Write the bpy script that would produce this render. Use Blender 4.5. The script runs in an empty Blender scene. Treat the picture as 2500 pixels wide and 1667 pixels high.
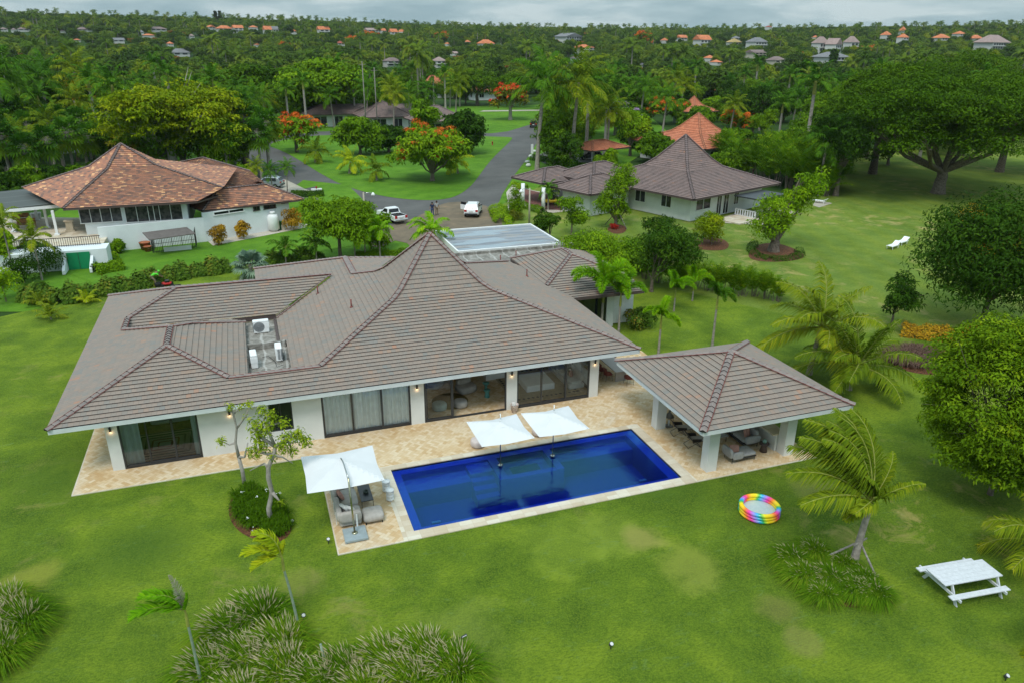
import bpy, bmesh, math, random
import numpy as np
from mathutils import Vector, Matrix
random.seed(7); RNG=np.random.default_rng(7)
scene=bpy.context.scene
COL=scene.collection
R=math.radians
# ------------------------------------------------------------------ camera
FPX=1812.7; PITCH=0.381624; ROLL=0.0081687; YAW=0.3431667; HC=20.0
def cam_basis():
    cp,sp=math.cos(PITCH),math.sin(PITCH)
    f=Vector((math.sin(YAW)*cp,math.cos(YAW)*cp,-sp))
    r=Vector((math.cos(YAW),-math.sin(YAW),0)); u=r.cross(f)
    cr,sr=math.cos(ROLL),math.sin(ROLL)
    return cr*r+sr*u, -sr*r+cr*u, f
CR,CU,CF=cam_basis()
cam_d=bpy.data.cameras.new('camera'); cam=bpy.data.objects.new('camera',cam_d); COL.objects.link(cam)
cam_d.sensor_width=36; cam_d.lens=FPX/2500*36; cam_d.clip_start=0.5; cam_d.clip_end=9000
M=Matrix.Identity(4)
for i,v in enumerate((CR,CU,-CF)):
    for k in range(3): M[k][i]=v[k]
M[2][3]=HC; cam.matrix_world=M; scene.camera=cam
# ------------------------------------------------------------------ light
SUN_EL,SUN_AZ=R(58),R(215)
w=bpy.data.worlds.new('World'); scene.world=w; w.use_nodes=True
nt=w.node_tree; N=nt.nodes; Lk=nt.links; N.clear()
def nd(nt,t,**k):
    n=nt.nodes.new(t)
    for a,b in k.items():
        if a in n.inputs.keys() if isinstance(a,str) else False: n.inputs[a].default_value=b
        else: setattr(n,a,b)
    return n
sky=nd(nt,'ShaderNodeTexSky',sky_type='NISHITA',sun_disc=False,sun_elevation=SUN_EL,sun_rotation=SUN_AZ,altitude=30,air_density=1.2,dust_density=1.5)
tc=nd(nt,'ShaderNodeTexCoord'); sep=nd(nt,'ShaderNodeSeparateXYZ'); Lk.new(tc.outputs['Generated'],sep.inputs[0])
# clouds: direction projected on a flat layer overhead
addz=nd(nt,'ShaderNodeMath',operation='ADD'); Lk.new(sep.outputs['Z'],addz.inputs[0]); addz.inputs[1].default_value=0.16
mx=nd(nt,'ShaderNodeMath',operation='MAXIMUM'); Lk.new(addz.outputs[0],mx.inputs[0]); mx.inputs[1].default_value=0.05
dv=nd(nt,'ShaderNodeVectorMath',operation='DIVIDE'); Lk.new(tc.outputs['Generated'],dv.inputs[0])
cb=nd(nt,'ShaderNodeCombineXYZ')
for i in range(3): Lk.new(mx.outputs[0],cb.inputs[i])
Lk.new(cb.outputs[0],dv.inputs[1])
n1=nd(nt,'ShaderNodeTexNoise'); n1.inputs['Scale'].default_value=1.5; n1.inputs['Detail'].default_value=9; n1.inputs['Roughness'].default_value=.56; n1.inputs['Distortion'].default_value=.25
Lk.new(dv.outputs[0],n1.inputs['Vector'])
rp=nd(nt,'ShaderNodeValToRGB'); Lk.new(n1.outputs['Fac'],rp.inputs[0])
e=rp.color_ramp.elements; e[0].position=.36; e[0].color=(.36,.53,.60,1); e[1].position=.62; e[1].color=(.68,.82,.86,1)
m=rp.color_ramp.elements.new(.5); m.color=(.48,.65,.71,1)
# overcast: brighter towards the zenith
mr=nd(nt,'ShaderNodeMapRange'); Lk.new(sep.outputs['Z'],mr.inputs[0]); mr.inputs[1].default_value=.03; mr.inputs[2].default_value=.9; mr.inputs[3].default_value=.95; mr.inputs[4].default_value=2.05
cm=nd(nt,'ShaderNodeVectorMath',operation='SCALE'); Lk.new(rp.outputs[0],cm.inputs[0]); Lk.new(mr.outputs[0],cm.inputs['Scale'])
bg1=nd(nt,'ShaderNodeBackground'); Lk.new(sky.outputs[0],bg1.inputs[0]); bg1.inputs[1].default_value=.06
bg2=nd(nt,'ShaderNodeBackground'); Lk.new(cm.outputs[0],bg2.inputs[0]); bg2.inputs[1].default_value=.90
mixs=nd(nt,'ShaderNodeMixShader'); mixs.inputs[0].default_value=.86
Lk.new(bg1.outputs[0],mixs.inputs[1]); Lk.new(bg2.outputs[0],mixs.inputs[2])
wo=nd(nt,'ShaderNodeOutputWorld'); Lk.new(mixs.outputs[0],wo.inputs[0])
sd=bpy.data.lights.new('sun','SUN'); sd.energy=2.1; sd.angle=R(20); sd.color=(1,.965,.91)
so=bpy.data.objects.new('sun',sd); COL.objects.link(so)
dirv=Vector((math.sin(SUN_AZ)*math.cos(SUN_EL),math.cos(SUN_AZ)*math.cos(SUN_EL),math.sin(SUN_EL)))
so.rotation_euler=dirv.to_track_quat('Z','Y').to_euler()
vs=scene.view_settings; vs.view_transform='Standard'; vs.look='None'; vs.exposure=0.06; vs.gamma=1; vs.use_curve_mapping=False
cy=scene.cycles; cy.max_bounces=7; cy.diffuse_bounces=4; cy.glossy_bounces=3; cy.transmission_bounces=4; cy.transparent_max_bounces=8; cy.volume_bounces=0
cy.caustics_reflective=False; cy.caustics_refractive=False; cy.sample_clamp_indirect=4
# ------------------------------------------------------------------ pixel helpers (photo pixels 2500 x 1667)
def ray(px,py): return CF+CR*((px-1250)/FPX)-CU*((py-833.5)/FPX)
def at(px,py,z=0.0):
    d=ray(px,py); t=(z-HC)/d.z; return Vector((d.x*t,d.y*t,z))
def proj(p):
    q=Vector(p)-Vector((0,0,HC)); w_=q.dot(CF); return 1250+FPX*q.dot(CR)/w_, 833.5-FPX*q.dot(CU)/w_
def depth(p): return (Vector(p)-Vector((0,0,HC))).dot(CF)
def top_z(b,py):
    lo,hi=b[2],b[2]+60
    for _ in range(40):
        m_=(lo+hi)/2
        if proj((b[0],b[1],m_))[1]>py: lo=m_
        else: hi=m_
    return lo
def ground_z(x,y):
    d=math.hypot(x,y)
    t=min(max((d-330)/950,0),1); az=math.atan2(x,max(y,1e-3)); A=47-9*min(max((az+.25)/.45,0),1)+2*min(max((az-.5)/.4,0),1); return A*t*t*(3-2*t)+ (0 if d<330 else 2.5*math.sin(x*.006+1)*t)
def on_ground(px,py):
    d=ray(px,py); t=10.0
    while t<2500:
        p=Vector((0,0,HC))+d*t
        if p.z<=ground_z(p.x,p.y): return Vector((p.x,p.y,ground_z(p.x,p.y)))
        t*=1.01
    return None
def at_dist(px,py,dist):
    d=ray(px,py); return Vector((0,0,HC))+d*dist
# ------------------------------------------------------------------ materials
MAT={}
def rgb(h):
    if isinstance(h,str):
        h=h.lstrip('#'); c=[int(h[i:i+2],16)/255 for i in (0,2,4)]
        return tuple(((v/12.92) if v<=.04045 else ((v+.055)/1.055)**2.4) for v in c)
    return tuple(h)
def mat(name,c,rough=.7,var=.12,scale=3.0,metal=0,bump=0,bscale=None,c2=None,coord='Object',detail=4,emit=0,spec=.3,trans=0,objrand=0):
    if name in MAT: return MAT[name]
    m=bpy.data.materials.new(name); m.use_nodes=True; t=m.node_tree; b=t.nodes['Principled BSDF']
    c=rgb(c); c2=rgb(c2) if c2 else tuple(max(0,v*(1-var*1.6)) for v in c); c1=c if c2 and var==0 else tuple(min(1,v*(1+var*.6)) for v in c)
    tc=t.nodes.new('ShaderNodeTexCoord'); n=t.nodes.new('ShaderNodeTexNoise'); n.inputs['Scale'].default_value=scale; n.inputs['Detail'].default_value=detail
    t.links.new(tc.outputs[coord],n.inputs['Vector'])
    rp=t.nodes.new('ShaderNodeValToRGB'); rp.color_ramp.elements[0].position=.3; rp.color_ramp.elements[1].position=.7
    rp.color_ramp.elements[0].color=(*c2,1); rp.color_ramp.elements[1].color=(*c1,1)
    t.links.new(n.outputs['Fac'],rp.inputs[0])
    out=rp.outputs[0]
    t.links.new(out,b.inputs['Base Color'])
    b.inputs['Roughness'].default_value=rough; b.inputs['Metallic'].default_value=metal; b.inputs['Specular IOR Level'].default_value=spec
    if emit: b.inputs['Emission Color'].default_value=(*c,1); b.inputs['Emission Strength'].default_value=emit
    if bump:
        n2=t.nodes.new('ShaderNodeTexNoise'); n2.inputs['Scale'].default_value=bscale or scale*6; n2.inputs['Detail'].default_value=3
        t.links.new(tc.outputs[coord],n2.inputs['Vector'])
        bp=t.nodes.new('ShaderNodeBump'); bp.inputs['Strength'].default_value=bump; bp.inputs['Distance'].default_value=.02
        t.links.new(n2.outputs['Fac'],bp.inputs['Height']); t.links.new(bp.outputs[0],b.inputs['Normal'])
    MAT[name]=m; return m
def mnode(m): return m.node_tree
class G:
    """small node-graph builder"""
    def __init__(s,name):
        s.m=bpy.data.materials.new(name); s.m.use_nodes=True; s.t=s.m.node_tree; s.b=s.t.nodes['Principled BSDF']; s.o=s.t.nodes['Material Output']; MAT[name]=s.m
    def n(s,ty,**k):
        x=s.t.nodes.new(ty)
        for a,v in k.items(): setattr(x,a,v)
        return x
    def l(s,a,b): s.t.links.new(a,b)
    def noise(s,vec,scale,detail=4,rough=.5,dist=0):
        x=s.n('ShaderNodeTexNoise'); x.inputs['Scale'].default_value=scale; x.inputs['Detail'].default_value=detail; x.inputs['Roughness'].default_value=rough; x.inputs['Distortion'].default_value=dist
        if vec: s.l(vec,x.inputs['Vector'])
        return x.outputs['Fac']
    def ramp(s,fac,stops,interp='LINEAR'):
        x=s.n('ShaderNodeValToRGB'); cr=x.color_ramp; cr.interpolation=interp
        while len(cr.elements)<len(stops): cr.elements.new(.5)
        for e,(p,c) in zip(cr.elements,stops):
            e.position=p; c=rgb(c) if not isinstance(c,(int,float)) else (c,c,c); e.color=(*c[:3],1)
        s.l(fac,x.inputs[0]); return x.outputs[0]
    def mix(s,fac,a,b,blend='MIX'):
        x=s.n('ShaderNodeMix',data_type='RGBA',blend_type=blend)
        for i,v in ((0,fac),(6,a),(7,b)):
            if isinstance(v,bpy.types.NodeSocket): s.l(v,x.inputs[i])
            elif isinstance(v,(int,float)): x.inputs[i].default_value=v if i==0 else (v,v,v,1)
            else: x.inputs[i].default_value=(*rgb(v)[:3],1)
        return x.outputs[2]
    def math(s,op,a,b=None,c=None):
        x=s.n('ShaderNodeMath',operation=op)
        for i,v in enumerate((a,b,c)):
            if v is None: continue
            if isinstance(v,bpy.types.NodeSocket): s.l(v,x.inputs[i])
            else: x.inputs[i].default_value=v
        return x.outputs[0]
    def bump(s,h,strength,dist=.02):
        x=s.n('ShaderNodeBump'); x.inputs['Strength'].default_value=strength; x.inputs['Distance'].default_value=dist
        s.l(h,x.inputs['Height']); s.l(x.outputs[0],s.b.inputs['Normal'])
    def fin(s,col,rough=.8,spec=.3,metal=0):
        if isinstance(col,bpy.types.NodeSocket): s.l(col,s.b.inputs['Base Color'])
        else: s.b.inputs['Base Color'].default_value=(*rgb(col),1)
        if isinstance(rough,bpy.types.NodeSocket): s.l(rough,s.b.inputs['Roughness'])
        else: s.b.inputs['Roughness'].default_value=rough
        s.b.inputs['Specular IOR Level'].default_value=spec; s.b.inputs['Metallic'].default_value=metal
        return s.m
# grass
def grass_mat(name,dark,mid,light,dry,dryamt,stripe=0,blobs=()):
    g=G(name); tc=g.n('ShaderNodeTexCoord').outputs['Object']
    big=g.noise(tc,.055,5,.55,.4); med=g.noise(tc,.42,6,.62,.3)
    mp=g.n('ShaderNodeMapping'); mp.inputs['Scale'].default_value=(1,2.6,1); mp.inputs['Rotation'].default_value=(0,0,.5); g.l(tc,mp.inputs[0])
    fine=g.noise(mp.outputs[0],5.0,7,.78); vfine=g.noise(tc,16,4,.75)
    f=g.math('ADD',g.math('MULTIPLY',big,.45),g.math('MULTIPLY',med,.55))
    col=g.ramp(f,[(.40,dark),(.49,mid),(.58,light)])
    col=g.mix(g.ramp(fine,[(.38,0.0),(.60,1.0)]),g.mix(.72,col,tuple(v*.8 for v in dark)),col)
    col=g.mix(g.math('MULTIPLY',g.ramp(vfine,[(.44,0.0),(.60,1.0)]),.5),col,light)
    dr=g.noise(tc,.5,7,.68,.6); dr2=g.noise(tc,.075,3,.5)
    df=g.math('MULTIPLY',g.ramp(dr,[(.60-dryamt*.1,0.0),(.74-dryamt*.1,1.0)]),g.ramp(dr2,[(.46,0.0),(.62,1.0)]))
    col=g.mix(g.math('MULTIPLY',df,.8),col,dry)
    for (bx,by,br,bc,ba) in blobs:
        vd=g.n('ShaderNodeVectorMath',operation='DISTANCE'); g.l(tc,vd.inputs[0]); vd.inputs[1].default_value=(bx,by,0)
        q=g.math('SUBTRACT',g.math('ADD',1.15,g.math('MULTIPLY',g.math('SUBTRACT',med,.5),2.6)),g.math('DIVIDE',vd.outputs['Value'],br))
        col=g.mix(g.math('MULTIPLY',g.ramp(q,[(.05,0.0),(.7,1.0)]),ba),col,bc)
    # pale mowing wisps
    ws=g.noise(mp.outputs[0],1.1,8,.75,1.2); wf=g.math('MULTIPLY',g.ramp(ws,[(.57,0.0),(.72,1.0)]),.42)
    col=g.mix(wf,col,(.16,.26,.10))
    if stripe:
        wv=g.n('ShaderNodeTexWave',wave_type='BANDS',bands_direction='X'); wv.inputs['Scale'].default_value=stripe; wv.inputs['Distortion'].default_value=3; wv.inputs['Detail'].default_value=2
        m2=g.n('ShaderNodeMapping'); m2.inputs['Rotation'].default_value=(0,0,.35); g.l(tc,m2.inputs[0]); g.l(m2.outputs[0],wv.inputs['Vector'])
        col=g.mix(g.math('MULTIPLY',wv.outputs['Fac'],.16),col,(.13,.24,.07))
    g.bump(g.math('ADD',fine,g.math('MULTIPLY',vfine,.8)),.9,.06)
    return g.fin(col,.9,.15)
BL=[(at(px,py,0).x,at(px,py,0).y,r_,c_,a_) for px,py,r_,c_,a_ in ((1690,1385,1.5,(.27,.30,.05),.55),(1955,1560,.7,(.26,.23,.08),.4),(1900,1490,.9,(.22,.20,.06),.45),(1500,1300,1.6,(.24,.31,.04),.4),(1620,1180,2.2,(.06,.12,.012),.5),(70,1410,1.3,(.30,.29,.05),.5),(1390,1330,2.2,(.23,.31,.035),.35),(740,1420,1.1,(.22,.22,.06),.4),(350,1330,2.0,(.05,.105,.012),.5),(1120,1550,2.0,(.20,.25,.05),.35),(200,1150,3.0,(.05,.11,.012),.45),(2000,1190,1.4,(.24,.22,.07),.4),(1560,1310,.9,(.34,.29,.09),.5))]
grass_mat('lawn_grass',(.054,.108,.008),(.108,.182,.012),(.205,.285,.018),(.34,.29,.09),.62,blobs=BL)
grass_mat('dry_lawn_grass',(.085,.145,.014),(.140,.210,.022),(.215,.275,.035),(.40,.32,.12),.9,stripe=.12)
grass_mat('verge_grass',(.055,.150,.008),(.090,.220,.012),(.140,.290,.018),(.11,.16,.03),.15)
# roof tile: uses uv in metres
def tile_mat(name,cols,w=.24,h=.31,patch=1.2,mortar=(.03,.022,.02),contrast=1.0):
    g=G(name); uv=g.n('ShaderNodeUVMap').outputs[0]; sp=g.n('ShaderNodeSeparateXYZ'); g.l(uv,sp.inputs[0])
    row=g.math('FLOOR',g.math('DIVIDE',sp.outputs[1],h))
    off=g.math('MULTIPLY',g.math('MODULO',row,2.0),.5)
    uu=g.math('ADD',g.math('DIVIDE',sp.outputs[0],w),off)
    cu=g.math('FLOOR',uu)
    cb=g.n('ShaderNodeCombineXYZ'); g.l(cu,cb.inputs[0]); g.l(row,cb.inputs[1])
    wn=g.n('ShaderNodeTexWhiteNoise',noise_dimensions='2D'); g.l(cb.outputs[0],wn.inputs['Vector'])
    pn=g.noise(cb.outputs[0],.16*patch,3,.6)
    v=g.math('ADD',g.math('MULTIPLY',wn.outputs['Value'],.42*contrast),g.math('MULTIPLY',g.ramp(pn,[(.33,0.0),(.67,1.0)]),1-.42*contrast))
    col=g.ramp(v,cols)
    obj=g.n('ShaderNodeTexCoord').outputs['Object']
    dirt=g.noise(obj,2.2,6,.65); col=g.mix(g.math('MULTIPLY',g.ramp(dirt,[(.35,0.0),(.7,1.0)]),.22),col,(.14,.12,.115))
    fr=g.math('FRACT',uu); ed=g.math('LESS_THAN',g.math('ABSOLUTE',g.math('SUBTRACT',fr,.5)),.47)
    col=g.mix(g.math('MULTIPLY',g.math('SUBTRACT',1.0,ed),.32),col,mortar)
    return g.fin(col,.72,.25)
tile_mat('slate_roof_tile',[(0.06,(.215,.210,.195)),(.3,(.252,.215,.184)),(.5,(.288,.224,.184)),(.66,(.248,.210,.180)),(.84,(.315,.222,.168)),(.98,(.39,.205,.135))])
tile_mat('terracotta_mix_tile',contrast=1.9,cols=[(0.10,(.17,.10,.085)),(.3,(.30,.15,.10)),(.50,(.38,.17,.105)),(.66,(.48,.20,.11)),(.78,(.34,.15,.10)),(.90,(.80,.42,.20))],w=.36,h=.31,patch=1.5)
tile_mat('brown_roof_tile',[(0.08,(.13,.095,.090)),(.35,(.19,.135,.125)),(.6,(.235,.165,.15)),(.82,(.21,.14,.125)),(.97,(.40,.20,.125))],w=.3,h=.31)
tile_mat('orange_roof_tile',[(0.08,(.40,.115,.055)),(.4,(.50,.15,.07)),(.7,(.58,.19,.095)),(.95,(.63,.24,.13))],w=.3,h=.31)
def two(name,base,cap): pass
mat('tile_riser',(.035,.026,.026),.9,.2)  # near-black colour paints in the shade of the gap under each course
mat('ridge_mortar',(.23,.075,.065),.8,.2,4)
g=G('ridge_tile'); g.fin(g.ramp(g.noise(g.n('ShaderNodeTexCoord').outputs['Object'],2.6,3),[(.35,(.20,.175,.165)),(.65,(.28,.225,.205))]),.75)
mat('white_render',(.66,.675,.66),.85,.05,1.2,bump=.15,bscale=40)
mat('bluewhite_render',(.72,.765,.78),.85,.05,1.0,bump=.15,bscale=40)
mat('fascia_paint',(.62,.66,.67),.6,.06,1.5)
mat('white_paint',(.80,.81,.81),.5,.04,2)
mat('fascia_dark',(.09,.065,.06),.6,.1,2)
mat('dark_frame',(.030,.033,.038),.35,.1,3,spec=.5)
mat('black_metal',(.018,.017,.018),.4,.1,5,spec=.5)
mat('steel',(.45,.47,.46),.25,.1,3,metal=.9)
mat('soffit',(.5,.5,.48),.8,.05)
mat('interior_wall',(.80,.79,.76),.9,.05)
mat('dark_interior',(.05,.05,.05),.9,.2)
def glass_mat(name,tint,refl=.10,alpha=.88):
    g=G(name); t=g.t
    tr=g.n('ShaderNodeBsdfTransparent'); tr.inputs[0].default_value=(*tint,1)
    gl=g.n('ShaderNodeBsdfGlossy'); gl.inputs['Roughness'].default_value=.03; gl.inputs[0].default_value=(.9,.95,1,1)
    fr=g.n('ShaderNodeFresnel'); fr.inputs[0].default_value=1.5
    fac=g.math('ADD',g.math('MULTIPLY',fr.outputs[0],.9),refl)
    mx=g.n('ShaderNodeMixShader'); g.l(fac,mx.inputs[0]); g.l(tr.outputs[0],mx.inputs[1]); g.l(gl.outputs[0],mx.inputs[2])
    g.l(mx.outputs[0],g.o.inputs[0]); t.nodes.remove(g.b); return g.m
glass_mat('door_glass',(.97,.99,.98),.01)
glass_mat('tinted_glass',(.50,.56,.56),.03)
mat('dark_glass',(.012,.016,.02),.08,.1,2,spec=.6)
# travertine: herringbone-like laid pavers
def paver(name,a,b,c,coping=False):
    g=G(name); tc=g.n('ShaderNodeTexCoord').outputs['Object']
    rot=g.n('ShaderNodeMapping'); rot.inputs['Rotation'].default_value=(0,0,R(45)); g.l(tc,rot.inputs[0])
    sp=g.n('ShaderNodeSeparateXYZ'); g.l(rot.outputs[0],sp.inputs[0])
    if coping:
        sp2=g.n('ShaderNodeSeparateXYZ'); g.l(tc,sp2.inputs[0])
        cx=g.math('FLOOR',g.math('DIVIDE',sp2.outputs[0],.6)); cyy=g.math('FLOOR',g.math('DIVIDE',sp2.outputs[1],.4))
        cb=g.n('ShaderNodeCombineXYZ'); g.l(cx,cb.inputs[0]); g.l(cyy,cb.inputs[1])
        fx=g.math('FRACT',g.math('DIVIDE',sp2.outputs[0],.6)); fy=g.math('FRACT',g.math('DIVIDE',sp2.outputs[1],.4))
        line=g.math('MAXIMUM',g.math('GREATER_THAN',g.math('ABSOLUTE',g.math('SUBTRACT',fx,.5)),.485),g.math('GREATER_THAN',g.math('ABSOLUTE',g.math('SUBTRACT',fy,.5)),.48))
    else:
        # true herringbone of 1:2 bricks, brick width s
        s=.165
        X=g.math('DIVIDE',sp.outputs[0],s); Y=g.math('DIVIDE',sp.outputs[1],s)
        ix=g.math('FLOOR',X); iy=g.math('FLOOR',Y)
        k=g.math('FLOORED_MODULO',g.math('SUBTRACT',ix,iy),4.0)   # 0,1 horizontal pair ; 2,3 vertical pair
        hor=g.math('LESS_THAN',k,1.5)
        k1=g.math('MULTIPLY',g.math('COMPARE',k,1.0,.1),1.0)
        k3=g.math('MULTIPLY',g.math('COMPARE',k,2.0,.1),1.0)
        bx=g.math('SUBTRACT',ix,k1); by=g.math('SUBTRACT',iy,k3)
        cb=g.n('ShaderNodeCombineXYZ'); g.l(bx,cb.inputs[0]); g.l(by,cb.inputs[1]); g.l(hor,cb.inputs[2])
        # local coordinates inside the brick
        lx=g.math('SUBTRACT',X,bx); ly=g.math('SUBTRACT',Y,by)
        wx=g.math('ADD',1.0,hor); wy=g.math('SUBTRACT',2.0,hor)
        def edge(v,wv):
            a_=g.math('LESS_THAN',v,.06); b_=g.math('GREATER_THAN',v,g.math('SUBTRACT',wv,.06)); return g.math('MAXIMUM',a_,b_)
        line=g.math('MAXIMUM',edge(lx,wx),edge(ly,wy))
    wn=g.n('ShaderNodeTexWhiteNoise',noise_dimensions='3D'); g.l(cb.outputs[0],wn.inputs['Vector'])
    big=g.noise(tc,.35,6,.6,.5); 
    v=g.math('ADD',g.math('MULTIPLY',wn.outputs['Value'],.42),g.math('MULTIPLY',big,.78))
    col=g.ramp(v,[(.32,c),(.55,a),(.80,b)])
    st=g.noise(tc,5,5,.65); col=g.mix(g.math('MULTIPLY',g.ramp(st,[(.45,0.0),(.75,1.0)]),.35),col,c)
    wash=g.noise(tc,.22,6,.7,1.0); col=g.mix(g.math('MULTIPLY',g.ramp(wash,[(.52,0.0),(.66,1.0)]),.45),col,(.60,.55,.47))
    col=g.mix(g.math('MULTIPLY',line,.30),col,(.36,.25,.13))
    return g.fin(col,.85,.2)
paver('travertine_paver',(.60,.445,.265),(.68,.555,.385),(.51,.335,.165))
paver('coping_stone',(.58,.50,.385),(.66,.61,.50),(.50,.41,.29),True)
# asphalt
g=G('asphalt'); tc=g.n('ShaderNodeTexCoord').outputs['Object']
col=g.ramp(g.noise(tc,.18,6,.6,.4),[(.3,(.075,.074,.072)),(.7,(.125,.122,.116))])
col=g.mix(g.math('MULTIPLY',g.ramp(g.noise(tc,9,4),[(.4,0.0),(.7,1.0)]),.4),col,(.15,.147,.14))
mp=g.n('ShaderNodeMapping'); mp.inputs['Scale'].default_value=(.25,3,1); mp.inputs['Rotation'].default_value=(0,0,R(-66)); g.l(tc,mp.inputs[0])
col=g.mix(g.math('MULTIPLY',g.ramp(g.noise(mp.outputs[0],.5,5),[(.5,0.0),(.7,1.0)]),.3),col,(.06,.058,.056))
g.fin(col,.85,.25)
g=G('dirt'); tc=g.n('ShaderNodeTexCoord').outputs['Object']
g.fin(g.ramp(g.noise(tc,1.1,7,.7),[(.3,(.16,.085,.045)),(.7,(.30,.19,.115))]),.95,.1)
g=G('dusty_road'); tc=g.n('ShaderNodeTexCoord').outputs['Object']
col=g.ramp(g.noise(tc,.5,7,.7,.6),[(.3,(.125,.105,.080)),(.55,(.19,.150,.105)),(.7,(.27,.19,.12))]); g.fin(col,.95,.1)
mat('mulch',(.15,.062,.028),.95,.5,9,bump=.5)
mat('concrete_drive',(.42,.38,.31),.9,.12,1.5)
mat('pale_gravel',(.55,.50,.42),.95,.25,12,bump=.4)
mat('red_paver',(.20,.085,.07),.9,.25,6)
g=G('felt_roof'); tc=g.n('ShaderNodeTexCoord').outputs['Object']
mp=g.n('ShaderNodeMapping'); mp.inputs['Scale'].default_value=(1,1,1); g.l(tc,mp.inputs[0])
sp=g.n('ShaderNodeSeparateXYZ'); g.l(tc,sp.inputs[0])
fy=g.math('FRACT',sp.outputs[1]); ln=g.math('LESS_THAN',g.math('ADD',fy,g.math('MULTIPLY',g.noise(tc,2.5,4),.12)),.14)
row=g.math('FLOOR',sp.outputs[1]); wn=g.n('ShaderNodeTexWhiteNoise',noise_dimensions='1D'); g.l(row,wn.inputs['W'])
col=g.mix(g.math('MULTIPLY',wn.outputs['Value'],.6),(.26,.29,.33),(.17,.185,.205))
m2=g.n('ShaderNodeMapping'); m2.inputs['Scale'].default_value=(.6,2.5,1); g.l(tc,m2.inputs[0])
col=g.mix(g.ramp(g.noise(m2.outputs[0],.9,6,.65),[(.5,0.0),(.62,1.0)]),col,(.33,.31,.29))
col=g.mix(g.math('MULTIPLY',ln,.8),col,(.025,.028,.035))
pud=g.ramp(g.noise(m2.outputs[0],.28,2,.4),[(.53,0.0),(.56,1.0)])
col=g.mix(g.math('MULTIPLY',pud,.7),col,(.30,.37,.42))
g.fin(col,g.math('SUBTRACT',.75,g.math('MULTIPLY',pud,.55)),.4)
g=G('worn_concrete'); tc=g.n('ShaderNodeTexCoord').outputs['Object']
sp=g.n('ShaderNodeSeparateXYZ'); g.l(tc,sp.inputs[0])
fx=g.math('LESS_THAN',g.math('FRACT',g.math('DIVIDE',g.math('ADD',sp.outputs[0],g.math('MULTIPLY',g.noise(tc,.9,4),.5)),1.2)),.10)
col=g.ramp(g.noise(tc,1.6,7,.72,.6),[(.3,(.10,.095,.085)),(.5,(.23,.215,.19)),(.7,(.42,.40,.37))])
col=g.mix(g.math('MULTIPLY',fx,.45),col,(.55,.54,.51)); g.fin(col,.9,.2)
# fabrics and small things
mat('umbrella_canvas',(.66,.67,.68),.8,.02,2)
mat('grey_fabric',(.42,.395,.365),.95,.1,6,bump=.3,bscale=90)
mat('light_fabric',(.58,.50,.47),.95,.08,6,bump=.3,bscale=60)
mat('white_fabric',(.66,.66,.64),.95,.06,6)
mat('pink_fabric',(.45,.24,.20),.95,.1,8)
mat('curtain_fabric',(.90,.96,.97),.95,.05,3)
mat('teal',(.13,.36,.34),.5,.1,3); mat('navy_fabric',(.012,.028,.07),.8,.1)
mat('leather_red',(.165,.042,.035),.55,.2,6); mat('table_taupe',(.36,.33,.31),.6,.06,3)
mat('wood',(.30,.15,.05),.55,.3,5); mat('olive_rug',(.16,.12,.03),.95,.1)
mat('rug_cream',(.42,.34,.22),.95,.1,5); mat('rug_dark',(.06,.055,.06),.95,.1)
mat('rug_green',(.02,.12,.10),.95,.1); mat('rug_red',(.28,.05,.05),.95,.1); mat('rug_grey',(.13,.14,.16),.95,.1); mat('rug_white',(.55,.52,.44),.95,.1)
mat('slate_stone',(.30,.36,.38),.7,.1,3,bump=.2)
mat('picnic_paint',(.62,.64,.67),.6,.08,8); mat('lamp_glow',(1,.62,.3),.5,0,emit=6)
mat('bark',(.20,.16,.125),.95,.35,5,bump=.6,bscale=14); mat('palm_bark',(.33,.29,.25),.95,.25,6,bump=.5,bscale=12)
mat('pale_bark',(.36,.33,.29),.95,.2,5,bump=.4,bscale=14); mat('smooth_green_bark',(.26,.33,.24),.7,.2,5)
mat('timber_prop',(.27,.25,.22),.9,.3,8); mat('rubber',(.015,.015,.015),.8,.1); mat('car_white',(.78,.79,.80),.25,.02,2,spec=.6)
mat('car_silver',(.36,.40,.44),.25,.03,2,spec=.7,metal=.4); mat('car_black',(.012,.013,.016),.2,.03,2,spec=.7); mat('car_olive',(.05,.055,.04),.5,.1)
mat('tail_red',(.45,.02,.02),.3,.05); mat('cart_yellow',(.60,.42,.02),.4,.1); mat('hydrant_red',(.35,.03,.02),.5,.1); mat('green_door',(.01,.24,.10),.45,.08,2)
mat('skin',(.20,.105,.065),.6,.1,5); mat('shirt_green',(.10,.62,.04),.8,.05); mat('shirt_navy',(.02,.03,.07),.8,.05); mat('shirt_grey',(.38,.38,.37),.8,.05); mat('jeans',(.04,.07,.16),.8,.1); mat('khaki',(.25,.19,.12),.8,.1); mat('hair_black',(.012,.01,.01),.8,.1)
mat('terracotta',(.38,.13,.06),.85,.15); mat('thatch',(.42,.31,.13),.95,.25,3)
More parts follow.
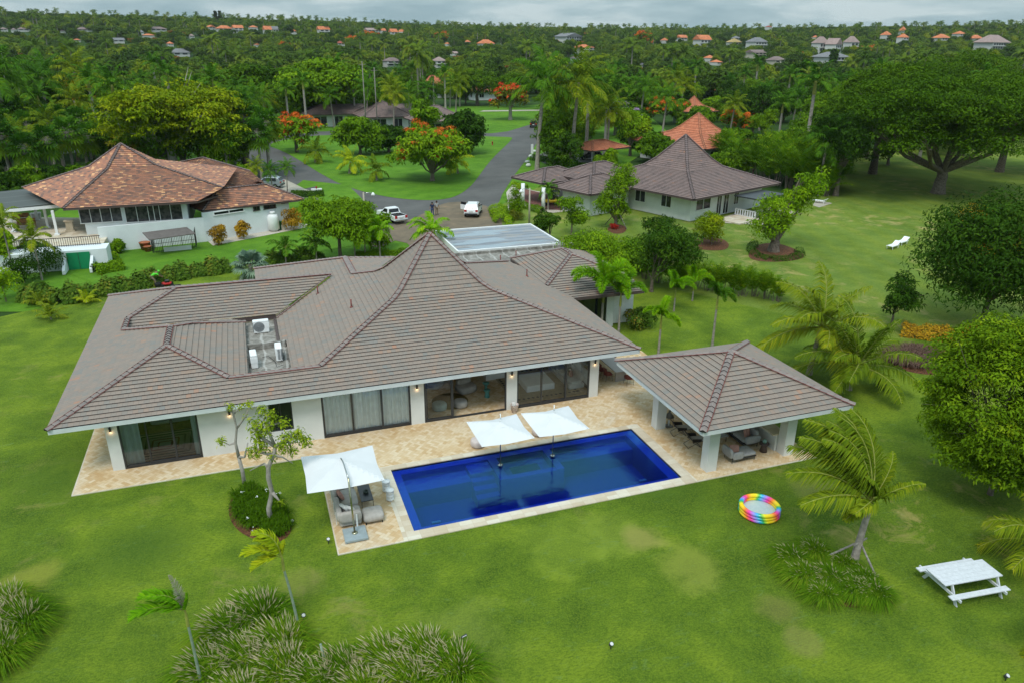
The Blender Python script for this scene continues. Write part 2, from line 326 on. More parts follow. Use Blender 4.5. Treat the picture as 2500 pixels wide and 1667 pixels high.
# pool materials
g=G('pool_tile'); tc=g.n('ShaderNodeTexCoord').outputs['Object']
vo=g.n('ShaderNodeTexVoronoi'); vo.inputs['Scale'].default_value=18; g.l(tc,vo.inputs['Vector'])
col=g.mix(g.math('MULTIPLY',g.noise(tc,3,4),.6),(.0008,.017,.36),(.0012,.028,.46)); g.fin(col,.5,.3)
g=G('pool_water_surface'); g.t.nodes.remove(g.b)
tc=g.n('ShaderNodeTexCoord').outputs['Object']; mp=g.n('ShaderNodeMapping'); mp.inputs['Scale'].default_value=(1,1.5,1); g.l(tc,mp.inputs[0])
h=g.math('ADD',g.noise(mp.outputs[0],3.2,4,.55,.4),g.math('MULTIPLY',g.noise(mp.outputs[0],1.0,2),1.2))
bp=g.n('ShaderNodeBump'); bp.inputs['Strength'].default_value=.22; bp.inputs['Distance'].default_value=.035; g.l(h,bp.inputs['Height'])
tr=g.n('ShaderNodeBsdfTransparent'); tr.inputs[0].default_value=(.80,.92,.98,1)
gl=g.n('ShaderNodeBsdfGlossy'); gl.inputs['Roughness'].default_value=.02; gl.inputs[0].default_value=(.28,.85,1,1); g.l(bp.outputs[0],gl.inputs['Normal'])
fr=g.n('ShaderNodeFresnel'); fr.inputs[0].default_value=1.33; g.l(bp.outputs[0],fr.inputs['Normal'])
mx_=g.n('ShaderNodeMixShader'); g.l(g.math('MULTIPLY',fr.outputs[0],2.0),mx_.inputs[0]); g.l(tr.outputs[0],mx_.inputs[1]); g.l(gl.outputs[0],mx_.inputs[2]); g.l(mx_.outputs[0],g.o.inputs[0])
# foliage: per-leaf 'lr' attribute, per-object random
LEAFK={'palm_green':(1.35,1.15,.6),'ornamental_grass':(1.35,1.3,.7),'leaf_saman':(1.5,1.15,.4),'leaf_dark':(1.6,1.25,.5),'leaf_seagrape':(1.4,1.15,.7),'palm_olive':(1.15,1.3,.6),'palm_yellow':(1.2,1.25,.7),'leaf_yellowgreen':(1.65,1.35,.5),'leaf_olive':(1.3,1.25,.6),'leaf_green':(1.9,1.35,.45),'leaf_lime':(1.6,1.25,.45),'palm_bright':(1.5,1.25,.5),'leaf_croton':(1.1,1.1,1),'leaf_purple':(1.3,1.2,1.2),'leaf_far':(1.75,1.35,.45),'leaf_fardark':(1.75,1.4,.5),'leaf_far2':(1.8,1.5,.5),'palm_far':(1.6,1.35,.6)}
def leaf_mat(name,stops,trans=.2,rough=.6,attr='lr',orand=.25,spec=.03):
    k=LEAFK.get(name,(1.0,1.0,1.0) if ('blossom' in name or 'dead' in name or 'seed' in name or 'grey' in name) else (1.95,1.42,.45))
    stops=[(p,tuple(min(.9,a*b) for a,b in zip(rgb(c),k))) for p,c in stops]
    g=G(name); a=g.n('ShaderNodeAttribute',attribute_name=attr).outputs['Fac']
    o=g.n('ShaderNodeObjectInfo').outputs['Random']
    v=g.math('ADD',g.math('MULTIPLY',a,1-orand),g.math('MULTIPLY',o,orand))
    col=g.ramp(v,stops)
    g.fin(col,rough,spec)
    tl=g.n('ShaderNodeBsdfTranslucent'); g.l(g.mix(.35,col,(.35,.5,.04),'SCREEN') if 0 else col,tl.inputs[0])
    mx=g.n('ShaderNodeMixShader'); mx.inputs[0].default_value=trans; g.l(g.b.outputs[0],mx.inputs[1]); g.l(tl.outputs[0],mx.inputs[2]); g.l(mx.outputs[0],g.o.inputs[0])
    return g.m
K=1.0
def st(*cs): 
    n=len(cs); return [(i/(n-1)*.8+.1,c) for i,c in enumerate(cs)]
leaf_mat('leaf_mid',st((.020,.065,.008),(.038,.115,.012),(.060,.160,.016),(.10,.215,.020)))
leaf_mat('leaf_dark',st((.010,.036,.008),(.018,.060,.012),(.030,.090,.016),(.052,.125,.020)))
leaf_mat('leaf_bright',st((.045,.125,.010),(.075,.195,.014),(.120,.265,.018),(.185,.33,.024)))
leaf_mat('leaf_yellowgreen',st((.045,.095,.008),(.085,.160,.010),(.135,.215,.012),(.215,.285,.018)))
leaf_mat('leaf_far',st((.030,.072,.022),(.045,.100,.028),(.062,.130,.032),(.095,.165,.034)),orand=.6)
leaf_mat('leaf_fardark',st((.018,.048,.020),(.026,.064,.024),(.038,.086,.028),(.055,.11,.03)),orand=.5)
leaf_mat('leaf_olive',st((.05,.07,.015),(.09,.12,.02),(.14,.16,.025),(.2,.2,.03)),orand=.3)
leaf_mat('blossom_orange',st((.50,.09,.02),(.62,.14,.02),(.72,.22,.03)),orand=.1)
leaf_mat('blossom_red',st((.50,.04,.015),(.66,.075,.02),(.72,.14,.03)),orand=.1)
leaf_mat('blossom_yellow',st((.62,.30,.01),(.75,.42,.02)),orand=.1)
leaf_mat('blossom_lilac',st((.36,.25,.42),(.50,.40,.55)),orand=.1)
leaf_mat('palm_green',st((.020,.075,.010),(.040,.130,.014),(.075,.190,.018),(.14,.24,.020)))
leaf_mat('palm_bright',st((.05,.17,.008),(.09,.26,.012),(.15,.34,.016),(.25,.40,.02)))
leaf_mat('palm_yellow',st((.14,.20,.012),(.24,.30,.014),(.36,.38,.02),(.46,.42,.03)))
leaf_mat('palm_olive',st((.06,.095,.010),(.11,.150,.014),(.19,.21,.018),(.34,.28,.03)))
leaf_mat('palm_grey',st((.10,.17,.12),(.17,.25,.17),(.27,.35,.24),(.34,.40,.28)))
leaf_mat('dead_frond',st((.26,.20,.15),(.36,.30,.24),(.5,.43,.36)))
leaf_mat('ornamental_grass',st((.035,.10,.006),(.07,.165,.010),(.125,.23,.016),(.24,.28,.05)),trans=.3)
leaf_mat('seed_head',st((.38,.33,.17),(.50,.44,.26),(.62,.55,.36)),trans=.3)
leaf_mat('leaf_croton',st((.10,.07,.01),(.30,.16,.02),(.55,.33,.02),(.16,.12,.02)))
leaf_mat('leaf_purple',st((.07,.055,.03),(.12,.085,.06),(.20,.13,.11)))

leaf_mat('leaf_green',st((.035,.105,.010),(.058,.160,.014),(.085,.215,.018),(.13,.275,.024)))
leaf_mat('leaf_lime',st((.035,.095,.010),(.060,.145,.012),(.10,.215,.016),(.19,.31,.025)))
leaf_mat('leaf_saman',st((.022,.072,.008),(.036,.105,.010),(.055,.145,.012),(.085,.195,.016)))
leaf_mat('leaf_lily',st((.018,.065,.006),(.035,.105,.010),(.06,.155,.014)))
leaf_mat('leaf_seagrape',st((.030,.085,.016),(.055,.13,.022),(.09,.175,.03),(.26,.20,.05)))
leaf_mat('leaf_red',st((.10,.01,.02),(.22,.02,.04),(.3,.05,.06)))

mat('basket_weave',(.62,.58,.55),.8,.55,14,c2=(.25,.16,.14)); mat('hem_blue',(.20,.30,.33),.9); mat('grille_grey',(.35,.37,.38),.4); mat('vent_shadow',(.20,.21,.22),.8,.1)
mat('wicker_black',(.03,.024,.022),.7,.4,40); mat('lantern_metal',(.14,.13,.11),.5); mat('sea_glass',(.20,.33,.29),.2); mat('brass_steel',(.40,.38,.26),.2,.05,3,metal=.9)
g=G('pergola_panel'); tc=g.n('ShaderNodeTexCoord').outputs['Object']; sp=g.n('ShaderNodeSeparateXYZ'); g.l(tc,sp.inputs[0])
ln=g.math('LESS_THAN',g.math('FRACT',g.math('DIVIDE',g.math('SUBTRACT',sp.outputs[1],g.math('MULTIPLY',sp.outputs[0],.3)),2.6)),.035)
g.fin(g.mix(g.math('MULTIPLY',ln,.5),(.085,.095,.090),(.3,.31,.3)),.6,.2)

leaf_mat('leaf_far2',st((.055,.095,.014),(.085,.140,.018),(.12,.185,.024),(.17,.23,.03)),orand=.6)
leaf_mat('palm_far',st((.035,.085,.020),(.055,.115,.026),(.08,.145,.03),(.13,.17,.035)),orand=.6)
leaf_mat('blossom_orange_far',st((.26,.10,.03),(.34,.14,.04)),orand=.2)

vw=pool_m=MAT['pool_water_surface']; t_=vw.node_tree; va=t_.nodes.new('ShaderNodeVolumeAbsorption'); va.inputs['Color'].default_value=(.02,.30,.80,1); va.inputs['Density'].default_value=1.0
t_.links.new(va.outputs[0],[n for n in t_.nodes if n.bl_idname=='ShaderNodeOutputMaterial'][0].inputs['Volume'])

leaf_mat('palm_mid',st((.018,.070,.008),(.036,.115,.010),(.065,.165,.014),(.13,.22,.02)))

leaf_mat('leaf_palmy',st((.018,.060,.008),(.034,.100,.010),(.055,.14,.012),(.09,.19,.02)))

leaf_mat('leaf_spruce',st((.008,.018,.014),(.014,.028,.02),(.02,.04,.03)))
# ------------------------------------------------------------------ object helpers
def tag(o,label=None,cat=None,group=None,kind=None):
    for k,v in (('label',label),('category',cat),('group',group),('kind',kind)):
        if v: o[k]=v
    return o
def empty(name,loc=(0,0,0),rz=0,label=None,cat=None,group=None):
    o=bpy.data.objects.new(name,None); COL.objects.link(o); o.location=loc; o.rotation_euler=(0,0,rz); o.empty_display_size=.1
    return tag(o,label,cat,group)
def link(name,me,parent=None,loc=None,rot=None,scale=None):
    o=bpy.data.objects.new(name,me); COL.objects.link(o)
    if parent: o.parent=parent
    if loc is not None: o.location=loc
    if rot is not None: o.rotation_euler=rot
    if scale is not None: o.scale=scale
    return o
def copy_tree(o,parent=None):
    c=o.copy(); COL.objects.link(c); c.parent=parent
    for ch in list(o.children): copy_tree(ch,c)
    return c
class MB:
    def __init__(s): s.v=[]; s.f=[]; s.m=[]; s.sm=[]; s.uv={}
    def add(s,vs,fs,mi=0,smooth=False):
        b=len(s.v); s.v+= [tuple(p) for p in vs]; s.f+= [tuple(b+i for i in f) for f in fs]; s.m+=[mi]*len(fs); s.sm+=[smooth]*len(fs); return s
    def box(s,c,d,rz=0,mi=0,tilt=None,bev=0):
        x,y,z=d[0]/2,d[1]/2,d[2]/2
        if bev:
            b=min(bev,x*.9,y*.9,z*.9); pts=[]
            for sz in (-1,1):
                for (ax,ay) in ((-1,-1),(1,-1),(1,1),(-1,1)):
                    pts.append((ax*(x-b),ay*(y-b),sz*z))
            ring=[]
            for sz in (-1,1):
                for (ax,ay) in ((-1,-1),(1,-1),(1,1),(-1,1)):
                    if ax*ay>0: ring+= [(ax*x,ay*(y-b),sz*(z-b)),(ax*(x-b),ay*y,sz*(z-b))]
                    else: ring+= [(ax*(x-b),ay*y,sz*(z-b)),(ax*x,ay*(y-b),sz*(z-b))]
            # use convex hull for simplicity
            bm=bmesh.new()
            for p in pts+ring: bm.verts.new(p)
            bmesh.ops.convex_hull(bm,input=bm.verts); bm.verts.ensure_lookup_table()
            vs=[v.co.copy() for v in bm.verts]; idx={v:i for i,v in enumerate(bm.verts)}; fs=[tuple(idx[v] for v in f.verts) for f in bm.faces]; bm.free()
        else:
            vs=[Vector((a*x,b_*y,c_*z)) for c_ in (-1,1) for (a,b_) in ((-1,-1),(1,-1),(1,1),(-1,1))]
            fs=[(3,2,1,0),(4,5,6,7),(0,1,5,4),(1,2,6,5),(2,3,7,6),(3,0,4,7)]
        Mx=Matrix.Rotation(rz,3,'Z')
        if tilt: Mx=Mx@Matrix.Rotation(tilt[1],3,tilt[0])
        s.add([Mx@Vector(p)+Vector(c) for p in vs],fs,mi); return s
    def bb(s,x0,x1,y0,y1,z0,z1,mi=0,bev=0): return s.box(((x0+x1)/2,(y0+y1)/2,(z0+z1)/2),(x1-x0,y1-y0,z1-z0),0,mi,bev=bev)
    def tube(s,pts,rs,n=8,mi=0,cap=True,smooth=True):
        pts=[Vector(p) for p in pts]
        if not hasattr(rs,'__len__'): rs=[rs]*len(pts)
        b=len(s.v); prev=None
        for i,p in enumerate(pts):
            t=(pts[min(i+1,len(pts)-1)]-pts[max(i-1,0)])
            if t.length<1e-7: t=Vector((0,0,1))
            t.normalize()
            if prev is None:
                a=Vector((1,0,0)) if abs(t.x)<.9 else Vector((0,1,0))
                u=t.cross(a).normalized()
            else: u=(prev-t*prev.dot(t)).normalized()
            prev=u; w_=t.cross(u)
            for k in range(n):
                an=2*math.pi*k/n; s.v.append(tuple(p+(u*math.cos(an)+w_*math.sin(an))*rs[i]))
        for i in range(len(pts)-1):
            for k in range(n):
                k2=(k+1)%n; s.f.append((b+i*n+k,b+i*n+k2,b+(i+1)*n+k2,b+(i+1)*n+k)); s.m.append(mi); s.sm.append(smooth)
        if cap:
            s.f.append(tuple(b+k for k in reversed(range(n)))); s.m.append(mi); s.sm.append(False)
            e=b+(len(pts)-1)*n; s.f.append(tuple(e+k for k in range(n))); s.m.append(mi); s.sm.append(False)
        return s
    def lathe(s,prof,c=(0,0,0),n=20,mi=0,smooth=True,sx=1,sy=1):
        b=len(s.v)
        for r,z in prof:
            for k in range(n):
                a=2*math.pi*k/n; s.v.append((c[0]+r*math.cos(a)*sx,c[1]+r*math.sin(a)*sy,c[2]+z))
        for i in range(len(prof)-1):
            for k in range(n):
                k2=(k+1)%n; s.f.append((b+i*n+k,b+i*n+k2,b+(i+1)*n+k2,b+(i+1)*n+k)); s.m.append(mi); s.sm.append(smooth)
        if prof[0][0]>1e-4: s.f.append(tuple(b+k for k in reversed(range(n)))); s.m.append(mi); s.sm.append(False)
        if prof[-1][0]>1e-4:
            e=b+(len(prof)-1)*n; s.f.append(tuple(e+k for k in range(n))); s.m.append(mi); s.sm.append(False)
        return s
    def poly(s,pts,mi=0): return s.add(pts,[tuple(range(len(pts)))],mi)
    def prism(s,pts,h,mi=0):   # pts: outline (any plane), h: Vector extrusion
        n=len(pts); h=Vector(h); a=[Vector(p) for p in pts]; b=[p+h for p in a]
        return s.add(a+b,[tuple(reversed(range(n))),tuple(range(n,2*n))]+[(i,(i+1)%n,n+(i+1)%n,n+i) for i in range(n)],mi)
    def mesh(s,name,mats):
        me=bpy.data.meshes.new(name); me.from_pydata([tuple(p) for p in s.v],[],s.f)
        for m in (mats if isinstance(mats,(list,tuple)) else [mats]): me.materials.append(MAT[m] if isinstance(m,str) else m)
        me.polygons.foreach_set('material_index',s.m); me.polygons.foreach_set('use_smooth',s.sm); me.update(); return me
    def build(s,name,mats,parent=None,**k):
        return link(name,s.mesh(name,mats),parent,**k)
def fix_normals(o):
    bm=bmesh.new(); bm.from_mesh(o.data); bmesh.ops.recalc_face_normals(bm,faces=bm.faces); bm.to_mesh(o.data); bm.free(); return o
def thing1(name,label,cat,mb,mats,loc=(0,0,0),rz=0,group=None):
    o=mb.build(name,mats,None,loc=loc,rot=(0,0,rz)); return tag(o,label,cat,group)
def sheet(name,pts,z,m,kind='structure',label=None):
    from mathutils.geometry import tessellate_polygon
    P3=[Vector((p[0],p[1],0)) for p in pts]; fs=[]
    for t in tessellate_polygon([P3]):
        a,b,c=[P3[i] for i in t]
        fs.append(t if (b-a).cross(c-a).z>0 else tuple(reversed(t)))
    me=bpy.data.meshes.new(name); me.from_pydata([(p.x,p.y,z) for p in P3],[],fs); me.materials.append(MAT[m]); o=link(name,me); o['kind']=kind
    if label: o['label']=label
    return o
def cut_rect(o,x0,x1,y0,y1):
    bm=bmesh.new(); bm.from_mesh(o.data)
    for co,no in (((x0,0,0),(1,0,0)),((x1,0,0),(1,0,0)),((0,y0,0),(0,1,0)),((0,y1,0),(0,1,0))):
        bmesh.ops.bisect_plane(bm,geom=bm.verts[:]+bm.edges[:]+bm.faces[:],plane_co=co,plane_no=no,dist=1e-5)
    kill=[f for f in bm.faces if x0<f.calc_center_median().x<x1 and y0<f.calc_center_median().y<y1]
    bmesh.ops.delete(bm,geom=kill,context='FACES'); bm.to_mesh(o.data); bm.free()
def smooth_loop(pts,it=2,closed=True):
    for _ in range(it):
        q=[]; n=len(pts)
        for i in range(n if closed else n-1):
            a=Vector(pts[i]); b=Vector(pts[(i+1)%n]); q+= [a*.75+b*.25,a*.25+b*.75]
        pts=q
    return pts
# ------------------------------------------------------------------ tiled roof planes
CH=.31
def tiled_plane(mb,uvl,pts,down,vbase=None,lift=.045,course=CH,mi=0,ri=1):
    """polygon pts (3D, coplanar) cut in courses; each course a lifted tile strip with a riser painted dark as the shaded gap. uvl collects uv per loop"""
    pts=[Vector(p) for p in pts]; n=Vector((0,0,0))
    for i in range(len(pts)): n+= (pts[i]-pts[0]).cross(pts[(i+1)%len(pts)]-pts[0])
    n.normalize(); 
    if n.z<0: n=-n; pts=list(reversed(pts))
    d=Vector(down); d=(d-n*d.dot(n)).normalized(); up=-d; u=up.cross(n).normalized()
    o=Vector(vbase) if vbase is not None else pts[0]
    def U(p): return (p-o).dot(u)
    def Vv(p): return (p-o).dot(up)
    bm=bmesh.new(); bv=[bm.verts.new(p) for p in pts]; bm.faces.new(bv)
    v0=min(Vv(p) for p in pts); v1=max(Vv(p) for p in pts)
    k=math.ceil(v0/course+1e-4)
    while k*course<v1-1e-4:
        geom=bm.verts[:]+bm.edges[:]+bm.faces[:]
        bmesh.ops.bisect_plane(bm,geom=geom,plane_co=o+up*(k*course),plane_no=up,dist=1e-5); k+=1
    for f in bm.faces:
        c=f.calc_center_median(); kk=math.floor(Vv(c)/course)
        co=[v.co.copy() for v in f.verts]
        L=[p+n*(lift*(1-(Vv(p)/course-kk))) for p in co]
        b=len(mb.v); mb.v+=[tuple(p) for p in L]; mb.f.append(tuple(range(b,b+len(L)))); mb.m.append(mi); mb.sm.append(False)
        uvl.append([(U(p)+500,min(max(Vv(p),kk*course+.002),(kk+1)*course-.002)+500*course) for p in co])
        for i in range(len(co)):
            a,c2=co[i],co[(i+1)%len(co)]
            if abs(Vv(a)-kk*course)<1e-3 and abs(Vv(c2)-kk*course)<1e-3:
                b=len(mb.v); mb.v+=[tuple(L[i]),tuple(L[(i+1)%len(co)]),tuple(c2-n*.01),tuple(a-n*.01)]
                mb.f.append((b,b+3,b+2,b+1)); mb.m.append(ri); mb.sm.append(False); uvl.append([(0,0)]*4)
    bm.free()
def roof_mesh(mb,uvl,name,mats):
    me=mb.mesh(name,mats); ul=me.uv_layers.new(name='UVMap'); flat=[c for f in uvl for p in f for c in p]; ul.data.foreach_set('uv',flat); return me
def caps(mb,p0,p1,w=.145,h=.08,step=.36,mi=0,mo=1,upn=(0,0,1)):
    """overlapping folded ridge tiles from p0 up to p1 with a mortar bead below"""
    p0,p1=Vector(p0),Vector(p1); t=(p1-p0); Ln=t.length; t.normalize(); n=max(1,int(Ln/step)); st_=Ln/n
    side=t.cross(Vector(upn)).normalized(); up=side.cross(t).normalized()
    if up.z<0: up=-up
    for sgn in (1,-1):
        a=p0+side*sgn*(w+.025)+up*.0; b=p1+side*sgn*(w+.025)
        mb.tube([a+up*.02,b+up*.02],.020,4,mo,cap=False,smooth=False)
    for i in range(n):
        a=p0+t*(st_*i-.03); b=p0+t*(st_*(i+1)+.01); ha=h+.045; hb=h
        vs=[a+side*w+up*.045,a+up*ha,a-side*w+up*.045,b+side*w*.86+up*.0,b+up*hb,b-side*w*.86+up*.0,a+side*w+up*-.02,a-side*w-up*.02]
        mb.add(vs,[(0,3,4,1),(1,4,5,2)],mi); mb.add([vs[0],vs[1],vs[2],vs[7],vs[6]],[(0,1,2,3,4)],2)
# ------------------------------------------------------------------ the setting: ground, lawns, roads
GZ=-0.02; DZ=0.03
def ground():
    rs=[0,30,60,90,120,150,200,260,330,400,480,560,640,720,800,900,1000,1100,1200,1300,1450,1700,2200,3000,4200]; n=72
    vs=[(0,0,-.10)]; fs=[]
    for r in rs[1:]:
        for k in range(n):
            a=2*math.pi*k/n; x,y=r*math.cos(a),r*math.sin(a); vs.append((x,y,ground_z(x,y)-.10))
    for k in range(n): fs.append((0,1+k,1+(k+1)%n))
    for i in range(len(rs)-2):
        for k in range(n):
            a=1+i*n; fs.append((a+k,a+n+k,a+n+(k+1)%n,a+(k+1)%n))
    me=bpy.data.meshes.new('ground'); me.from_pydata(vs,[],fs); me.materials.append(MAT['forest_floor']); o=link('ground',me); o['kind']='structure'; cut_rect(o,5.0,18.9,27.0,32.6)
g=G('forest_floor'); tc=g.n('ShaderNodeTexCoord').outputs['Object']
g.fin(g.ramp(g.noise(tc,.09,6,.6),[(.35,(.020,.045,.010)),(.55,(.035,.075,.014)),(.7,(.055,.10,.02))]),.95,.1)
ground()
PX=lambda L,z=0: [at(x,y,z) for x,y in L]
# verge lawns far around the road
sheet('verge',PX([(-60,640),(60,560),(300,420),(560,330),(760,280),(1000,262),(1360,255),(1560,262),(1640,330),(1500,420),(1420,520),(1320,600),(1240,650),(900,640),(500,700),(150,760),(-80,760)]),-.055,'verge_grass')
sheet('neighbour_lawn',PX([(1180,520),(1330,450),(1500,420),(1900,500),(2000,420),(2200,330),(2560,300),(2760,420),(2850,800),(2500,850),(2420,828),(2180,835),(1830,752),(1620,705),(1420,690),(1300,640),(1180,600)]),-.045,'dry_lawn_grass')
lawn_o=sheet('lawn',[(-60,5),(75,5),(95,40)]+[tuple(p)[:2] for p in PX([(2650,850),(2500,842),(2420,826),(2190,826),(2010,790),(1830,748),(1640,705),(1500,690),(1340,640),(1190,610),(950,612),(760,632),(560,648),(300,715),(60,760),(-120,800)])]+[(-70,60)],GZ,'lawn_grass'); cut_rect(lawn_o,5.0,18.9,27.0,32.6)
# side lawn before the house on the rise
sheet('side_lawn',PX([(150,660),(320,590),(400,575),(520,565),(700,540),(780,500),(770,455),(740,462),(700,470),(740,440),(850,452),(960,560),(860,600),(560,655),(330,690),(250,700)]),-.03,'verge_grass')
# roads : outlines measured on the ground
isl=smooth_loop(PX([(640,352),(700,372),(800,436),(862,462),(935,480),(1010,489),(1075,489),(1118,479),(1150,455),(1165,436),(1200,388),(1252,340),(1249,335),(1200,334),(1080,330),(900,330),(760,330)]),2)
sheet('road',PX([(560,395),(640,340),(760,322),(900,318),(1100,322),(1199,326),(1240,321),(1296,304),(1300,292),(1316,285),(1334,290),(1324,325),(1300,368),(1281,395),(1258,425),(1240,452),(1226,475),(1216,500),(1210,530),(1212,552),(1180,562),(1060,566),(990,560),(930,556),(880,540),(820,512),(740,480),(700,464),(620,430)]),-.035,'asphalt')
sheet('grass_island',isl,-.012,'verge_grass')
sheet('road_apron',smooth_loop(PX([(930,556),(975,546),(1040,520),(1080,496),(1130,492),(1180,500),(1205,512),(1222,530),(1228,556),(1230,600),(1080,650),(1040,640),(980,580),(915,610),(900,585)]),1),-.026,'dusty_road')
sheet('driveway',PX([(640,488),(672,455),(682,436),(700,440),(745,462),(770,470),(735,476),(720,478),(690,484)]),-.020,'concrete_drive')
sheet('driveway',PX([(1240,500),(1236,470),(1250,452),(1262,452),(1300,465),(1380,480),(1440,490),(1430,510),(1350,520),(1290,512),(1262,480),(1250,520),(1248,545),(1236,540)]),-.018,'pale_gravel')
sheet('path',PX([(1262,456),(1300,466),(1385,486),(1450,480),(1440,520),(1390,514),(1330,512),(1285,500)]),-.014,'red_paver')
sheet('road_far',PX([(1170,273),(1330,271),(1420,272),(1420,269),(1330,268),(1180,270)]),-.02,'concrete_drive')
sheet('driveway',PX([(1300,385),(1330,372),(1400,372),(1490,376),(1500,398),(1400,398),(1330,400)]),-.02,'asphalt')
sheet('path',PX([(1770,545),(1757,533),(1800,520),(1890,530),(1890,552),(1830,548)]),-.01,'concrete_drive')
sheet('path',PX([(1985,502),(1990,490),(2025,495),(2032,497),(2000,507)]),-.01,'concrete_drive')
sheet('gravel_strip',PX([(508,590),(640,562),(730,543),(752,548),(745,556),(650,575),(520,600)]),-.012,'pale_gravel')
# travertine deck with a hole for the pool
PX0,PX1,PY0,PY1=5.17,18.75,27.12,32.48
def slab(name,rects,z0,z1,m,kind='structure',label=None):
    b=MB()
    for (x0,x1,y0,y1) in rects: b.bb(x0,x1,y0,y1,z0,z1)
    o=b.build(name,m); o['kind']=kind; return o
cw=.55
slab('pool_deck',[(-9.48,1.85,35.1,60),(1.85,PX0-cw,26.6,60),(PX0-cw,PX1+cw,PY1+.38,60),(PX1+cw,24.8,26.6,42.4),(24.8,26.45,26.62,35.2)],-.3,DZ,'travertine_paver')
slab('pool_coping',[(PX0-cw,PX0,26.6,PY1+.38),(PX1,PX1+cw,26.6,PY1+.38),(PX0,PX1,26.6,PY0),(PX0,PX1,PY1,PY1+.38)],-.3,DZ+.004,'coping_stone')
slab('deck_edging',[(-9.53,1.8,35.04,35.10),(1.79,1.85,26.54,35.04),(1.85,26.5,26.54,26.6),(-9.54,-9.48,35.1,57)],-.3,DZ-.006,'coping_stone')
# pool basin
b=MB(); D=-1.45; WL=-.06
b.bb(PX0-.1,PX1+.1,PY0-.1,PY1+.1,D-.15,D)                                     # floor
b.bb(PX0-.12,PX0,PY0-.1,PY1+.1,D,-.02); b.bb(PX1,PX1+.12,PY0-.1,PY1+.1,D,-.02); b.bb(PX0,PX1,PY0-.12,PY0,D,-.02); b.bb(PX0,PX1,PY1,PY1+.12,D,-.02)
LZ=-.10
b.bb(PX0,PX0+.42,PY0,PY1,D,LZ); b.bb(PX1-.55,PX1,PY0,PY1,D,LZ); b.bb(PX0+.42,PX1-.55,PY0,PY0+.34,D,LZ); b.bb(PX0+.42,PX1-.55,PY1-.42,PY1,D,LZ)   # shallow rim
b.bb(PX0+.42,9.95,PY1-1.55,PY1-.42,D,-.50)                                        # bench left
b.bb(13.75,PX1-.55,PY1-1.30,PY1-.42,D,-.50)                                       # bench right
# spa block with raised rim
b.bb(10.15,10.62,30.0,PY1-.42,D,LZ); b.bb(13.22,13.62,30.0,PY1-.42,D,LZ); b.bb(10.62,13.22,30.0,30.35,D,LZ-.05)
b.bb(10.62,13.22,30.35,PY1-.42,D,-.95)
b.bb(10.62,11.15,30.35,PY1-.42,-.95,-.5); b.bb(12.7,13.22,30.35,PY1-.42,-.95,-.5); b.bb(11.15,12.7,31.55,PY1-.42,-.95,-.5); b.bb(11.15,12.7,30.35,30.62,-.95,-.5)
for i,zz in enumerate((-.22,-.45,-.68,-.92)): b.bb(8.95,10.15,31.55-i*.42-.42,31.55-i*.42 if i else 32.06,D,zz)   # steps
o=b.build('pool_basin','pool_tile'); o['kind']='structure'; 
b=MB(); b.bb(PX0-.03,PX1+.03,PY0-.03,PY1+.03,D-.05,WL); o=b.build('pool_water','pool_water_surface'); o['kind']='structure'
for px,py,z in ((1089,1137,-.3),(1269,1106,-.3),(1340,1120,-.3),(1277,1127,-.8),(1390,1084,-.3),(1437,1076,-.3),(1582,1107,-.3),(1585,1119,-.3)):
    p=at(px,py,z)
    b=MB().lathe([(0.0,.03),(.05,.03),(.075,.0),(.075,-.03)],(0,0,0),10); m=mat('pool_lamp_lens',(.8,.95,.9),.3,0,emit=1.2)
    k=[(1089,'above the long left bench'),(1269,'on the back wall of the spa basin'),(1340,'on the right wall of the spa basin'),(1277,'on the floor of the spa basin'),(1390,'at the near end of the right bench'),(1437,'at the far end of the right bench'),(1582,'upper one of the pair by the right pool wall'),(1585,'lower one of the pair by the right pool wall')]
    thing1('pool_light','small glowing underwater pool light '+dict(k)[px],'pool light',b,m,loc=p,group='underwater lights of the pool')
for px,py,z,w_,lab in ((1285.5,1145,-.9,.26,'square pale drain cover on the spa floor'),(1065,1273,-1.3,.42,'pale drain grate at the near left corner of the pool floor'),(1569,1171,-1.3,.4,'pale drain grate at the near right corner of the pool floor')):
    p=at(px,py,z); b=MB().box((0,0,.012),(w_,.26 if w_<.3 else .12,.024),0,0)
    for q in range(5): b.box((-w_/2+w_*(q+.5)/5,0,.03),(w_*.05,.1,.012))
    thing1('drain_cover',lab,'drain cover',b,mat('pool_drain',(.25,.62,.55),.5,.1,emit=.15),loc=(p.x,p.y,max(z,-1.45)),group='drain covers of the pool')  # faint glow put into the cover material, no lamp here
# ------------------------------------------------------------------ the villa
villa=empty('villa',(0,36.8,0),0,'wide single storey villa with a tall flared grey slate roof behind the blue pool','house')
def vpart(name,mb,mats,parent=None):
    o=mb.build(name,mats,parent or villa)
    if not parent: o.location=(0,-36.8,0)
    return o
S=.325
CX,CY,HW=10.83,46.27,10.21
PRF=[(0,3.1),(7.05,5.39),(7.6,5.76),(8.3,6.50),(HW,8.55)]
X0,X1,Y0,Y1=CX-HW,CX+HW,CY-HW,CY+HW
Lz=lambda x: 3.1+S*(x+10.15)
Mz=lambda d: 3.1+S*d
rm=MB(); uvl=[]; cp=MB()
def TP(pts,down,vb=None,course=CH): tiled_plane(rm,uvl,pts,down,vb,course=course)
F=lambda x,y:(x,y,3.1+S*(y-Y0))
LA=(-5.08,41.13,4.748); LA2=(-5.08,44.2,4.748)
kz=PRF[1][1]; k=PRF[1][0]
# front slope
TP([F(-10.15,Y0),F(X1,Y0),F(X1-k,Y0+k),F(X0+k,Y0+k),F(X0+1.99,38.05),F(-2.05,38.05)],(0,-1,-S),F(-10.15,Y0))
TP([F(-10.15,Y0),F(-2.05,38.05),LA],(0,-1,-S),F(-10.15,Y0))
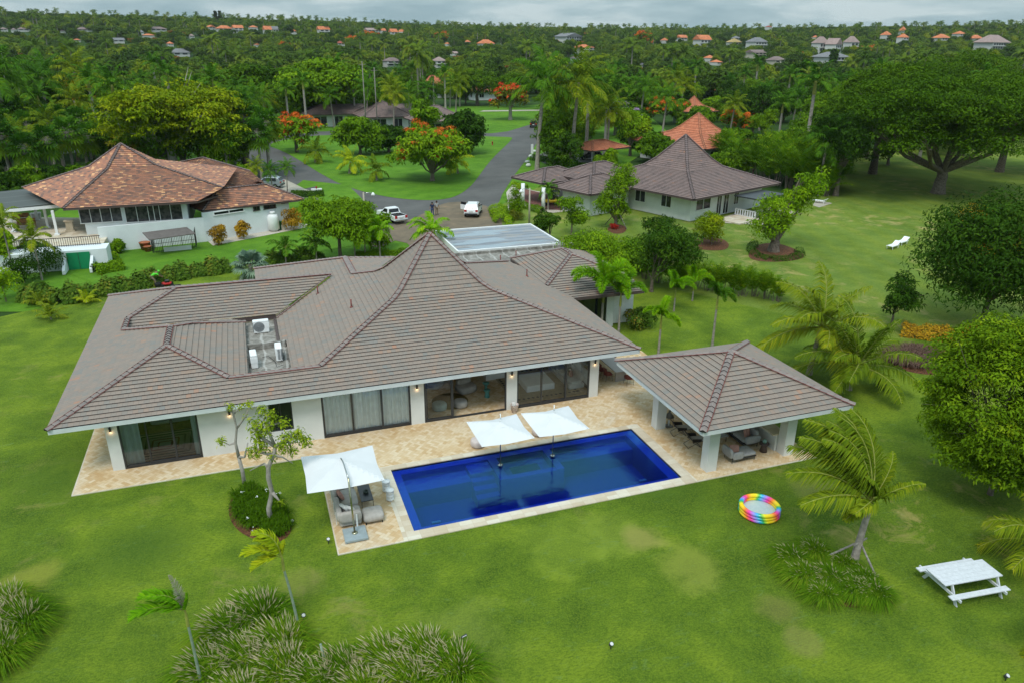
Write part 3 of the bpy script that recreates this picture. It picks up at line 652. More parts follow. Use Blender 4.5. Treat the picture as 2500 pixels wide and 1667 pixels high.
# left slope
Lp=lambda x,y:(x,y,Lz(x))
TP([Lp(-10.15,Y0),Lp(*LA[:2]),Lp(*LA2[:2]),Lp(-8.0,47.15),Lp(-8.0,49.3),Lp(-5.25,52.05),Lp(-10.15,57.0)],(-1,0,-S),Lp(-10.15,Y0))
# right facing slope of the left wing
Rp=lambda x,y:(x,y,LA[2]-S*(x+5.08))
TP([LA,Rp(-2.05,38.05),Rp(-1.13,38.05),Rp(-1.13,47.3),Rp(-1.98,47.3),LA2],(1,0,-S),LA)
# back slope of the left wing
Bp=lambda x,y:(x,y,LA2[2]-S*(y-44.2))
TP([LA2,Bp(-8.0,47.15),Bp(-1.98,47.3)],(0,1,-S),LA2)
# rear wing front slope
bz=Lz(-5.25); BFp=lambda x,y:(x,y,bz+S*(y-52.05))
TP([BFp(-8.0,49.3),BFp(-8.0,48.4),BFp(.83,48.2),BFp(4.9,52.05),BFp(-5.25,52.05)],(0,-1,-S),BFp(-8,49.3))
# rear wing back slope
TP([(-5.25,52.05,bz),(4.9,52.05,bz),(.2,57.0,bz-S*4.95),(-10.15,57.0,bz-S*4.95)],(0,1,-S),(-5.25,52.05,bz))
# main left slope (lower)
Mp=lambda x,y:(x,y,Mz(x-X0))
TP([Mp(1.15,38.05),Mp(X0+1.99,38.05),Mp(X0+k,Y0+k),Mp(X0+k,Y1-k),Mp(6.33,50.77),Mp(6.33,55.15),Mp(-.2,61.8),Mp(-.2,57.4),Mp(4.9,52.05),Mp(.83,48.2),Mp(.83,43.7),Mp(1.15,43.7)],(-1,0,-S),Mp(-.2,38))
# main right slope
Qp=lambda x,y:(x,y,Mz(X1-x))
TP([Qp(X1,Y0),Qp(X1,52.4),Qp(19.0,54.44),Qp(X1-k,Y1-k),Qp(X1-k,Y0+k)],(1,0,-S),Qp(X1,Y0))
# main back slope
Tp=lambda x,y:(x,y,kz-S*(y-(Y1-k)))
TP([Tp(X0+k,Y1-k),Tp(X1-k,Y1-k),Tp(19.0,54.44),Tp(8.5,54.44)],(0,1,-S),Tp(X0+k,Y1-k))
dq=ray(963.9,628.3); tq=55.15/dq.y; Qf=Vector((dq.x*tq,55.15,HC+dq.z*tq))
TP([(X0+k,Y1-k,kz),(6.33,50.77,Mz(6.33-X0)),tuple(Qf)],(1,0.6,-S),(6.33,50,5))
TP([(6.33,50.77,Mz(6.33-X0)),(6.33,55.15,Mz(6.33-X0)),tuple(Qf)],(1,0.6,-S),(6.33,50,5))
# flared upper pyramid
for i in range(1,len(PRF)-1):
    d0,z0=PRF[i]; d1,z1=PRF[i+1]; a=[(X0+d0,Y0+d0,z0),(X1-d0,Y0+d0,z0),(X1-d0,Y1-d0,z0),(X0+d0,Y1-d0,z0)]; c=[(X0+d1,Y0+d1,z1),(X1-d1,Y0+d1,z1),(X1-d1,Y1-d1,z1),(X0+d1,Y1-d1,z1)]
    for j,dn in enumerate(((0,-1),(1,0),(0,1),(-1,0))):
        q=[a[j],a[(j+1)%4]]+([c[(j+1)%4],c[j]] if d1<HW-.01 else [c[j]])
        sl=(z1-z0)/(d1-d0); TP(q,(dn[0],dn[1],-sl),a[j])
# rear right hipped roof
ze=3.45; A0=Vector((19.95,48.4,ze))
def solve_hip(corner,sx,sy,px,py):
    best=None
    for i in range(400):
        d=1+i*.015
        for jz in (0,):
            # ray point where y matches
            rr=ray(px,py); yy=corner[1]+sy*d; t=yy/rr.y; X=rr.x*t
            e=abs(X-(corner[0]+sx*d))
            if best is None or e<best[0]: best=(e,d,HC+rr.z*t)
    return best[1],best[2]
dA,zA=solve_hip(A0,1,1,1395,619.5)
AP=Vector((A0.x+dA,A0.y+dA,zA)); XR=A0.x+2*dA; AP2=Vector((AP.x,56.2-dA*.75,zA)); 
sr=(zA-ze)/dA
FL=Vector((19.95,46.3,ze-.1)); 
TP([(19.9,56.3,ze),(19.95,48.4,ze),AP,AP2],(-1,0,-sr),(19.95,48.4,ze))
TP([(19.95,48.4,ze),(19.95,46.3,ze-.68*sr*2.1),(XR,46.3,ze-.68*sr*2.1),(XR,48.4,ze)],(0,-1,-.68*sr),(19.95,48.4,ze))
TP([(19.95,48.4,ze),(XR,48.4,ze),AP],(0,-1,-sr),(19.95,48.4,ze))
TP([(XR,48.4,ze),(XR,56.3,ze),AP2,AP],(1,0,-sr),(XR,48.4,ze))
roofo=link('roof',roof_mesh(rm,uvl,'roof',['slate_roof_tile','tile_riser']),villa,loc=(0,-36.8,0))
cm3=['ridge_tile','ridge_mortar','tile_riser']
def hipline(pts,**kw):
    for a,b_ in zip(pts,pts[1:]): caps(cp,a,b_,**kw)
hp=lambda i,sx,sy:(CX+sx*(HW-PRF[i][0]),CY+sy*(HW-PRF[i][0]),PRF[i][1]+.03)
for sx,sy,i0 in ((1,-1,0),): hipline([hp(i,sx,sy) for i in range(5)])
hipline([(X0+1.99,38.05,3.78)]+[hp(i,-1,-1) for i in range(1,5)])
hipline([(6.33,50.77,Mz(6.33-X0)+.03)]+[hp(i,-1,1) for i in range(1,5)])
hipline([(19.0,54.44,3.8)]+[hp(i,1,1) for i in range(1,5)])
z_=.03
hipline([F(-10.15,Y0),(LA[0],LA[1],LA[2]+z_)]); hipline([(-2.05,38.05,3.78),(LA[0],LA[1],LA[2]+z_)])
hipline([(-2.05,38.05,3.77),(X0+1.99,38.05,3.77)],w=.12,h=.06); hipline([(LA[0],LA[1],LA[2]+z_),(LA2[0],LA2[1],LA2[2]+z_)])
hipline([(-8.0,47.15,Lz(-8)+z_),(LA2[0],LA2[1],LA2[2]+z_)]); hipline([Rp(-1.13,47.3),(LA2[0]+1,LA2[1]+1,LA2[2]-.3+z_)],w=.12,h=.07); hipline([(LA2[0]+1,LA2[1]+1,LA2[2]-.3+z_),LA2],w=.14,h=.08)
hipline([(-8.0,47.15,Lz(-8)+z_),(-8.0,49.3,Lz(-8)+z_)],w=.13,h=.07); hipline([(-8.0,49.3,Lz(-8)+z_),(-5.25,52.05,bz+z_)])
hipline([(-10.15,57.0,3.1),(-5.25,52.05,bz+z_)]); hipline([(-5.25,52.05,bz+z_),(4.9,52.05,bz+z_)])
hipline([(.83,48.2,3.2),(4.9,52.05,bz)],w=.05,h=.03)
hipline([(-.2,61.8,Mz(-.2-X0)+z_),(6.33,55.15,Mz(6.33-X0)+z_)]); hipline([(6.33,55.15,Mz(6.33-X0)+z_),(6.33,50.77,Mz(6.33-X0)+z_)],w=.2); hipline([(6.33,55.15,Mz(6.33-X0)),tuple(Qf)],w=.12,h=.06)
hipline([(19.95,48.4,ze+z_),AP]); hipline([(XR,48.4,ze+z_),AP]); hipline([AP,AP2]); hipline([(19.9,56.3,ze+z_),AP2])
cp.build('ridge_cap',cm3,roofo)
for (x,y,z) in ((3.7,49.6,4.1),(5.27,44.58,4.61),(19.0,49.99,3.8),(18.5,54.7,3.7),(20.3,56.0,3.6),(16.3,55.5,3.3)):
    h=.55 if x!=16.3 else .25
    MB().tube([(x,y,z-.1),(x,y,z+h)],.045,8).lathe([(.13,-.02),(.06,.10)],(x,y,z),8).build('vent_pipe','ridge_mortar',roofo)
# fascia boards under the eaves
b=MB(); f0,f1=2.84,3.07
def fas(p,q,t=.06,z0=f0,z1=f1,mb=b):
    p=Vector((*p,0)); q=Vector((*q,0)); d=(q-p); L=d.length; c=(p+q)/2; mb.box((c.x,c.y,(z0+z1)/2),(L,t,z1-z0),math.atan2(d.y,d.x))
fas((-10.12,Y0+.03),(X1-.03,Y0+.03)); fas((-10.12,Y0+.09),(-10.12,57.0)); fas((X1-.03,Y0+.09),(X1-.03,46)); fas((-10,57),(-.2,57))
vpart('fascia',b,'fascia_paint')
b=MB(); fas((19.92,46.27),(19.92,56.2),.08,ze-.45,ze-.03,b); fas((19.96,46.25),(XR,46.25),.08,ze-.62,ze-.40,b); vpart('fascia',b,'fascia_dark')
b=MB(); b.bb(-10.05,X1-.1,Y0+.1,41,2.86,2.92); b.bb(-10.05,-8.0,41,57,2.86,2.92); b.bb(18.75,X1-.1,41,46,2.86,2.92); vpart('soffit',b,'soffit')
# gutter well with condensers
b=MB(); b.bb(-1.13,1.16,38.0,43.7,2.75,2.95); b.bb(-1.13,.83,43.7,48.2,2.75,3.05); b.bb(-1.1,1.1,43.55,43.72,2.95,3.32); b.bb(-8.0,-1.13,47.2,48.4,2.9,3.2)
b.bb(-1.2,-1.08,38.1,43.6,2.8,3.38); b.bb(-1.25,-1.10,43.7,47.3,2.95,3.42); b.bb(.80,.95,43.7,48.1,2.9,3.15)
vpart('roof_well',b,'worn_concrete')
b=MB(); b.bb(-7.9,-3.3,48.32,48.40,3.22,3.46); b.bb(-3.3,.8,48.26,48.34,3.1,3.4,1); b.bb(.62,.78,43.75,48.2,3.08,3.2,1); vpart('beam',b,['wood','fascia_dark'])
# flat roofs behind
b=MB(); b.bb(15.7,26.6,54.7,59.2,2.9,3.2); b.bb(15.7,26.6,59.2,59.45,2.9,3.4); b.bb(26.6,26.85,55.2,59.45,2.9,3.5); vpart('flat_roof',b,'worn_concrete')
b=MB(); b.bb(16.75,26.35,60.75,68.75,2.75,3.08); o=vpart('carport_roof',b,'felt_roof')
b=MB(); b.bb(16.6,26.5,60.55,60.75,2.66,3.22); b.bb(16.6,26.5,68.75,68.9,2.66,3.18); b.bb(16.6,16.75,60.75,68.75,2.66,3.18); b.bb(26.35,26.5,60.75,68.75,2.66,3.18); b.build('edge_trim','white_paint',o)
for x in (17,26): 
    for y in (61.2,68.3): b=MB(); b.bb(x-.2,x+.2,y-.2,y+.2,0,2.7); vpart('column',b,'white_render')
# walls
def wall_x(x0,x1,z0=DZ,z1=2.9,y=36.8,t=.25):
    b=MB(); b.bb(x0,x1,y,y+t,z0,z1); vpart('wall',b,'white_render')
OPS=[(-7.4,-3.75),(2.38,7.19),(7.96,12.84),(13.49,18.14)]
xs=[-7.95]; 
for a,c in OPS: wall_x(xs[-1],a) if not (xs[-1]==-3.75) else None; xs.append(c)
# the solid bay with the bedroom window
wall_x(-3.75,-.30); wall_x(.87,2.38); wall_x(-.30,.87,DZ,.86); wall_x(18.14,18.73)
b=MB(); b.bb(-7.95,-7.7,37.05,57,DZ,2.9); vpart('wall',b,'white_render')
b=MB(); b.bb(-7.7,18.5,45.2,45.4,DZ,2.9); b.bb(-3.3,-3.1,37.1,45.2,DZ,2.9); b.bb(1.9,2.1,37.1,45.2,DZ,2.9); b.bb(7.5,7.65,37.1,42.0,DZ,2.9); vpart('interior_wall',b,'interior_wall')
b=MB(); b.bb(-7.9,18.6,36.9,45.3,2.80,2.85); vpart('ceiling',b,'white_render')
b=MB(); b.bb(-7.69,-3.3,37.06,45.2,DZ+.005,DZ+.02); vpart('floor',b,'wood')
# right side: glazed wall and rear suite
def sliding(x0,x1,y=36.86,n=3,hgt=2.78,name='sliding_door',glass='door_glass',z0=DZ,openp=None,axis='x',fw=.09):
    root=MB(); D_=.10
    def bar(a,c,z_0,z_1,dy=0,mb=root):
        if axis=='x': mb.bb(a,c,y-D_/2+dy,y+D_/2+dy,z_0,z_1)
        else: mb.bb(y-D_/2+dy,y+D_/2+dy,a,c,z_0,z_1)
    bar(x0,x0+fw,z0,hgt); bar(x1-fw,x1,z0,hgt); bar(x0+fw,x1-fw,z0,z0+fw); bar(x0+fw,x1-fw,hgt-fw,hgt)
    fr=vpart(name,root,'dark_frame'); wd=(x1-x0)/n
    for i in range(n):
        if openp and i not in openp: continue
        a=x0+wd*i+ (0 if i else fw); c=x0+wd*(i+1)-(0 if i<n-1 else fw)
        m_=MB(); dy=.03 if i%2 else -.03
        if i>0: bar(x0+wd*i-.05,x0+wd*i+.05,z0+fw,hgt-fw,dy,m_)
        bar(a+.05,c-.05,z0+fw,z0+fw+.10,dy,m_); 
        if openp: bar(c-.08,c+.06,z0+fw,hgt-fw,dy,m_); bar(a-.0,a+.12,z0+fw,hgt-fw,-dy,m_)
        m_.build('sash',['dark_frame'],fr)
        p_=MB(); z2=z0+fw+.1; yy=y+dy
        if axis=='x': p_.poly([(a,yy,z2),(c,yy,z2),(c,yy,hgt-fw),(a,yy,hgt-fw)])
        else: p_.poly([(yy,a,z2),(yy,c,z2),(yy,c,hgt-fw),(yy,a,hgt-fw)])
        p_.build('pane',glass,fr)
    return fr
sliding(-7.4,-3.75,glass='tinted_glass'); sliding(2.38,7.19); sliding(7.96,12.84,n=3,openp=(0,)); sliding(13.49,18.14)
sliding(37.1,44.2,y=18.6,n=4,axis='y')
b=MB(); b.bb(-.24,.81,36.95,36.96,.9,2.76); o=vpart('window',b,'dark_glass')
b=MB(); b.bb(-.30,.87,36.86,36.93,.86,.92); b.bb(-.30,-.24,36.86,36.93,.92,2.9); b.bb(.81,.87,36.86,36.93,.92,2.9); b.bb(.25,.31,36.87,36.92,.92,2.9); b.build('window_frame','dark_frame',o)
b=MB(); b.bb(20.9,27.0,47.9,48.1,DZ,3.0); b.bb(20.9,21.1,46.7,47.9,DZ,3.0); vpart('wall',b,'interior_wall')
p=at(1493,797,0); b=MB(); b.bb(p.x-.5,p.x+.1,p.y,p.y+.3,0,2.95); vpart('column',b,'white_render')
b=MB(); b.bb(21.1,p.x-.5,p.y+.1,p.y+.15,0,2.9); vpart('window',b,'dark_glass')
b=MB(); b.bb(X0+.3,18.6,44.8,45.2,DZ,2.9); vpart('wall',b,'interior_wall')
for i,x in enumerate((-7.70,-2.21,7.57,13.15,18.44)):
    o=vpart('wall_lamp',MB().lathe([(.04,-.14),(.055,-.13),(.055,.10),(.04,.12)],(x,36.73,2.38),10),'black_metal')
    MB().lathe([(.0,-.16),(.04,-.15)],(x,36.73,2.38),10).build('bulb','lamp_glow',o)
    if i<5:
        ld=bpy.data.lights.new('lamp_glow','POINT'); ld.energy=.7; ld.color=(1,.62,.3); ld.shadow_soft_size=.03; lo=bpy.data.objects.new('lamp_light',ld); COL.objects.link(lo); lo.location=(x,36.70,2.16)
# ------------------------------------------------------------------ pavilion
pav=empty('pavilion',(23.5,30.7,0),0,'open poolside pavilion with a square hipped slate roof on thick white columns','pavilion')
rm=MB(); uvl=[]; cp=MB(); a=[Vector((19.0,26.2,3.0)),Vector((27.97,26.2,3.0)),Vector((27.97,35.2,3.0)),Vector((18.97,35.2,3.0))]; A=Vector((23.42,30.62,4.80))
for j,dn in enumerate(((0,-1),(1,0),(0,1),(-1,0))): tiled_plane(rm,uvl,[a[j],a[(j+1)%4],A],(dn[0],dn[1],-.4),a[j],course=.31)
po=link('roof',roof_mesh(rm,uvl,'roof',['slate_roof_tile','tile_riser']),pav,loc=(-23.5,-30.7,0))
for q in a: caps(cp,q+Vector((0,0,.03)),A+Vector((0,0,.03)),w=.165,h=.09)
cp.build('ridge_cap',cm3,po)
def ppart(name,mb,m): return mb.build(name,m,pav,loc=(-23.5,-30.7,0))
b=MB(); fas((19.03,26.23),(27.94,26.23),.06,2.76,2.98,b); fas((19.03,26.3),(19.03,35.1),.06,2.76,2.98,b); fas((27.94,26.3),(27.94,35.1),.06,2.76,2.98,b); fas((19.03,35.17),(27.94,35.17),.06,2.76,2.98,b); ppart('fascia',b,'fascia_paint')
b=MB(); b.bb(19.06,27.9,26.26,35.1,2.78,2.84); ppart('soffit',b,'soffit')
for (x,y) in ((20.42,27.38),(20.26,32.12),(25.15,27.45),(26.25,33.0)):
    b=MB(); b.box((x,y,1.4),(.58,.56,2.8)); ppart('column',b,'white_render')
b=MB(); b.bb(24.75,24.95,27.8,32.6,DZ,1.0); o=ppart('counter',b,'white_render')
b=MB(); b.bb(24.5,25.35,27.75,32.7,1.0,1.07); b.build('countertop','coping_stone',o)
p=at(1730,1090,0); b=MB().tube([(20.2,27.09,1.5),(20.2,27.0,1.45),(20.38,26.95,1.3),(20.38,26.95,.8)],.02,6); 
# ------------------------------------------------------------------ vegetation generators
class LB:
    """leaf buffer: quads with a per-face random value"""
    def __init__(s): s.q=[]; s.r=[]; s.m=[]
    def quads(s,Q,r,mi=0):
        Q=np.asarray(Q,dtype=np.float32).reshape(-1,4,3); s.q.append(Q); s.r.append(np.broadcast_to(np.asarray(r,dtype=np.float32),(len(Q),)).copy()); s.m.append(np.full(len(Q),mi,dtype=np.int32))
    def mesh(s,name,mats):
        Q=np.concatenate(s.q); r=np.concatenate(s.r); mi=np.concatenate(s.m); n=len(Q)
        me=bpy.data.meshes.new(name); me.vertices.add(n*4); me.vertices.foreach_set('co',Q.ravel())
        me.loops.add(n*4); me.loops.foreach_set('vertex_index',np.arange(n*4,dtype=np.int32))
        me.polygons.add(n); me.polygons.foreach_set('loop_start',np.arange(0,n*4,4,dtype=np.int32))
        try: me.polygons.foreach_set('loop_total',np.full(n,4,dtype=np.int32))
        except Exception: pass
        me.polygons.foreach_set('material_index',mi)
        a=me.attributes.new('lr','FLOAT','FACE'); a.data.foreach_set('value',np.clip(r,0,1))
        for m in (mats if isinstance(mats,(list,tuple)) else [mats]): me.materials.append(MAT[m])
        me.update(calc_edges=True); return me
def unit(v): return v/np.maximum(np.linalg.norm(v,axis=-1,keepdims=True),1e-9)
def leaves(lb,rng,P,Nn,L,W,r,mi=0,droop=.3,jit=.55):
    """diamond leaves at P facing roughly Nn"""
    n=len(P); Nn=unit(Nn+rng.normal(0,jit*.6,(n,3)))
    t=unit(np.cross(Nn,rng.normal(0,1,(n,3)))); b=np.cross(Nn,t)
    L=L*rng.uniform(.6,1.3,(n,1)); Wd=W*rng.uniform(.6,1.3,(n,1))
    tip=P+t*L-np.array([0,0,1])*droop*L; mid=P+t*L*.45
    lb.quads(np.stack([P,mid+b*Wd*.5,tip,mid-b*Wd*.5],1),r,mi)
def clump_leaves(lb,rng,C,Rc,n,L,W,mi=0,squash=.7,base_r=None,up=.5,flat=0,inner=.45):
    """n leaves per clump on squashed spheres around each C"""
    k=len(C); Rc=np.broadcast_to(np.asarray(Rc,float),(k,))
    d=unit(rng.normal(0,1,(k,n,3))+np.array([0,0,up])); rad=rng.uniform(inner,1.0,(k,n,1))**.6
    P=C[:,None,:]+d*rad*Rc[:,None,None]*np.array([1,1,squash])
    # break each clump up into sub-lumps
    cr=(rng.uniform(0,1,(k,1)) if base_r is None else base_r[:,None])
    r=np.clip(cr*.62+rng.uniform(0,1,(k,n))*.36,0,1)
    Nn=d*(1-flat)+np.array([0,0,1])*(.25+flat)
    leaves(lb,rng,P.reshape(-1,3),Nn.reshape(-1,3),L,W,r.reshape(-1),mi)
def crown_points(rng,kind,R_,Hc,z0,n):
    """clump centres for a crown of radius R_, height Hc, bottom at z0"""
    if kind=='umbrella':
        nl_=11; la=np.arange(nl_)*2.39996+rng.uniform(0,6); lr_=R_*.68*np.sqrt((np.arange(nl_)+.3)/nl_); lc=np.stack([lr_*np.cos(la),lr_*np.sin(la)],1); lR=R_*rng.uniform(.26,.44,nl_); lh=np.sqrt(np.maximum(0,1-(lr_/R_)**2*.95))*rng.uniform(.72,1.06,nl_)
        i=rng.integers(0,nl_,n); a=rng.uniform(0,2*math.pi,n); q=np.sqrt(rng.uniform(0,1,n)); x=lc[i,0]+lR[i]*q*np.cos(a); y=lc[i,1]+lR[i]*q*np.sin(a)
        z=z0+Hc*np.maximum(.06,(.10+.82*lh[i])-.30*q**2-rng.choice([0,.16,.34],n,p=[.6,.27,.13]))
        return np.stack([x,y,z],1)
    if kind=='round':
        d=unit(rng.normal(0,1,(n,3))+np.array([0,0,.25])); rad=rng.uniform(.62,.92,(n,1))
        return d*rad*np.array([R_,R_,Hc/2])+np.array([0,0,z0+Hc/2])
    if kind=='irregular':
        nb=max(4,n//7); d=unit(rng.normal(0,1,(nb,3))+np.array([0,0,.3])); lob=d*rng.uniform(.35,.72,(nb,1))*np.array([R_,R_,Hc/2])+np.array([0,0,z0+Hc/2])
        i=rng.integers(0,nb,n); return lob[i]+rng.normal(0,.17,(n,3))*np.array([R_,R_,Hc/2])
    if kind=='cone':
        t=rng.uniform(0,1,n)**1.3; a=rng.uniform(0,2*math.pi,n); rr=R_*(1-t)*rng.uniform(.5,.95,n)
        return np.stack([rr*np.cos(a),rr*np.sin(a),z0+Hc*t],1)
    if kind=='column':
        t=rng.uniform(0,1,n); a=rng.uniform(0,2*math.pi,n); rr=R_*np.minimum(1,(1-t)*3)**.6*np.minimum(1,.5+t*3)*rng.uniform(.4,.8,n)
        return np.stack([rr*np.cos(a),rr*np.sin(a),z0+Hc*t],1)
def trunk_mesh(rng,name,H_,r0,C,z0,kind,bark='bark',lean=(0,0),nlimb=9,fork=None):
    b=MB(); zf=fork if fork is not None else z0*.85+.05*H_; p=[]; 
    for i in range(5):
        t=i/4; p.append((lean[0]*t*t+rng.normal(0,.03)*H_*.2*t,lean[1]*t*t,zf*t-(.25 if i==0 else 0)))
    b.tube(p,[r0*1.35,r0*1.05,r0*.95,r0*.88,r0*.8],9,0,cap=False)
    top=Vector(p[-1]); idx=rng.permutation(len(C))[:nlimb]
    for j in idx:
        c=Vector(C[j]); m1=top.lerp(c,.4)+Vector((0,0,(c.z-top.z)*(-.08 if kind=='umbrella' else .05)))+Vector(rng.normal(0,.04,3)*H_*.5)
        m2=top.lerp(c,.75)+Vector((0,0,(c.z-top.z)*(.06)))
        b.tube([top-Vector((0,0,.1*r0)),m1,m2,c],[r0*.5,r0*.33,r0*.2,r0*.07],6,0,cap=False)
        if nlimb>5:
            for q in range(2):
                e=c+Vector(rng.normal(0,.12,3)*H_*.6); b.tube([m1,m1.lerp(e,.6)+Vector((0,0,.05*H_)),e],[r0*.22,r0*.13,r0*.04],5,0,cap=False)
    return b.mesh(name,bark)
def make_tree(seed,kind,H_,R_,z0,leafm,nc=70,nl=90,L=.35,W=.2,r0=None,bark='bark',cr=None,squash=.6,flat=0,blossom=None,nb=.2,bL=None,lean=(0,0),nlimb=9,lump=.22,fork=None,top_leaf=None):
    """returns (trunk mesh, crown mesh, blossom mesh or None)"""
    rng=np.random.default_rng(seed); C=crown_points(rng,kind,R_*(1-lump*.55),H_-z0-R_*lump*.35,z0,nc)
    C[:,0]+=lean[0]; C[:,1]+=lean[1]
    Rc=R_*lump*rng.uniform(.7,1.35,nc); lb=LB()
    clump_leaves(lb,rng,C,Rc,nl,L,W,0,squash,None,.5,flat)
    # small satellites for a ragged outline
    ns=nc; cs=C[rng.integers(0,nc,ns)]+unit(rng.normal(0,1,(ns,3))+np.array([0,0,.2]))*R_*lump*1.15*np.array([1,1,squash]); clump_leaves(lb,rng,cs,R_*lump*.42,max(6,nl//5),L,W,0,squash,None,.4,flat)
    me=lb.mesh('crown',leafm); bm_=None
    if blossom:
        lb=LB(); k=rng.choice(nc,int(nc*nb),replace=False); cc=C[k]+np.array([0,0,1])*Rc[k][:,None]*squash*.7+rng.normal(0,.3,(len(k),3))*Rc[k][:,None]
        clump_leaves(lb,rng,cc,Rc[k]*.55,max(12,int(nl*.55)),bL or L*.8,(bL or L*.8)*.8,0,.45,None,.9); bm_=lb.mesh('blossom',blossom)
    tm=trunk_mesh(rng,'trunk',H_,r0 or R_*.06,C,z0,kind,bark,lean,nlimb,fork)
    return tm,me,bm_
def plant(meshes,name,loc,label,cat='tree',group=None,rz=0,sc=(1,1,1)):
    tm,cm_,bm_=meshes; e=empty(name,loc,rz,label,cat,group); e.scale=sc
    if tm: link('trunk',tm,e)
    if cm_: link('crown',cm_,e)
    if bm_: link('blossom',bm_,e)
    return e
# ---- palms
def frond(lb,rng,base,az,el,Lf,g=.9,n=34,LL=.75,W=.05,wind=(0,0,0),style='coco',mi=0,rb=None,rmi=None,r0=.4,brown=0,seg=9):
    p=np.array(base,float); d=np.array([math.cos(az)*math.cos(el),math.sin(az)*math.cos(el),math.sin(el)]); P=[p.copy()]; D=[d.copy()]; st_=Lf/seg; wn=np.array(wind,float)
    for i in range(seg):
        t=(i+1)/seg; d=d+np.array([0,0,-1])*g*t*.32+wn*.22*t; d/=np.linalg.norm(d); p=p+d*st_; P.append(p.copy()); D.append(d.copy())
    P=np.array(P); D=np.array(D); tt=np.linspace(.14 if style!='fox' else .10,1.0,n); f=tt*seg; i0=np.minimum(f.astype(int),seg-1); fr=(f-i0)[:,None]
    Q=P[i0]*(1-fr)+P[i0+1]*fr; T=unit(D[i0]*(1-fr)+D[i0+1]*fr); up=np.array([0,0,1.0]); S_=unit(np.cross(T,up)); U_=np.cross(S_,T)
    prof=np.sin(np.clip(tt*.93+.07,0,1)*math.pi)**.55*(1-.25*tt); prof[-1]*=.8
    angs=(0,) if style!='fox' else (-1.0,-.35,.35,1.0)
    for sg in (1,-1):
        for an in angs:
            lat=S_*sg*math.cos(an)+U_*math.sin(an)
            dr={'coco':.55,'royal':.4,'fox':.12,'areca':.05,'young':.1}[style]
            dirn=unit(lat*.9+T*.62+U_*({'areca':.45,'young':.3}.get(style,0))+rng.normal(0,.10,Q.shape)+wn*.5)
            Ln=(LL*prof*rng.uniform(.82,1.12,n))[:,None]
            mid=Q+dirn*Ln*.5; tip=Q+dirn*Ln*.98+np.array([0,0,-1])*dr*Ln+wn*Ln*.3
            wv=unit(np.cross(dirn,U_+rng.normal(0,.25,Q.shape)))*W*.5
            r=np.clip(r0+rng.normal(0,.16,n)+ (an*.1),0,1)
            if brown: r=np.clip(r+tt*brown,0,1)
            lb.quads(np.stack([Q-wv*.5,Q+wv*.5,mid+wv,mid-wv],1),r,mi); lb.quads(np.stack([mid-wv,mid+wv,tip+wv*.15,tip-wv*.15],1),r,mi)
    if rb is not None: rb.tube([tuple(x) for x in P],[.035*Lf/4*(1-.8*i/seg)+.006 for i in range(seg+1)],5,0,cap=False)
def palm(seed,H_,style='coco',nf=18,Lf=3.0,LL=.8,W=.06,n=34,leafm='palm_green',r0=.14,lean=(0,0),wind=(0,0,0),shaft=None,g=.9,trunkm='palm_bark',bark_sh='smooth_green_bark',el=(-.5,1.35),rach=True,brown=.0,fronds=None,dead=0):
    rng=np.random.default_rng(seed); b=MB(); pts=[(lean[0]*t**1.5,lean[1]*t**1.5,H_*t-(.2 if t==0 else 0)) for t in (0,.15,.35,.6,.8,1)]
    b.tube(pts,[r0*1.5,r0*1.1,r0,r0*.9,r0*.85,r0*.8],10,0,cap=False); mats=[trunkm]
    # ring scars
    k=int(H_/.22)
    top=Vector(pts[-1])
    tm=b.mesh('trunk',trunkm)
    lb=LB(); rb=MB()
    if shaft: rb.tube([top-Vector((0,0,.1)),top+Vector((0,0,shaft*.5)),top+Vector((0,0,shaft))],[r0*1.05,r0*.95,r0*.4],8,0,cap=False); top=top+Vector((0,0,shaft*.92))
    if fronds: lst=fronds
    else:
        lst=[]
        for i in range(nf):
            t=(i+.5)/nf; lst.append((i*2.39996+rng.normal(0,.2),el[0]+(el[1]-el[0])*t**.8+rng.normal(0,.08),Lf*rng.uniform(.85,1.1)))
    for fq in lst:
        az,e_,L_=fq[:3]; frond(lb,rng,tuple(top),az,e_,L_,g,n,LL*L_/Lf,W,wind,style,0,rb if rach else None,r0=.55-.25*(e_/1.4)+rng.normal(0,.05),brown=brown)
    return tm,lb.mesh('frond_crown',leafm),rb.mesh('frond_stems','palm_stem') if (rach or shaft) else None
def plant_palm(meshes,name,loc,label,cat='palm tree',group=None,rz=0,sc=1):
    e=empty(name,loc,rz,label,cat,group); e.scale=(sc,sc,sc)
    for nm,me in zip(('trunk','fronds','frond_stem'),meshes):
        if me: link(nm,me,e)
    return e
mat('palm_stem',(.28,.30,.06),.6,.2,5)
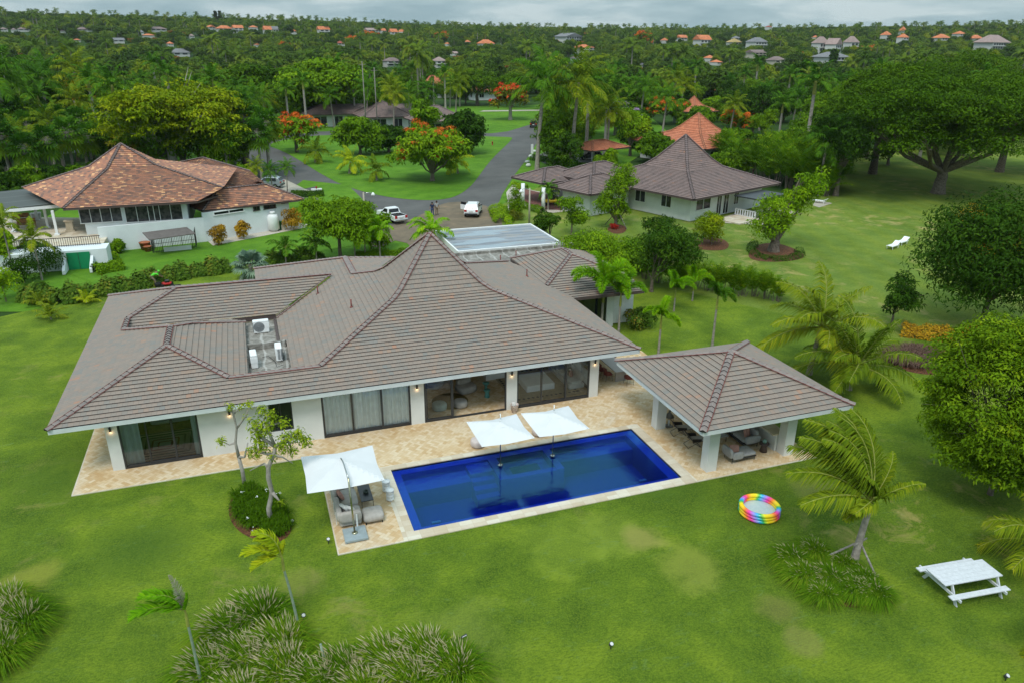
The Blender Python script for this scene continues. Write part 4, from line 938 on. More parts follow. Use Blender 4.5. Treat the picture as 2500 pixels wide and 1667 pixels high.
def fan_palm(seed,H_,nf=22,Rf=.95,pet=1.3,leafm='palm_green',r0=.16,skirt=6,seg=14):
    rng=np.random.default_rng(seed); b=MB().tube([(0,0,-.2),(0.05,0,H_*.5),(0,0,H_)],[r0*1.3,r0,r0],8,0,cap=False); lb=LB()
    for i in range(nf+skirt):
        az=i*2.39996+rng.normal(0,.2); el=-.95 if i>=nf else -.45+1.75*((i+.5)/nf)+rng.normal(0,.08)
        d=np.array([math.cos(az)*math.cos(el),math.sin(az)*math.cos(el),math.sin(el)]); c=np.array([0,0,H_])+d*pet*rng.uniform(.8,1.1)+np.array([0,0,-.12*pet])
        s=np.cross(d,[0,0,1]); s/=max(np.linalg.norm(s),1e-6); u=np.cross(s,d)
        b.tube([(0,0,H_),tuple(c)],[.02,.015],4,0,cap=False)
        a=np.linspace(-2.2,2.2,seg); dirs=np.cos(a)[:,None]*d+np.sin(a)[:,None]*s+u*.12*np.abs(np.sin(a))[:,None]; dirs=unit(dirs); Lr=Rf*(.75+.25*np.cos(a*.5))[:,None]*rng.uniform(.9,1.1,(seg,1))
        wv=unit(np.cross(dirs,u))*Rf*.085; P=np.broadcast_to(c,(seg,3)); mid=P+dirs*Lr*.6; tip=P+dirs*Lr*1.0+np.array([0,0,-1])*Lr*.30
        r=np.clip((.5-.2*el if i<nf else .95)+rng.normal(0,.15,seg),0,1)
        lb.quads(np.stack([P-wv*.2,P+wv*.2,mid+wv,mid-wv],1),r); lb.quads(np.stack([mid-wv,mid+wv,tip+wv*.1,tip-wv*.1],1),r)
    return b.mesh('trunk','palm_bark'),lb.mesh('fronds',leafm),None
def areca(seed,H_=3.0,nst=11,leafm='palm_mid',Lf=1.9):
    rng=np.random.default_rng(seed); lb=LB(); rb=MB()
    for i in range(nst):
        a=rng.uniform(0,6.28); rr=rng.uniform(0,.45); x,y=rr*math.cos(a),rr*math.sin(a); h=H_*rng.uniform(.12,.42)
        rb.tube([(x,y,-.1),(x*1.8,y*1.8,h)],[.035,.025],5,0,cap=False)
        for j in range(5): frond(lb,rng,(x*1.8,y*1.8,h),a+rng.normal(0,1.1),rng.uniform(.7,1.35),Lf*rng.uniform(.8,1.1),.95,16,.5,.05,(0,0,0),'areca',0,None,r0=rng.uniform(.3,.7),seg=6)
    return rb.mesh('stem','bark'),lb.mesh('fronds',leafm),None
# ---- grasses and hedges
def blades(lb,rng,C,n,Hh,spread,W,lean=(0,0),mi=0,r0=.5,stiff=.5,heads=None,hn=0,HL=.28):
    """arching blades from centre C"""
    for pas in range(2 if hn else 1):
        m=n if pas==0 else hn; a=rng.uniform(0,2*math.pi,m); rr=spread*.35*np.sqrt(rng.uniform(0,1,m)); d=np.stack([np.cos(a),np.sin(a),np.zeros(m)],1)
        B=np.array(C)+d*rr[:,None]; out=(rng.uniform(.1,1,m)**.8*(1 if pas==0 else .55))[:,None]; h=(Hh*rng.uniform(.6,1.1,m)*(1 if pas==0 else 1.2))[:,None]
        dd=unit(d+rng.normal(0,.35,(m,3))*np.array([1,1,0])); ln=np.array([lean[0],lean[1],0.])
        P1=B+np.array([0,0,1])*h*.55+(dd*out*spread*.35)+ln*.25*h; P2=B+np.array([0,0,1])*h*(.92-.25*out)+(dd*out*spread*.9)+ln*.7*h; P3=B+np.array([0,0,1])*h*(1.0-.75*out*(1 if pas==0 else .5))+(dd*out*spread*1.45)+ln*1.15*h
        sd=unit(np.cross(dd,[0,0,1.])+rng.normal(0,.3,(m,3)))*W*.5
        if pas==0:
            r=np.clip(r0+rng.normal(0,.2,m),0,1)
            lb.quads(np.stack([B-sd,B+sd,P1+sd,P1-sd],1),r,mi); lb.quads(np.stack([P1-sd,P1+sd,P2+sd*.8,P2-sd*.8],1),r,mi); lb.quads(np.stack([P2-sd*.8,P2+sd*.8,P3+sd*.1,P3-sd*.1],1),np.clip(r+.15,0,1),mi)
        else:
            r=rng.uniform(0,1,m); s3=sd*.35
            lb.quads(np.stack([P1-s3,P1+s3,P2+s3,P2-s3],1),r*.4,mi)
            t=unit(P3-P2+np.array([0,0,.15])); E=P2+t*HL; mdd=P2+t*HL*.4; w2=unit(sd)*.016; w3=np.cross(t,unit(sd))*.016
            lb.quads(np.stack([P2,mdd+w2,E,mdd-w2],1),r,heads); lb.quads(np.stack([P2,mdd+w3,E,mdd-w3],1),r,heads)
def grass_clump(seed,n=900,Hh=1.1,spread=1.0,W=.018,lean=(-.25,.1),hn=90,mats=('ornamental_grass','seed_head'),r0=.45):
    rng=np.random.default_rng(seed); lb=LB(); blades(lb,rng,(0,0,-.05),n,Hh,spread,W,lean,0,r0,heads=1,hn=hn); return lb.mesh('grass_clump',mats)
def hedge(name,label,pts,w_,h_,leafm,n,L=.16,W=.12,seed=1,cat='hedge',jag=.25,group=None,mi2=None,base=0,parent=None,box=0):
    """a hedge along ground points"""
    rng=np.random.default_rng(seed); P=np.array([(p[0],p[1]) for p in pts]); sl=np.linalg.norm(np.diff(P,axis=0),axis=1); cum=np.concatenate([[0],np.cumsum(sl)]); T=cum[-1]
    u=rng.uniform(0,T,n); i=np.clip(np.searchsorted(cum,u)-1,0,len(sl)-1); f=((u-cum[i])/sl[i])[:,None]; c=P[i]*(1-f)+P[i+1]*f
    tn=(P[i+1]-P[i])/sl[i][:,None]; nr=np.stack([-tn[:,1],tn[:,0]],1)
    a=rng.uniform(0,math.pi,n); 
    lump=1+jag*(np.sin(u*2.1+seed)+.7*np.sin(u*4.7)+.5*np.sin(u*9.1))*.4
    ca,sa=np.cos(a),np.sin(a)
    if box: m_=np.maximum(np.abs(ca),np.abs(sa)); ca,sa=ca/m_,sa/m_
    rad=rng.uniform(.72,1.0,n)
    off=ca*w_/2*lump*rad; z=sa*h_*lump*rad*(1+rng.normal(0,.05*jag*4,n))+base
    X=np.stack([c[:,0]+nr[:,0]*off,c[:,1]+nr[:,1]*off,np.maximum(z,.02)],1); Nn=np.stack([nr[:,0]*ca,nr[:,1]*ca,sa+.25],1)
    r=np.clip(rng.uniform(0,1,n)*.55+.25*(np.sin(u*3.3+seed)*.5+.5)+.12*sa,0,1)
    o0=X.mean(0); o0[2]=0
    lb=LB(); leaves(lb,rng,X-o0,Nn,L,W,r,0,.2); e=link(name,lb.mesh(name,leafm),None,loc=tuple(o0))
    if parent is None: tag(e,label,cat,group)
    return e
def bush(seed,R_,H_,leafm,n=1600,L=.16,W=.1,blossom=None,nbl=0):
    rng=np.random.default_rng(seed); nc=14; C=crown_points(rng,'round',R_*.7,H_*.8,H_*.12,nc); lb=LB(); clump_leaves(lb,rng,C,R_*.42,n//nc,L,W,0,.8)
    m2=None
    if blossom: l2=LB(); clump_leaves(l2,rng,C+np.array([0,0,.05]),R_*.44,max(2,nbl//nc),L*.7,L*.7,0,.8,up=.8,inner=.9); m2=l2.mesh('blossom',blossom)
    st_=MB().tube([(0,0,-.1),(0,0,H_*.5)],[.05,.02],6,0,cap=False)
    return st_.mesh('stem','bark'),lb.mesh('foliage',leafm),m2
def plant_bush(ms,name,loc,label,cat='shrub',group=None,rz=0,sc=(1,1,1)):
    e=empty(name,loc,rz,label,cat,group); e.scale=sc if hasattr(sc,'__len__') else (sc,)*3
    for nm,me in zip(('stem','foliage','blossom'),ms):
        if me: link(nm,me,e)
    return e
# ------------------------------------------------------------------ planting near the villa
def gp(px,py): p=at(px,py,GZ); return p
def size(px,py,top,wpx=None):
    b=gp(px,py); h=top_z(b,top)-b.z; r=(wpx or 0)*depth(b)/FPX/2; return b,h,r
# --- palms
WD=(-.55,.22,.16)
b,h,_=size(2084,1373,1255); tip=at_dist(2118,1215,depth(b)/1.0)
F_=[(2.9,.75,4.2),(2.6,1.1,4.4),(2.2,1.35,4.2),(3.3,.55,4.0),(1.9,1.1,4.4),(1.4,1.3,4.3),(3.0,1.25,4.2),(2.4,.9,4.2),(.9,1.25,4.0),(3.9,.6,2.6),(.2,.85,2.4),(-.3,.55,2.3),(5.0,.9,1.6),(2.75,1.35,4.1),(1.65,1.4,4.1),(2.05,1.2,4.3),(4.0,1.3,1.9),(3.6,.25,2.0)]
big=palm(11,2.85,'coco',Lf=4.2,LL=1.15,W=.055,n=84,leafm='palm_olive',r0=.145,lean=(.42,.15),wind=WD,g=.62,fronds=F_,brown=.2)
plant_palm(big,'coconut_palm',(b.x,b.y,GZ),'windswept coconut palm propped by two poles over the grass bed, nearest the picnic table')
prop=[((1996+0,1368),(2085,1325)),((2141,1412),(2106,1326))]
for (q0,q1) in prop:
    p0=gp(*q0); p1=Vector((b.x+.10,b.y+.05,1.0)); 
    if q0[0]>2100: p1.x+=.05; lab='peeling timber prop leaning on the windswept coconut palm from the picnic table side'
    else: lab='peeling timber prop leaning on the windswept coconut palm from the pool side'
    o=MB().tube([p0,p1],[.05,.04],7).build('support_pole','timber_prop'); tag(o,lab,'support pole',group='props of the windswept palm')
o=MB().tube([(b.x-.3,b.y-.1,1.0),(b.x+.55,b.y+.1,1.02)],[.04,.04],6).build('support_pole','timber_prop'); tag(o,'short crossbar lashed round the windswept coconut palm trunk','support pole',group='props of the windswept palm')
for (bx,by,tp,seed,lab,wd,rz) in ((1975,913,800,21,'tall coconut palm behind the pavilion roof, left one of the pair',(-.5,0,.1),0),(2072,950,905,22,'coconut palm right of the pavilion roof with fronds reaching over the purple grass',(-.45,0,.15),1.0)):
    b,h,_=size(bx,by,tp); h=max(h,1.6)
    m_=palm(seed,h,'coco',nf=18,Lf=4.4,LL=1.2,W=.065,n=58,leafm='palm_olive',r0=.16,lean=(.35,0),wind=wd,g=.75,el=(-.35,1.3))
    plant_palm(m_,'coconut_palm',(b.x,b.y,GZ),lab)
b=gp(2548,1395); m_=palm(23,1.2,'coco',nf=14,Lf=2.8,LL=.95,W=.045,n=46,leafm='palm_olive',r0=.14,wind=(-.5,0,0),g=.95,el=(-.3,1.2),brown=.3); plant_palm(m_,'coconut_palm',(b.x,b.y,GZ),'coconut palm cut off by the right edge of the photo beyond the picnic table')
b=gp(2650,1640); m_=palm(24,1.2,'coco',nf=12,Lf=2.4,LL=.9,W=.045,n=40,leafm='palm_olive',r0=.14,wind=(-.5,0,0),g=.95); plant_palm(m_,'coconut_palm',(b.x,b.y,GZ),'coconut palm below the picnic table of which only a frond tip shows')
# foxtail palms
def fox(seed,h,fr,lm='palm_bright'): return palm(seed,h,'fox',Lf=2.1,LL=.44,W=.05,n=52,leafm=lm,r0=.085,shaft=.9,fronds=fr,g=1.5,wind=(-.25,0,0))
FX=[(3.3,1.1,2.8),(2.6,1.1,2.6),(.2,1.1,2.8),(5.2,1.0,2.6),(4.3,.95,2.6),(1.4,1.48,2.5),(.9,1.05,2.4),(5.8,1.15,2.6)]
for (bx,by,tp,seed,lab,fr,sc) in ((1468,806,735,31,'lush foxtail palm against the rear hipped roof of the villa',FX,1.25),(1510,813,745,32,'foxtail palm rising behind the right slope of the villa roof beside the first one',FX[1:7],1.0),(1607,868,800,33,'foxtail palm with a hanging frond just behind the pavilion roof corner',[(3.2,1.1,2.0),(2.2,1.0,1.7),(.1,1.1,2.1),(5.0,.4,1.7),(4.1,1.0,1.4)],1.0),(1738,850,752,34,'slender foxtail palm between the pavilion roof and the hedge',[(3.6,.9,1.8),(.0,.85,1.9),(5.5,.7,1.8),(4.4,.75,1.7),(2.3,1.3,1.7),(1.2,1.4,1.4)],1.0),
    (1645,760,725,35,'small foxtail palm in the row nearest the green hedge',FX[:6],.8),(1690,735,712,36,'small foxtail palm at the back of the row by the green hedge',FX[1:6],.8)):
    b,h,_=size(bx,by,tp); m_=fox(seed,max(h/sc,1.2),fr,'palm_bright' if seed not in (34,) else 'palm_green'); plant_palm(m_,'foxtail_palm',(b.x,b.y,GZ),lab,sc=sc,rz=.3*(seed-31))
# two young storm-bent palms in front
b,h,_=size(500,1690,1525)
def bent(seed,base,px_top,py_top,fr,name,lab,lm,extra=None):
    # height where the crown shaft starts, leaning towards the measured pixel
    d=depth(base); q=at_dist(px_top,py_top,1.0); rr=ray(px_top,py_top); t=(base.y-.0)/rr.y; Q=Vector((0,0,HC))+rr*t
    lean=(Q.x-base.x,0); m_=palm(seed,Q.z,'young',Lf=1.5,LL=.46,W=.06,n=40,leafm=lm,r0=.05,lean=lean,shaft=.55,fronds=fr,g=1.0,wind=(-.7,0,0),trunkm='smooth_green_bark')
    e=plant_palm(m_,name,(base.x,base.y,GZ),lab); return e,Q
e,Q=bent(41,gp(496,1690),458,1520,[(3.3,.75,1.75),(2.9,1.1,1.65),(3.2,1.3,1.4),(2.2,1.35,1.0),(0,1.2,.7)],'young_palm','young bent palm with one grey dead frond at the lower left','palm_bright')
lb=LB(); rb=MB(); frond(lb,np.random.default_rng(5),(Q.x-e.location.x,0,Q.z+.4),2.2,1.45,1.5,.18,54,.30,.022,(-.25,0,0),'young',0,rb,r0=.6); link('dead_frond',lb.mesh('dead_frond','dead_frond'),e)
e,Q=bent(42,gp(732,1548),692,1385,[(3.2,.9,1.35),(2.9,.75,1.5),(2.4,1.35,1.5),(2.7,1.3,1.3),(3.6,.5,1.2),(.3,1.2,.6)],'young_palm','young bent palm with bright yellow green fronds below the plumeria bed','palm_yellow')
b=gp(795,1640); o=MB().tube([(0,0,-.2),(.0,0,.55),(-.06,0,1.25)],[.055,.045,.04],9).lathe([(.042,1.24),(.05,1.26),(0.0,1.27)],(-.06,0,0),8,0).build('palm_stump','smooth_green_bark',loc=(b.x,b.y,GZ)); tag(o,'bare cut off palm stem rising from the seeding grass','palm stump')
# small young coconut palms on the left lawn
for i,(bx,by,tp,sc,lab) in enumerate(((212,740,703,.75,'small yellowish coconut seedling nearest the villa roof on the left lawn'),(125,780,735,.9,'coconut seedling in front of its neighbours at the left edge of the lawn'),(100,745,712,.8,'coconut seedling close against the hedge at the left edge'))):
    b=gp(bx,by); m_=palm(50+i,.25,'coco',nf=11,Lf=1.7,LL=.55,W=.06,n=22,leafm='palm_yellow' if i==0 else 'palm_olive',r0=.06,g=.8,el=(.25,1.35)); plant_palm(m_,'coconut_seedling',(b.x,b.y,GZ),lab,sc=sc)
# silver fan palm behind the rear wing
b=gp(615,682); plant_palm(fan_palm(61,1.3,nf=24,Rf=.95,pet=1.0,leafm='palm_grey',r0=.14,skirt=9,seg=18),'fan_palm',(b.x,b.y,GZ),'silvery fan palm standing behind the left end of the villa')
# --- plumeria bed
MB_=sheet('planting_bed',smooth_loop(PX([(560,1215),(600,1185),(660,1195),(700,1240),(717,1290),(690,1322),(640,1322),(585,1300),(557,1262)]),2),GZ+.012,'mulch')
def plumeria(seed,base,nodes,edges,lab,tips,rad):
    b=MB()
    for e in edges: b.tube([nodes[i] for i in e],[rad[i] for i in e],8,0,cap=True)
    rng=np.random.default_rng(seed); lb=LB()
    for t,(nn,rr) in tips:
        c=np.array(nodes[t] if isinstance(t,int) else t); P=c+unit(rng.normal(0,1,(nn,3)))*rr*rng.uniform(.3,1,(nn,1)); leaves(lb,rng,P,unit(P-c)+np.array([0,0,.5]),.17,.062,rng.uniform(0,1,nn),0,.2)
    e=empty('plumeria_tree',base,0,lab,'tree'); b.build('trunk','pale_bark',e); link('crown',lb.mesh('crown','leaf_plumeria'),e); return e
leaf_mat('leaf_plumeria',st((.06,.14,.02),(.11,.22,.03),(.17,.29,.045),(.27,.37,.08)))
def on_y(px,py,y,base):  # pixel to point in the plane through the trunk facing us
    r_=ray(px,py); t=y/r_.y; p=Vector((0,0,HC))+r_*t; return tuple(p-base)
b1=gp(598,1188); Y=b1.y; T=lambda x,y,dy=0: on_y(x,y,Y+dy,b1)
nodes={0:(0,0,-.1),1:T(592,1150),2:T(583,1115),3:T(575,1080,.2),4:T(578,1045,.1),5:T(570,1010,.1),6:T(562,990),7:T(597,1115,-.2),8:T(605,1080,-.2),9:T(560,1085,.3),10:T(540,1075,.3),11:T(600,1015,.2),12:T(610,985,.3),13:T(590,990,.2)}
plumeria(1,b1,nodes,[(0,1,2),(2,3,4,5,6),(2,7,8),(3,9,10),(4,11,12),(5,13)],'sparse plumeria tree with almost bare pale branches before the white wall',[(6,(70,.28)),(10,(85,.28)),(12,(70,.25)),(13,(35,.2)),(11,(20,.15))],{0:.10,1:.09,2:.08,3:.06,4:.05,5:.045,6:.03,7:.05,8:.03,9:.035,10:.02,11:.035,12:.02,13:.03})
b2=gp(661,1275); Y=b2.y; T=lambda x,y,dy=0: on_y(x,y,Y+dy,b2)
nodes={0:(0,0,-.1),1:T(656,1240),2:T(664,1200),3:T(655,1165),4:T(655,1140),5:T(668,1110),6:T(672,1090),7:T(630,1060,.2),8:T(650,1040,.1),9:T(700,1070,-.1),10:T(725,1060),11:T(625,1035,.3),12:T(660,1015,.2),13:T(690,1030,.3),14:T(620,1100,.2),15:T(715,1100,-.2),16:T(645,1130,.3),17:T(610,1148,.4),18:T(690,1115,-.2),19:T(715,1130,-.2),20:T(685,1225,-.3)}
tips=[(7,(190,.42)),(8,(230,.45)),(9,(210,.42)),(10,(230,.42)),(11,(190,.42)),(12,(150,.35)),(13,(120,.35)),(14,(170,.38)),(15,(90,.25)),(5,(60,.3)),(20,(50,.2)),(T(640,1085,.2),(220,.42)),(T(745,1075),(170,.35)),(T(640,1000,.3),(110,.3)),(T(690,1085,-.2),(150,.4))]
plumeria(2,b2,nodes,[(0,1,2,3,4,5,6),(6,7,11),(6,8,12),(6,9,10),(8,13),(5,14),(9,15),(4,16,17),(5,18,19),(2,20)],'leafy plumeria tree with a twisting pale trunk in the round grass bed',tips,{i:r for i,r in zip(range(21),(.13,.11,.10,.10,.095,.085,.08,.05,.05,.055,.03,.03,.03,.03,.04,.03,.035,.02,.035,.015,.02))})
rng=np.random.default_rng(9); lb=LB()
poly=[(p.x,p.y) for p in smooth_loop(PX([(568,1215),(600,1190),(650,1196),(690,1235),(712,1280),(688,1310),(650,1305),(598,1282),(572,1250)]),1)]
def inside(x,y,P):
    c=False; n=len(P); j=n-1
    for i in range(n):
        if (P[i][1]>y)!=(P[j][1]>y) and x<(P[j][0]-P[i][0])*(y-P[i][1])/(P[j][1]-P[i][1])+P[i][0]: c=not c
        j=i
    return c
xs_=[p[0] for p in poly]; ys_=[p[1] for p in poly]; k=0
while k<150:
    x=rng.uniform(min(xs_),max(xs_)); y=rng.uniform(min(ys_),max(ys_))
    if inside(x,y,poly): blades(lb,rng,(x,y,0),42,.50,.30,.03,(-.12,0),0,.30); k+=1
me=lb.mesh('lily_bed',('leaf_lily',) if 'leaf_lily' in MAT else ('ornamental_grass',)); o=link('lily_leaves',me); o['kind']='stuff'
fl=LB(); 
for (px,py) in ((592,1200),(628,1210),(650,1193),(683,1203),(616,1292),(607,1262)):
    p=at(px,py,.5); q=np.array([tuple(p)]*6)+rng.normal(0,.04,(6,3)); leaves(fl,rng,q,np.array([[0,0,1.]]*6),.06,.05,.5,0,0)
MAT['white_flower']=mat('white_flower',(.8,.8,.78),.6,.02)
link('lily_flower',fl.mesh('lily_flower','white_flower'),o)
# --- ornamental grass clumps
GV=[grass_clump(100+i,1500,1.0,1.05,.026,(-.28,.12),130) for i in range(4)]
GVs=[grass_clump(120+i,1300,.85,1.0,.026,(-.30,.06),45,r0=.36) for i in range(3)]
G1=[(565,1560,1.0,'at the top left of the seeding grass mass'),(640,1530,1.15,'at the top of the seeding grass mass'),(690,1600,1.1,'right behind the yellow palm foot'),(610,1640,1.1,'in the middle of the seeding grass mass'),(520,1665,1.0,'at the left end of the seeding grass mass'),(700,1665,1.1,'left of the cut palm stem'),(780,1690,1.0,'under the cut palm stem'),(850,1665,1.0,'right of the cut palm stem'),(950,1640,1.05,'at the left of the lower right grass mass'),(1040,1625,1.1,'in the middle of the lower right grass mass'),(1110,1660,1.1,'at the right end of the lower right grass mass'),(1010,1690,1.1,'at the bottom edge of the lower right grass mass'),(900,1720,1.0,'at the bottom edge between the two grass masses'),(590,1730,1.0,'at the bottom edge under the seeding grass mass'),
    (20,1500,1.0,'top one at the left photo edge'),(60,1540,1.05,'right one at the left photo edge'),(5,1610,1.0,'lowest one at the left photo edge'),(-30,1560,1.1,'outermost one at the left photo edge')]
for i,(px,py,sc,where) in enumerate(G1):
    b=gp(px,py); o=link('grass_clump',GV[i%4],None,loc=(b.x,b.y,GZ),rot=(0,0,0),scale=(sc,sc,sc)); tag(o,'fountain grass clump '+where,'ornamental grass','seeding fountain grass clumps')
G2=[(1935,1370,.95,'nearest the rainbow pool'),(1990,1350,.9,'behind the left pole'),(1965,1410,1.0,'at the left end of the palm bed'),(2030,1420,1.0,'in the middle of the palm bed'),(2060,1380,.8,'against the palm foot'),(2085,1445,.95,'at the lower side of the palm bed'),(2135,1455,.95,'at the right end of the palm bed'),(2010,1455,.85,'at the lower left of the palm bed'),(2110,1420,.85,'at the foot of the right pole')]
sheet('planting_bed',smooth_loop(PX([(1900,1370),(1970,1330),(2070,1345),(2150,1420),(2175,1465),(2120,1485),(2020,1475),(1930,1430)]),2),GZ+.010,'mulch')
for i,(px,py,sc,where) in enumerate(G2):
    b=gp(px,py); o=link('grass_clump',GVs[i%3],None,loc=(b.x,b.y,GZ),scale=(sc*.8,sc*.8,sc*.72)); tag(o,'dark green grass clump '+where,'ornamental grass','grass clumps round the windswept palm')
# ------------------------------------------------------------------ trees of the middle distance
ORD='first second third fourth fifth sixth seventh eighth ninth tenth eleventh twelfth thirteenth fourteenth fifteenth sixteenth seventeenth eighteenth'.split()
def T1(bx,by,top,w,kind,leafm,name,label,z0f=.3,seed=None,cat='tree',hid=None,**k):
    b=at(bx,by,0); H_=max(1.0,top_z(b,top)); Rr=w*depth(b)/FPX/2
    dd=depth(b); L=k.pop('L',max(.16,dd*.0042)); W=k.pop('W',L*.6)
    m_=make_tree(seed or int(bx*7+by),kind,H_,Rr,H_*z0f,leafm,L=L,W=W,**k)
    return plant(m_,name,(b.x,b.y,-.03),label,cat)
T1(2398,792,462,470,'irregular','leaf_dark','mango_tree','big dark mango tree with yellow fruit at the right edge behind the orange shrubs',.16,nc=190,nl=160,L=.34,W=.12,r0=.22,squash=.75,lump=.24,blossom='blossom_yellow',nb=.10,bL=.05)
T1(2174,803,655,150,'irregular','leaf_dark','mango_tree','small sparse mango tree with bare twigs left of the big one',.25,nc=36,nl=70,L=.30,W=.11,r0=.09,lump=.22,nlimb=12)
T1(2418,1205,752,470,'round','leaf_lime','broadleaf_tree','bushy bright green tree with tiered twigs filling the right edge beyond the picnic table',.06,nc=300,nl=230,L=.19,W=.085,r0=.12,squash=.5,lump=.18,flat=.3,nlimb=14)
# the huge spreading trees on the right
T1(2290,472,150,620,'umbrella','leaf_saman','rain_tree','giant spreading tree with forked leaning trunks on the shaded right lawn',.33,nc=400,nl=190,L=.42,W=.20,r0=.85,squash=.34,lump=.15,flat=.5,nlimb=10,fork=3.2,seed=3)
T1(2440,420,150,520,'umbrella','leaf_saman','rain_tree','giant spreading tree behind the forked one at the right photo edge',.34,nc=230,nl=170,L=.45,W=.22,r0=.6,squash=.34,lump=.17,flat=.5,nlimb=14,seed=4)
T1(2130,425,130,330,'umbrella','leaf_saman','rain_tree','tall spreading tree left of the forked one, beside the palms',.30,nc=190,nl=170,L=.45,W=.22,r0=.6,squash=.36,lump=.18,flat=.5,nlimb=12,seed=5)
T1(2300,330,112,420,'umbrella','leaf_saman','rain_tree','spreading tree furthest back in the giant group on the right',.4,nc=170,nl=150,L=.5,W=.25,r0=.6,squash=.36,lump=.18,flat=.5,nlimb=10,seed=6)
T1(2040,478,262,190,'irregular','leaf_dark','mango_tree','very dark dense tree between the areca palms and the giant spreading tree',.25,nc=90,nl=140,L=.40,W=.15,r0=.35,lump=.25,seed=8)
# yard trees of the right neighbour
def T2(bx,by,lobes,name,label,leafm,r0,L,W,nl=120,nc=30,bark='bark',seed=1,props=0,spread=.35):
    b=at(bx,by,0); rng=np.random.default_rng(seed); C=[];Rl=[]
    for (px,py,wp) in lobes:
        rr=ray(px,py); t=b.y/rr.y; c=np.array(tuple(Vector((0,0,HC))+rr*t-b)); R_=wp*depth(b)/FPX/2
        d=unit(rng.normal(0,1,(nc,3)))*rng.uniform(.3,.8,(nc,1))*R_; C.append(c+d*np.array([1,1,.95])); Rl.append(np.full(nc,R_*spread))
    C=np.concatenate(C); Rl=np.concatenate(Rl); lb=LB(); clump_leaves(lb,rng,C,Rl*rng.uniform(.8,1.5,len(Rl)),nl,L,W,0,.8); e=empty(name,b,0,label,'tree')
    z=C[:,2].min(); link('trunk',trunk_mesh(rng,'trunk',C[:,2].max(),r0,C,z,'x',bark,(C[:,0].mean()*.12,0),9,max(z*.7,.8)),e); link('crown',lb.mesh('crown',leafm),e); return e
T2(1888,613,[(1885,515,95),(1878,550,115),(1905,540,100),(1945,490,90),(1985,445,90),(1962,472,90)],'ceiba_tree','stout trunked tree with a two lobed bright crown in the ringed bed on the lawn','leaf_bright',.55,.28,.14,90,16,seed=2)
T2(1503,555,[(1515,445,85),(1500,475,85),(1525,430,70),(1480,500,60),(1515,515,60)],'mango_tree','upright dense tree held by wooden props before the right neighbour house','leaf_green',.22,.30,.11,110,15,seed=3)
for i,(px,py) in enumerate(((1478,548),(1530,560),(1518,540))):
    p0=at(px,py,0); p1=at(1505,555,0)+Vector((0,0,2.0)); tag(MB().tube([p0,p1],[.05,.05],6).build('support_pole','timber_prop'),'wooden prop of the upright tree, '+('left one','right one','rear one')[i],'support pole','props of the upright tree')
sheet('planting_bed',smooth_loop(PX([(1478,560),(1500,545),(1530,552),(1528,568),(1500,572)]),2),-.03,'mulch')
o=plant_bush(bush(5,.7,.5,'leaf_red',700,.13,.08),'ground_shrub',at(1500,558,0),'low dark red shrub round the foot of the propped tree')
sheet('planting_bed',smooth_loop(PX([(1822,622),(1850,595),(1900,592),(1960,615),(1965,632),(1900,640),(1840,637)]),2),-.03,'mulch')
hedge('ring_hedge','low dark ring hedge round the stout trunked tree',[tuple(p)[:2] for p in PX([(1842,596),(1832,610),(1845,625),(1880,634),(1925,634),(1955,624),(1950,612)])],1.1,.45,'leaf_dark',2600,.14,.09,5)
sheet('planting_bed',smooth_loop(PX([(1682,596),(1700,580),(1760,580),(1782,595),(1775,610),(1740,612),(1700,608)]),2),-.03,'mulch')
plant_bush(bush(6,2.3,3.4,'leaf_yellowgreen',4200,.22,.13),'round_shrub',at(1737,598,0),'round olive green shrub in the bed between the two neighbour trees')
# dark trees against the villa's rear right roof
T1(1465,700,552,270,'irregular','leaf_green','broadleaf_tree','light green tree against the rear hipped roof and the flat roof',.2,nc=75,nl=110,L=.26,W=.13,r0=.16,lump=.24,nlimb=14)
T1(1590,712,540,240,'irregular','leaf_dark','broadleaf_tree','dark tree with bare grey twigs between the flat roof and the fern hedge',.15,nc=75,nl=110,L=.26,W=.13,r0=.16,lump=.24,nlimb=16)
T1(1395,572,470,120,'irregular','leaf_green','broadleaf_tree','airy light green tree before the corner of the right neighbour house',.2,nc=40,nl=90,L=.26,W=.12,r0=.1,lump=.25)
T1(1340,590,500,90,'irregular','leaf_dark','broadleaf_tree','dark shrubby tree beside the street lamp pole',.05,nc=30,nl=90,L=.28,W=.14,r0=.1,lump=.28)
T1(1610,575,520,110,'irregular','leaf_dark','broadleaf_tree','low dark tree in front of the white wall of the right neighbour',.05,nc=30,nl=80,L=.26,W=.13,r0=.1,lump=.3)
T1(1640,640,545,110,'irregular','leaf_dark','broadleaf_tree','dark tree between the round shrub and the fern hedge',.1,nc=34,nl=80,L=.26,W=.13,r0=.1,lump=.3)
T1(1257,531,458,42,'column','leaf_green','cypress','clipped teardrop shaped cypress beside the road end',.02,nc=90,nl=60,L=.2,W=.07,lump=.5,r0=.1)
plant_bush(bush(7,1.4,.9,'leaf_olive',900,.5,.05),'spiky_plant',at(1262,535,0),'ring of pale spiky leaves round the clipped cypress')
hedge('hedge','bright low clipped hedge between the dusty apron and the cypress',[tuple(p)[:2] for p in PX([(1215,512),(1222,530),(1232,545),(1248,545)])],2.6,.9,'leaf_bright',5200,.17,.11,6,jag=.1)
hedge('hedge','bright low hedge under the neighbour carport edge',[tuple(p)[:2] for p in PX([(1275,505),(1300,512),(1325,520)])],1.3,.7,'leaf_green',2200,.17,.11,7)
hedge('hedge','bright low hedge strip beside the pale drive rim',[tuple(p)[:2] for p in PX([(1253,455),(1268,458),(1283,463)])],1.2,.7,'leaf_bright',1500,.2,.12,8)
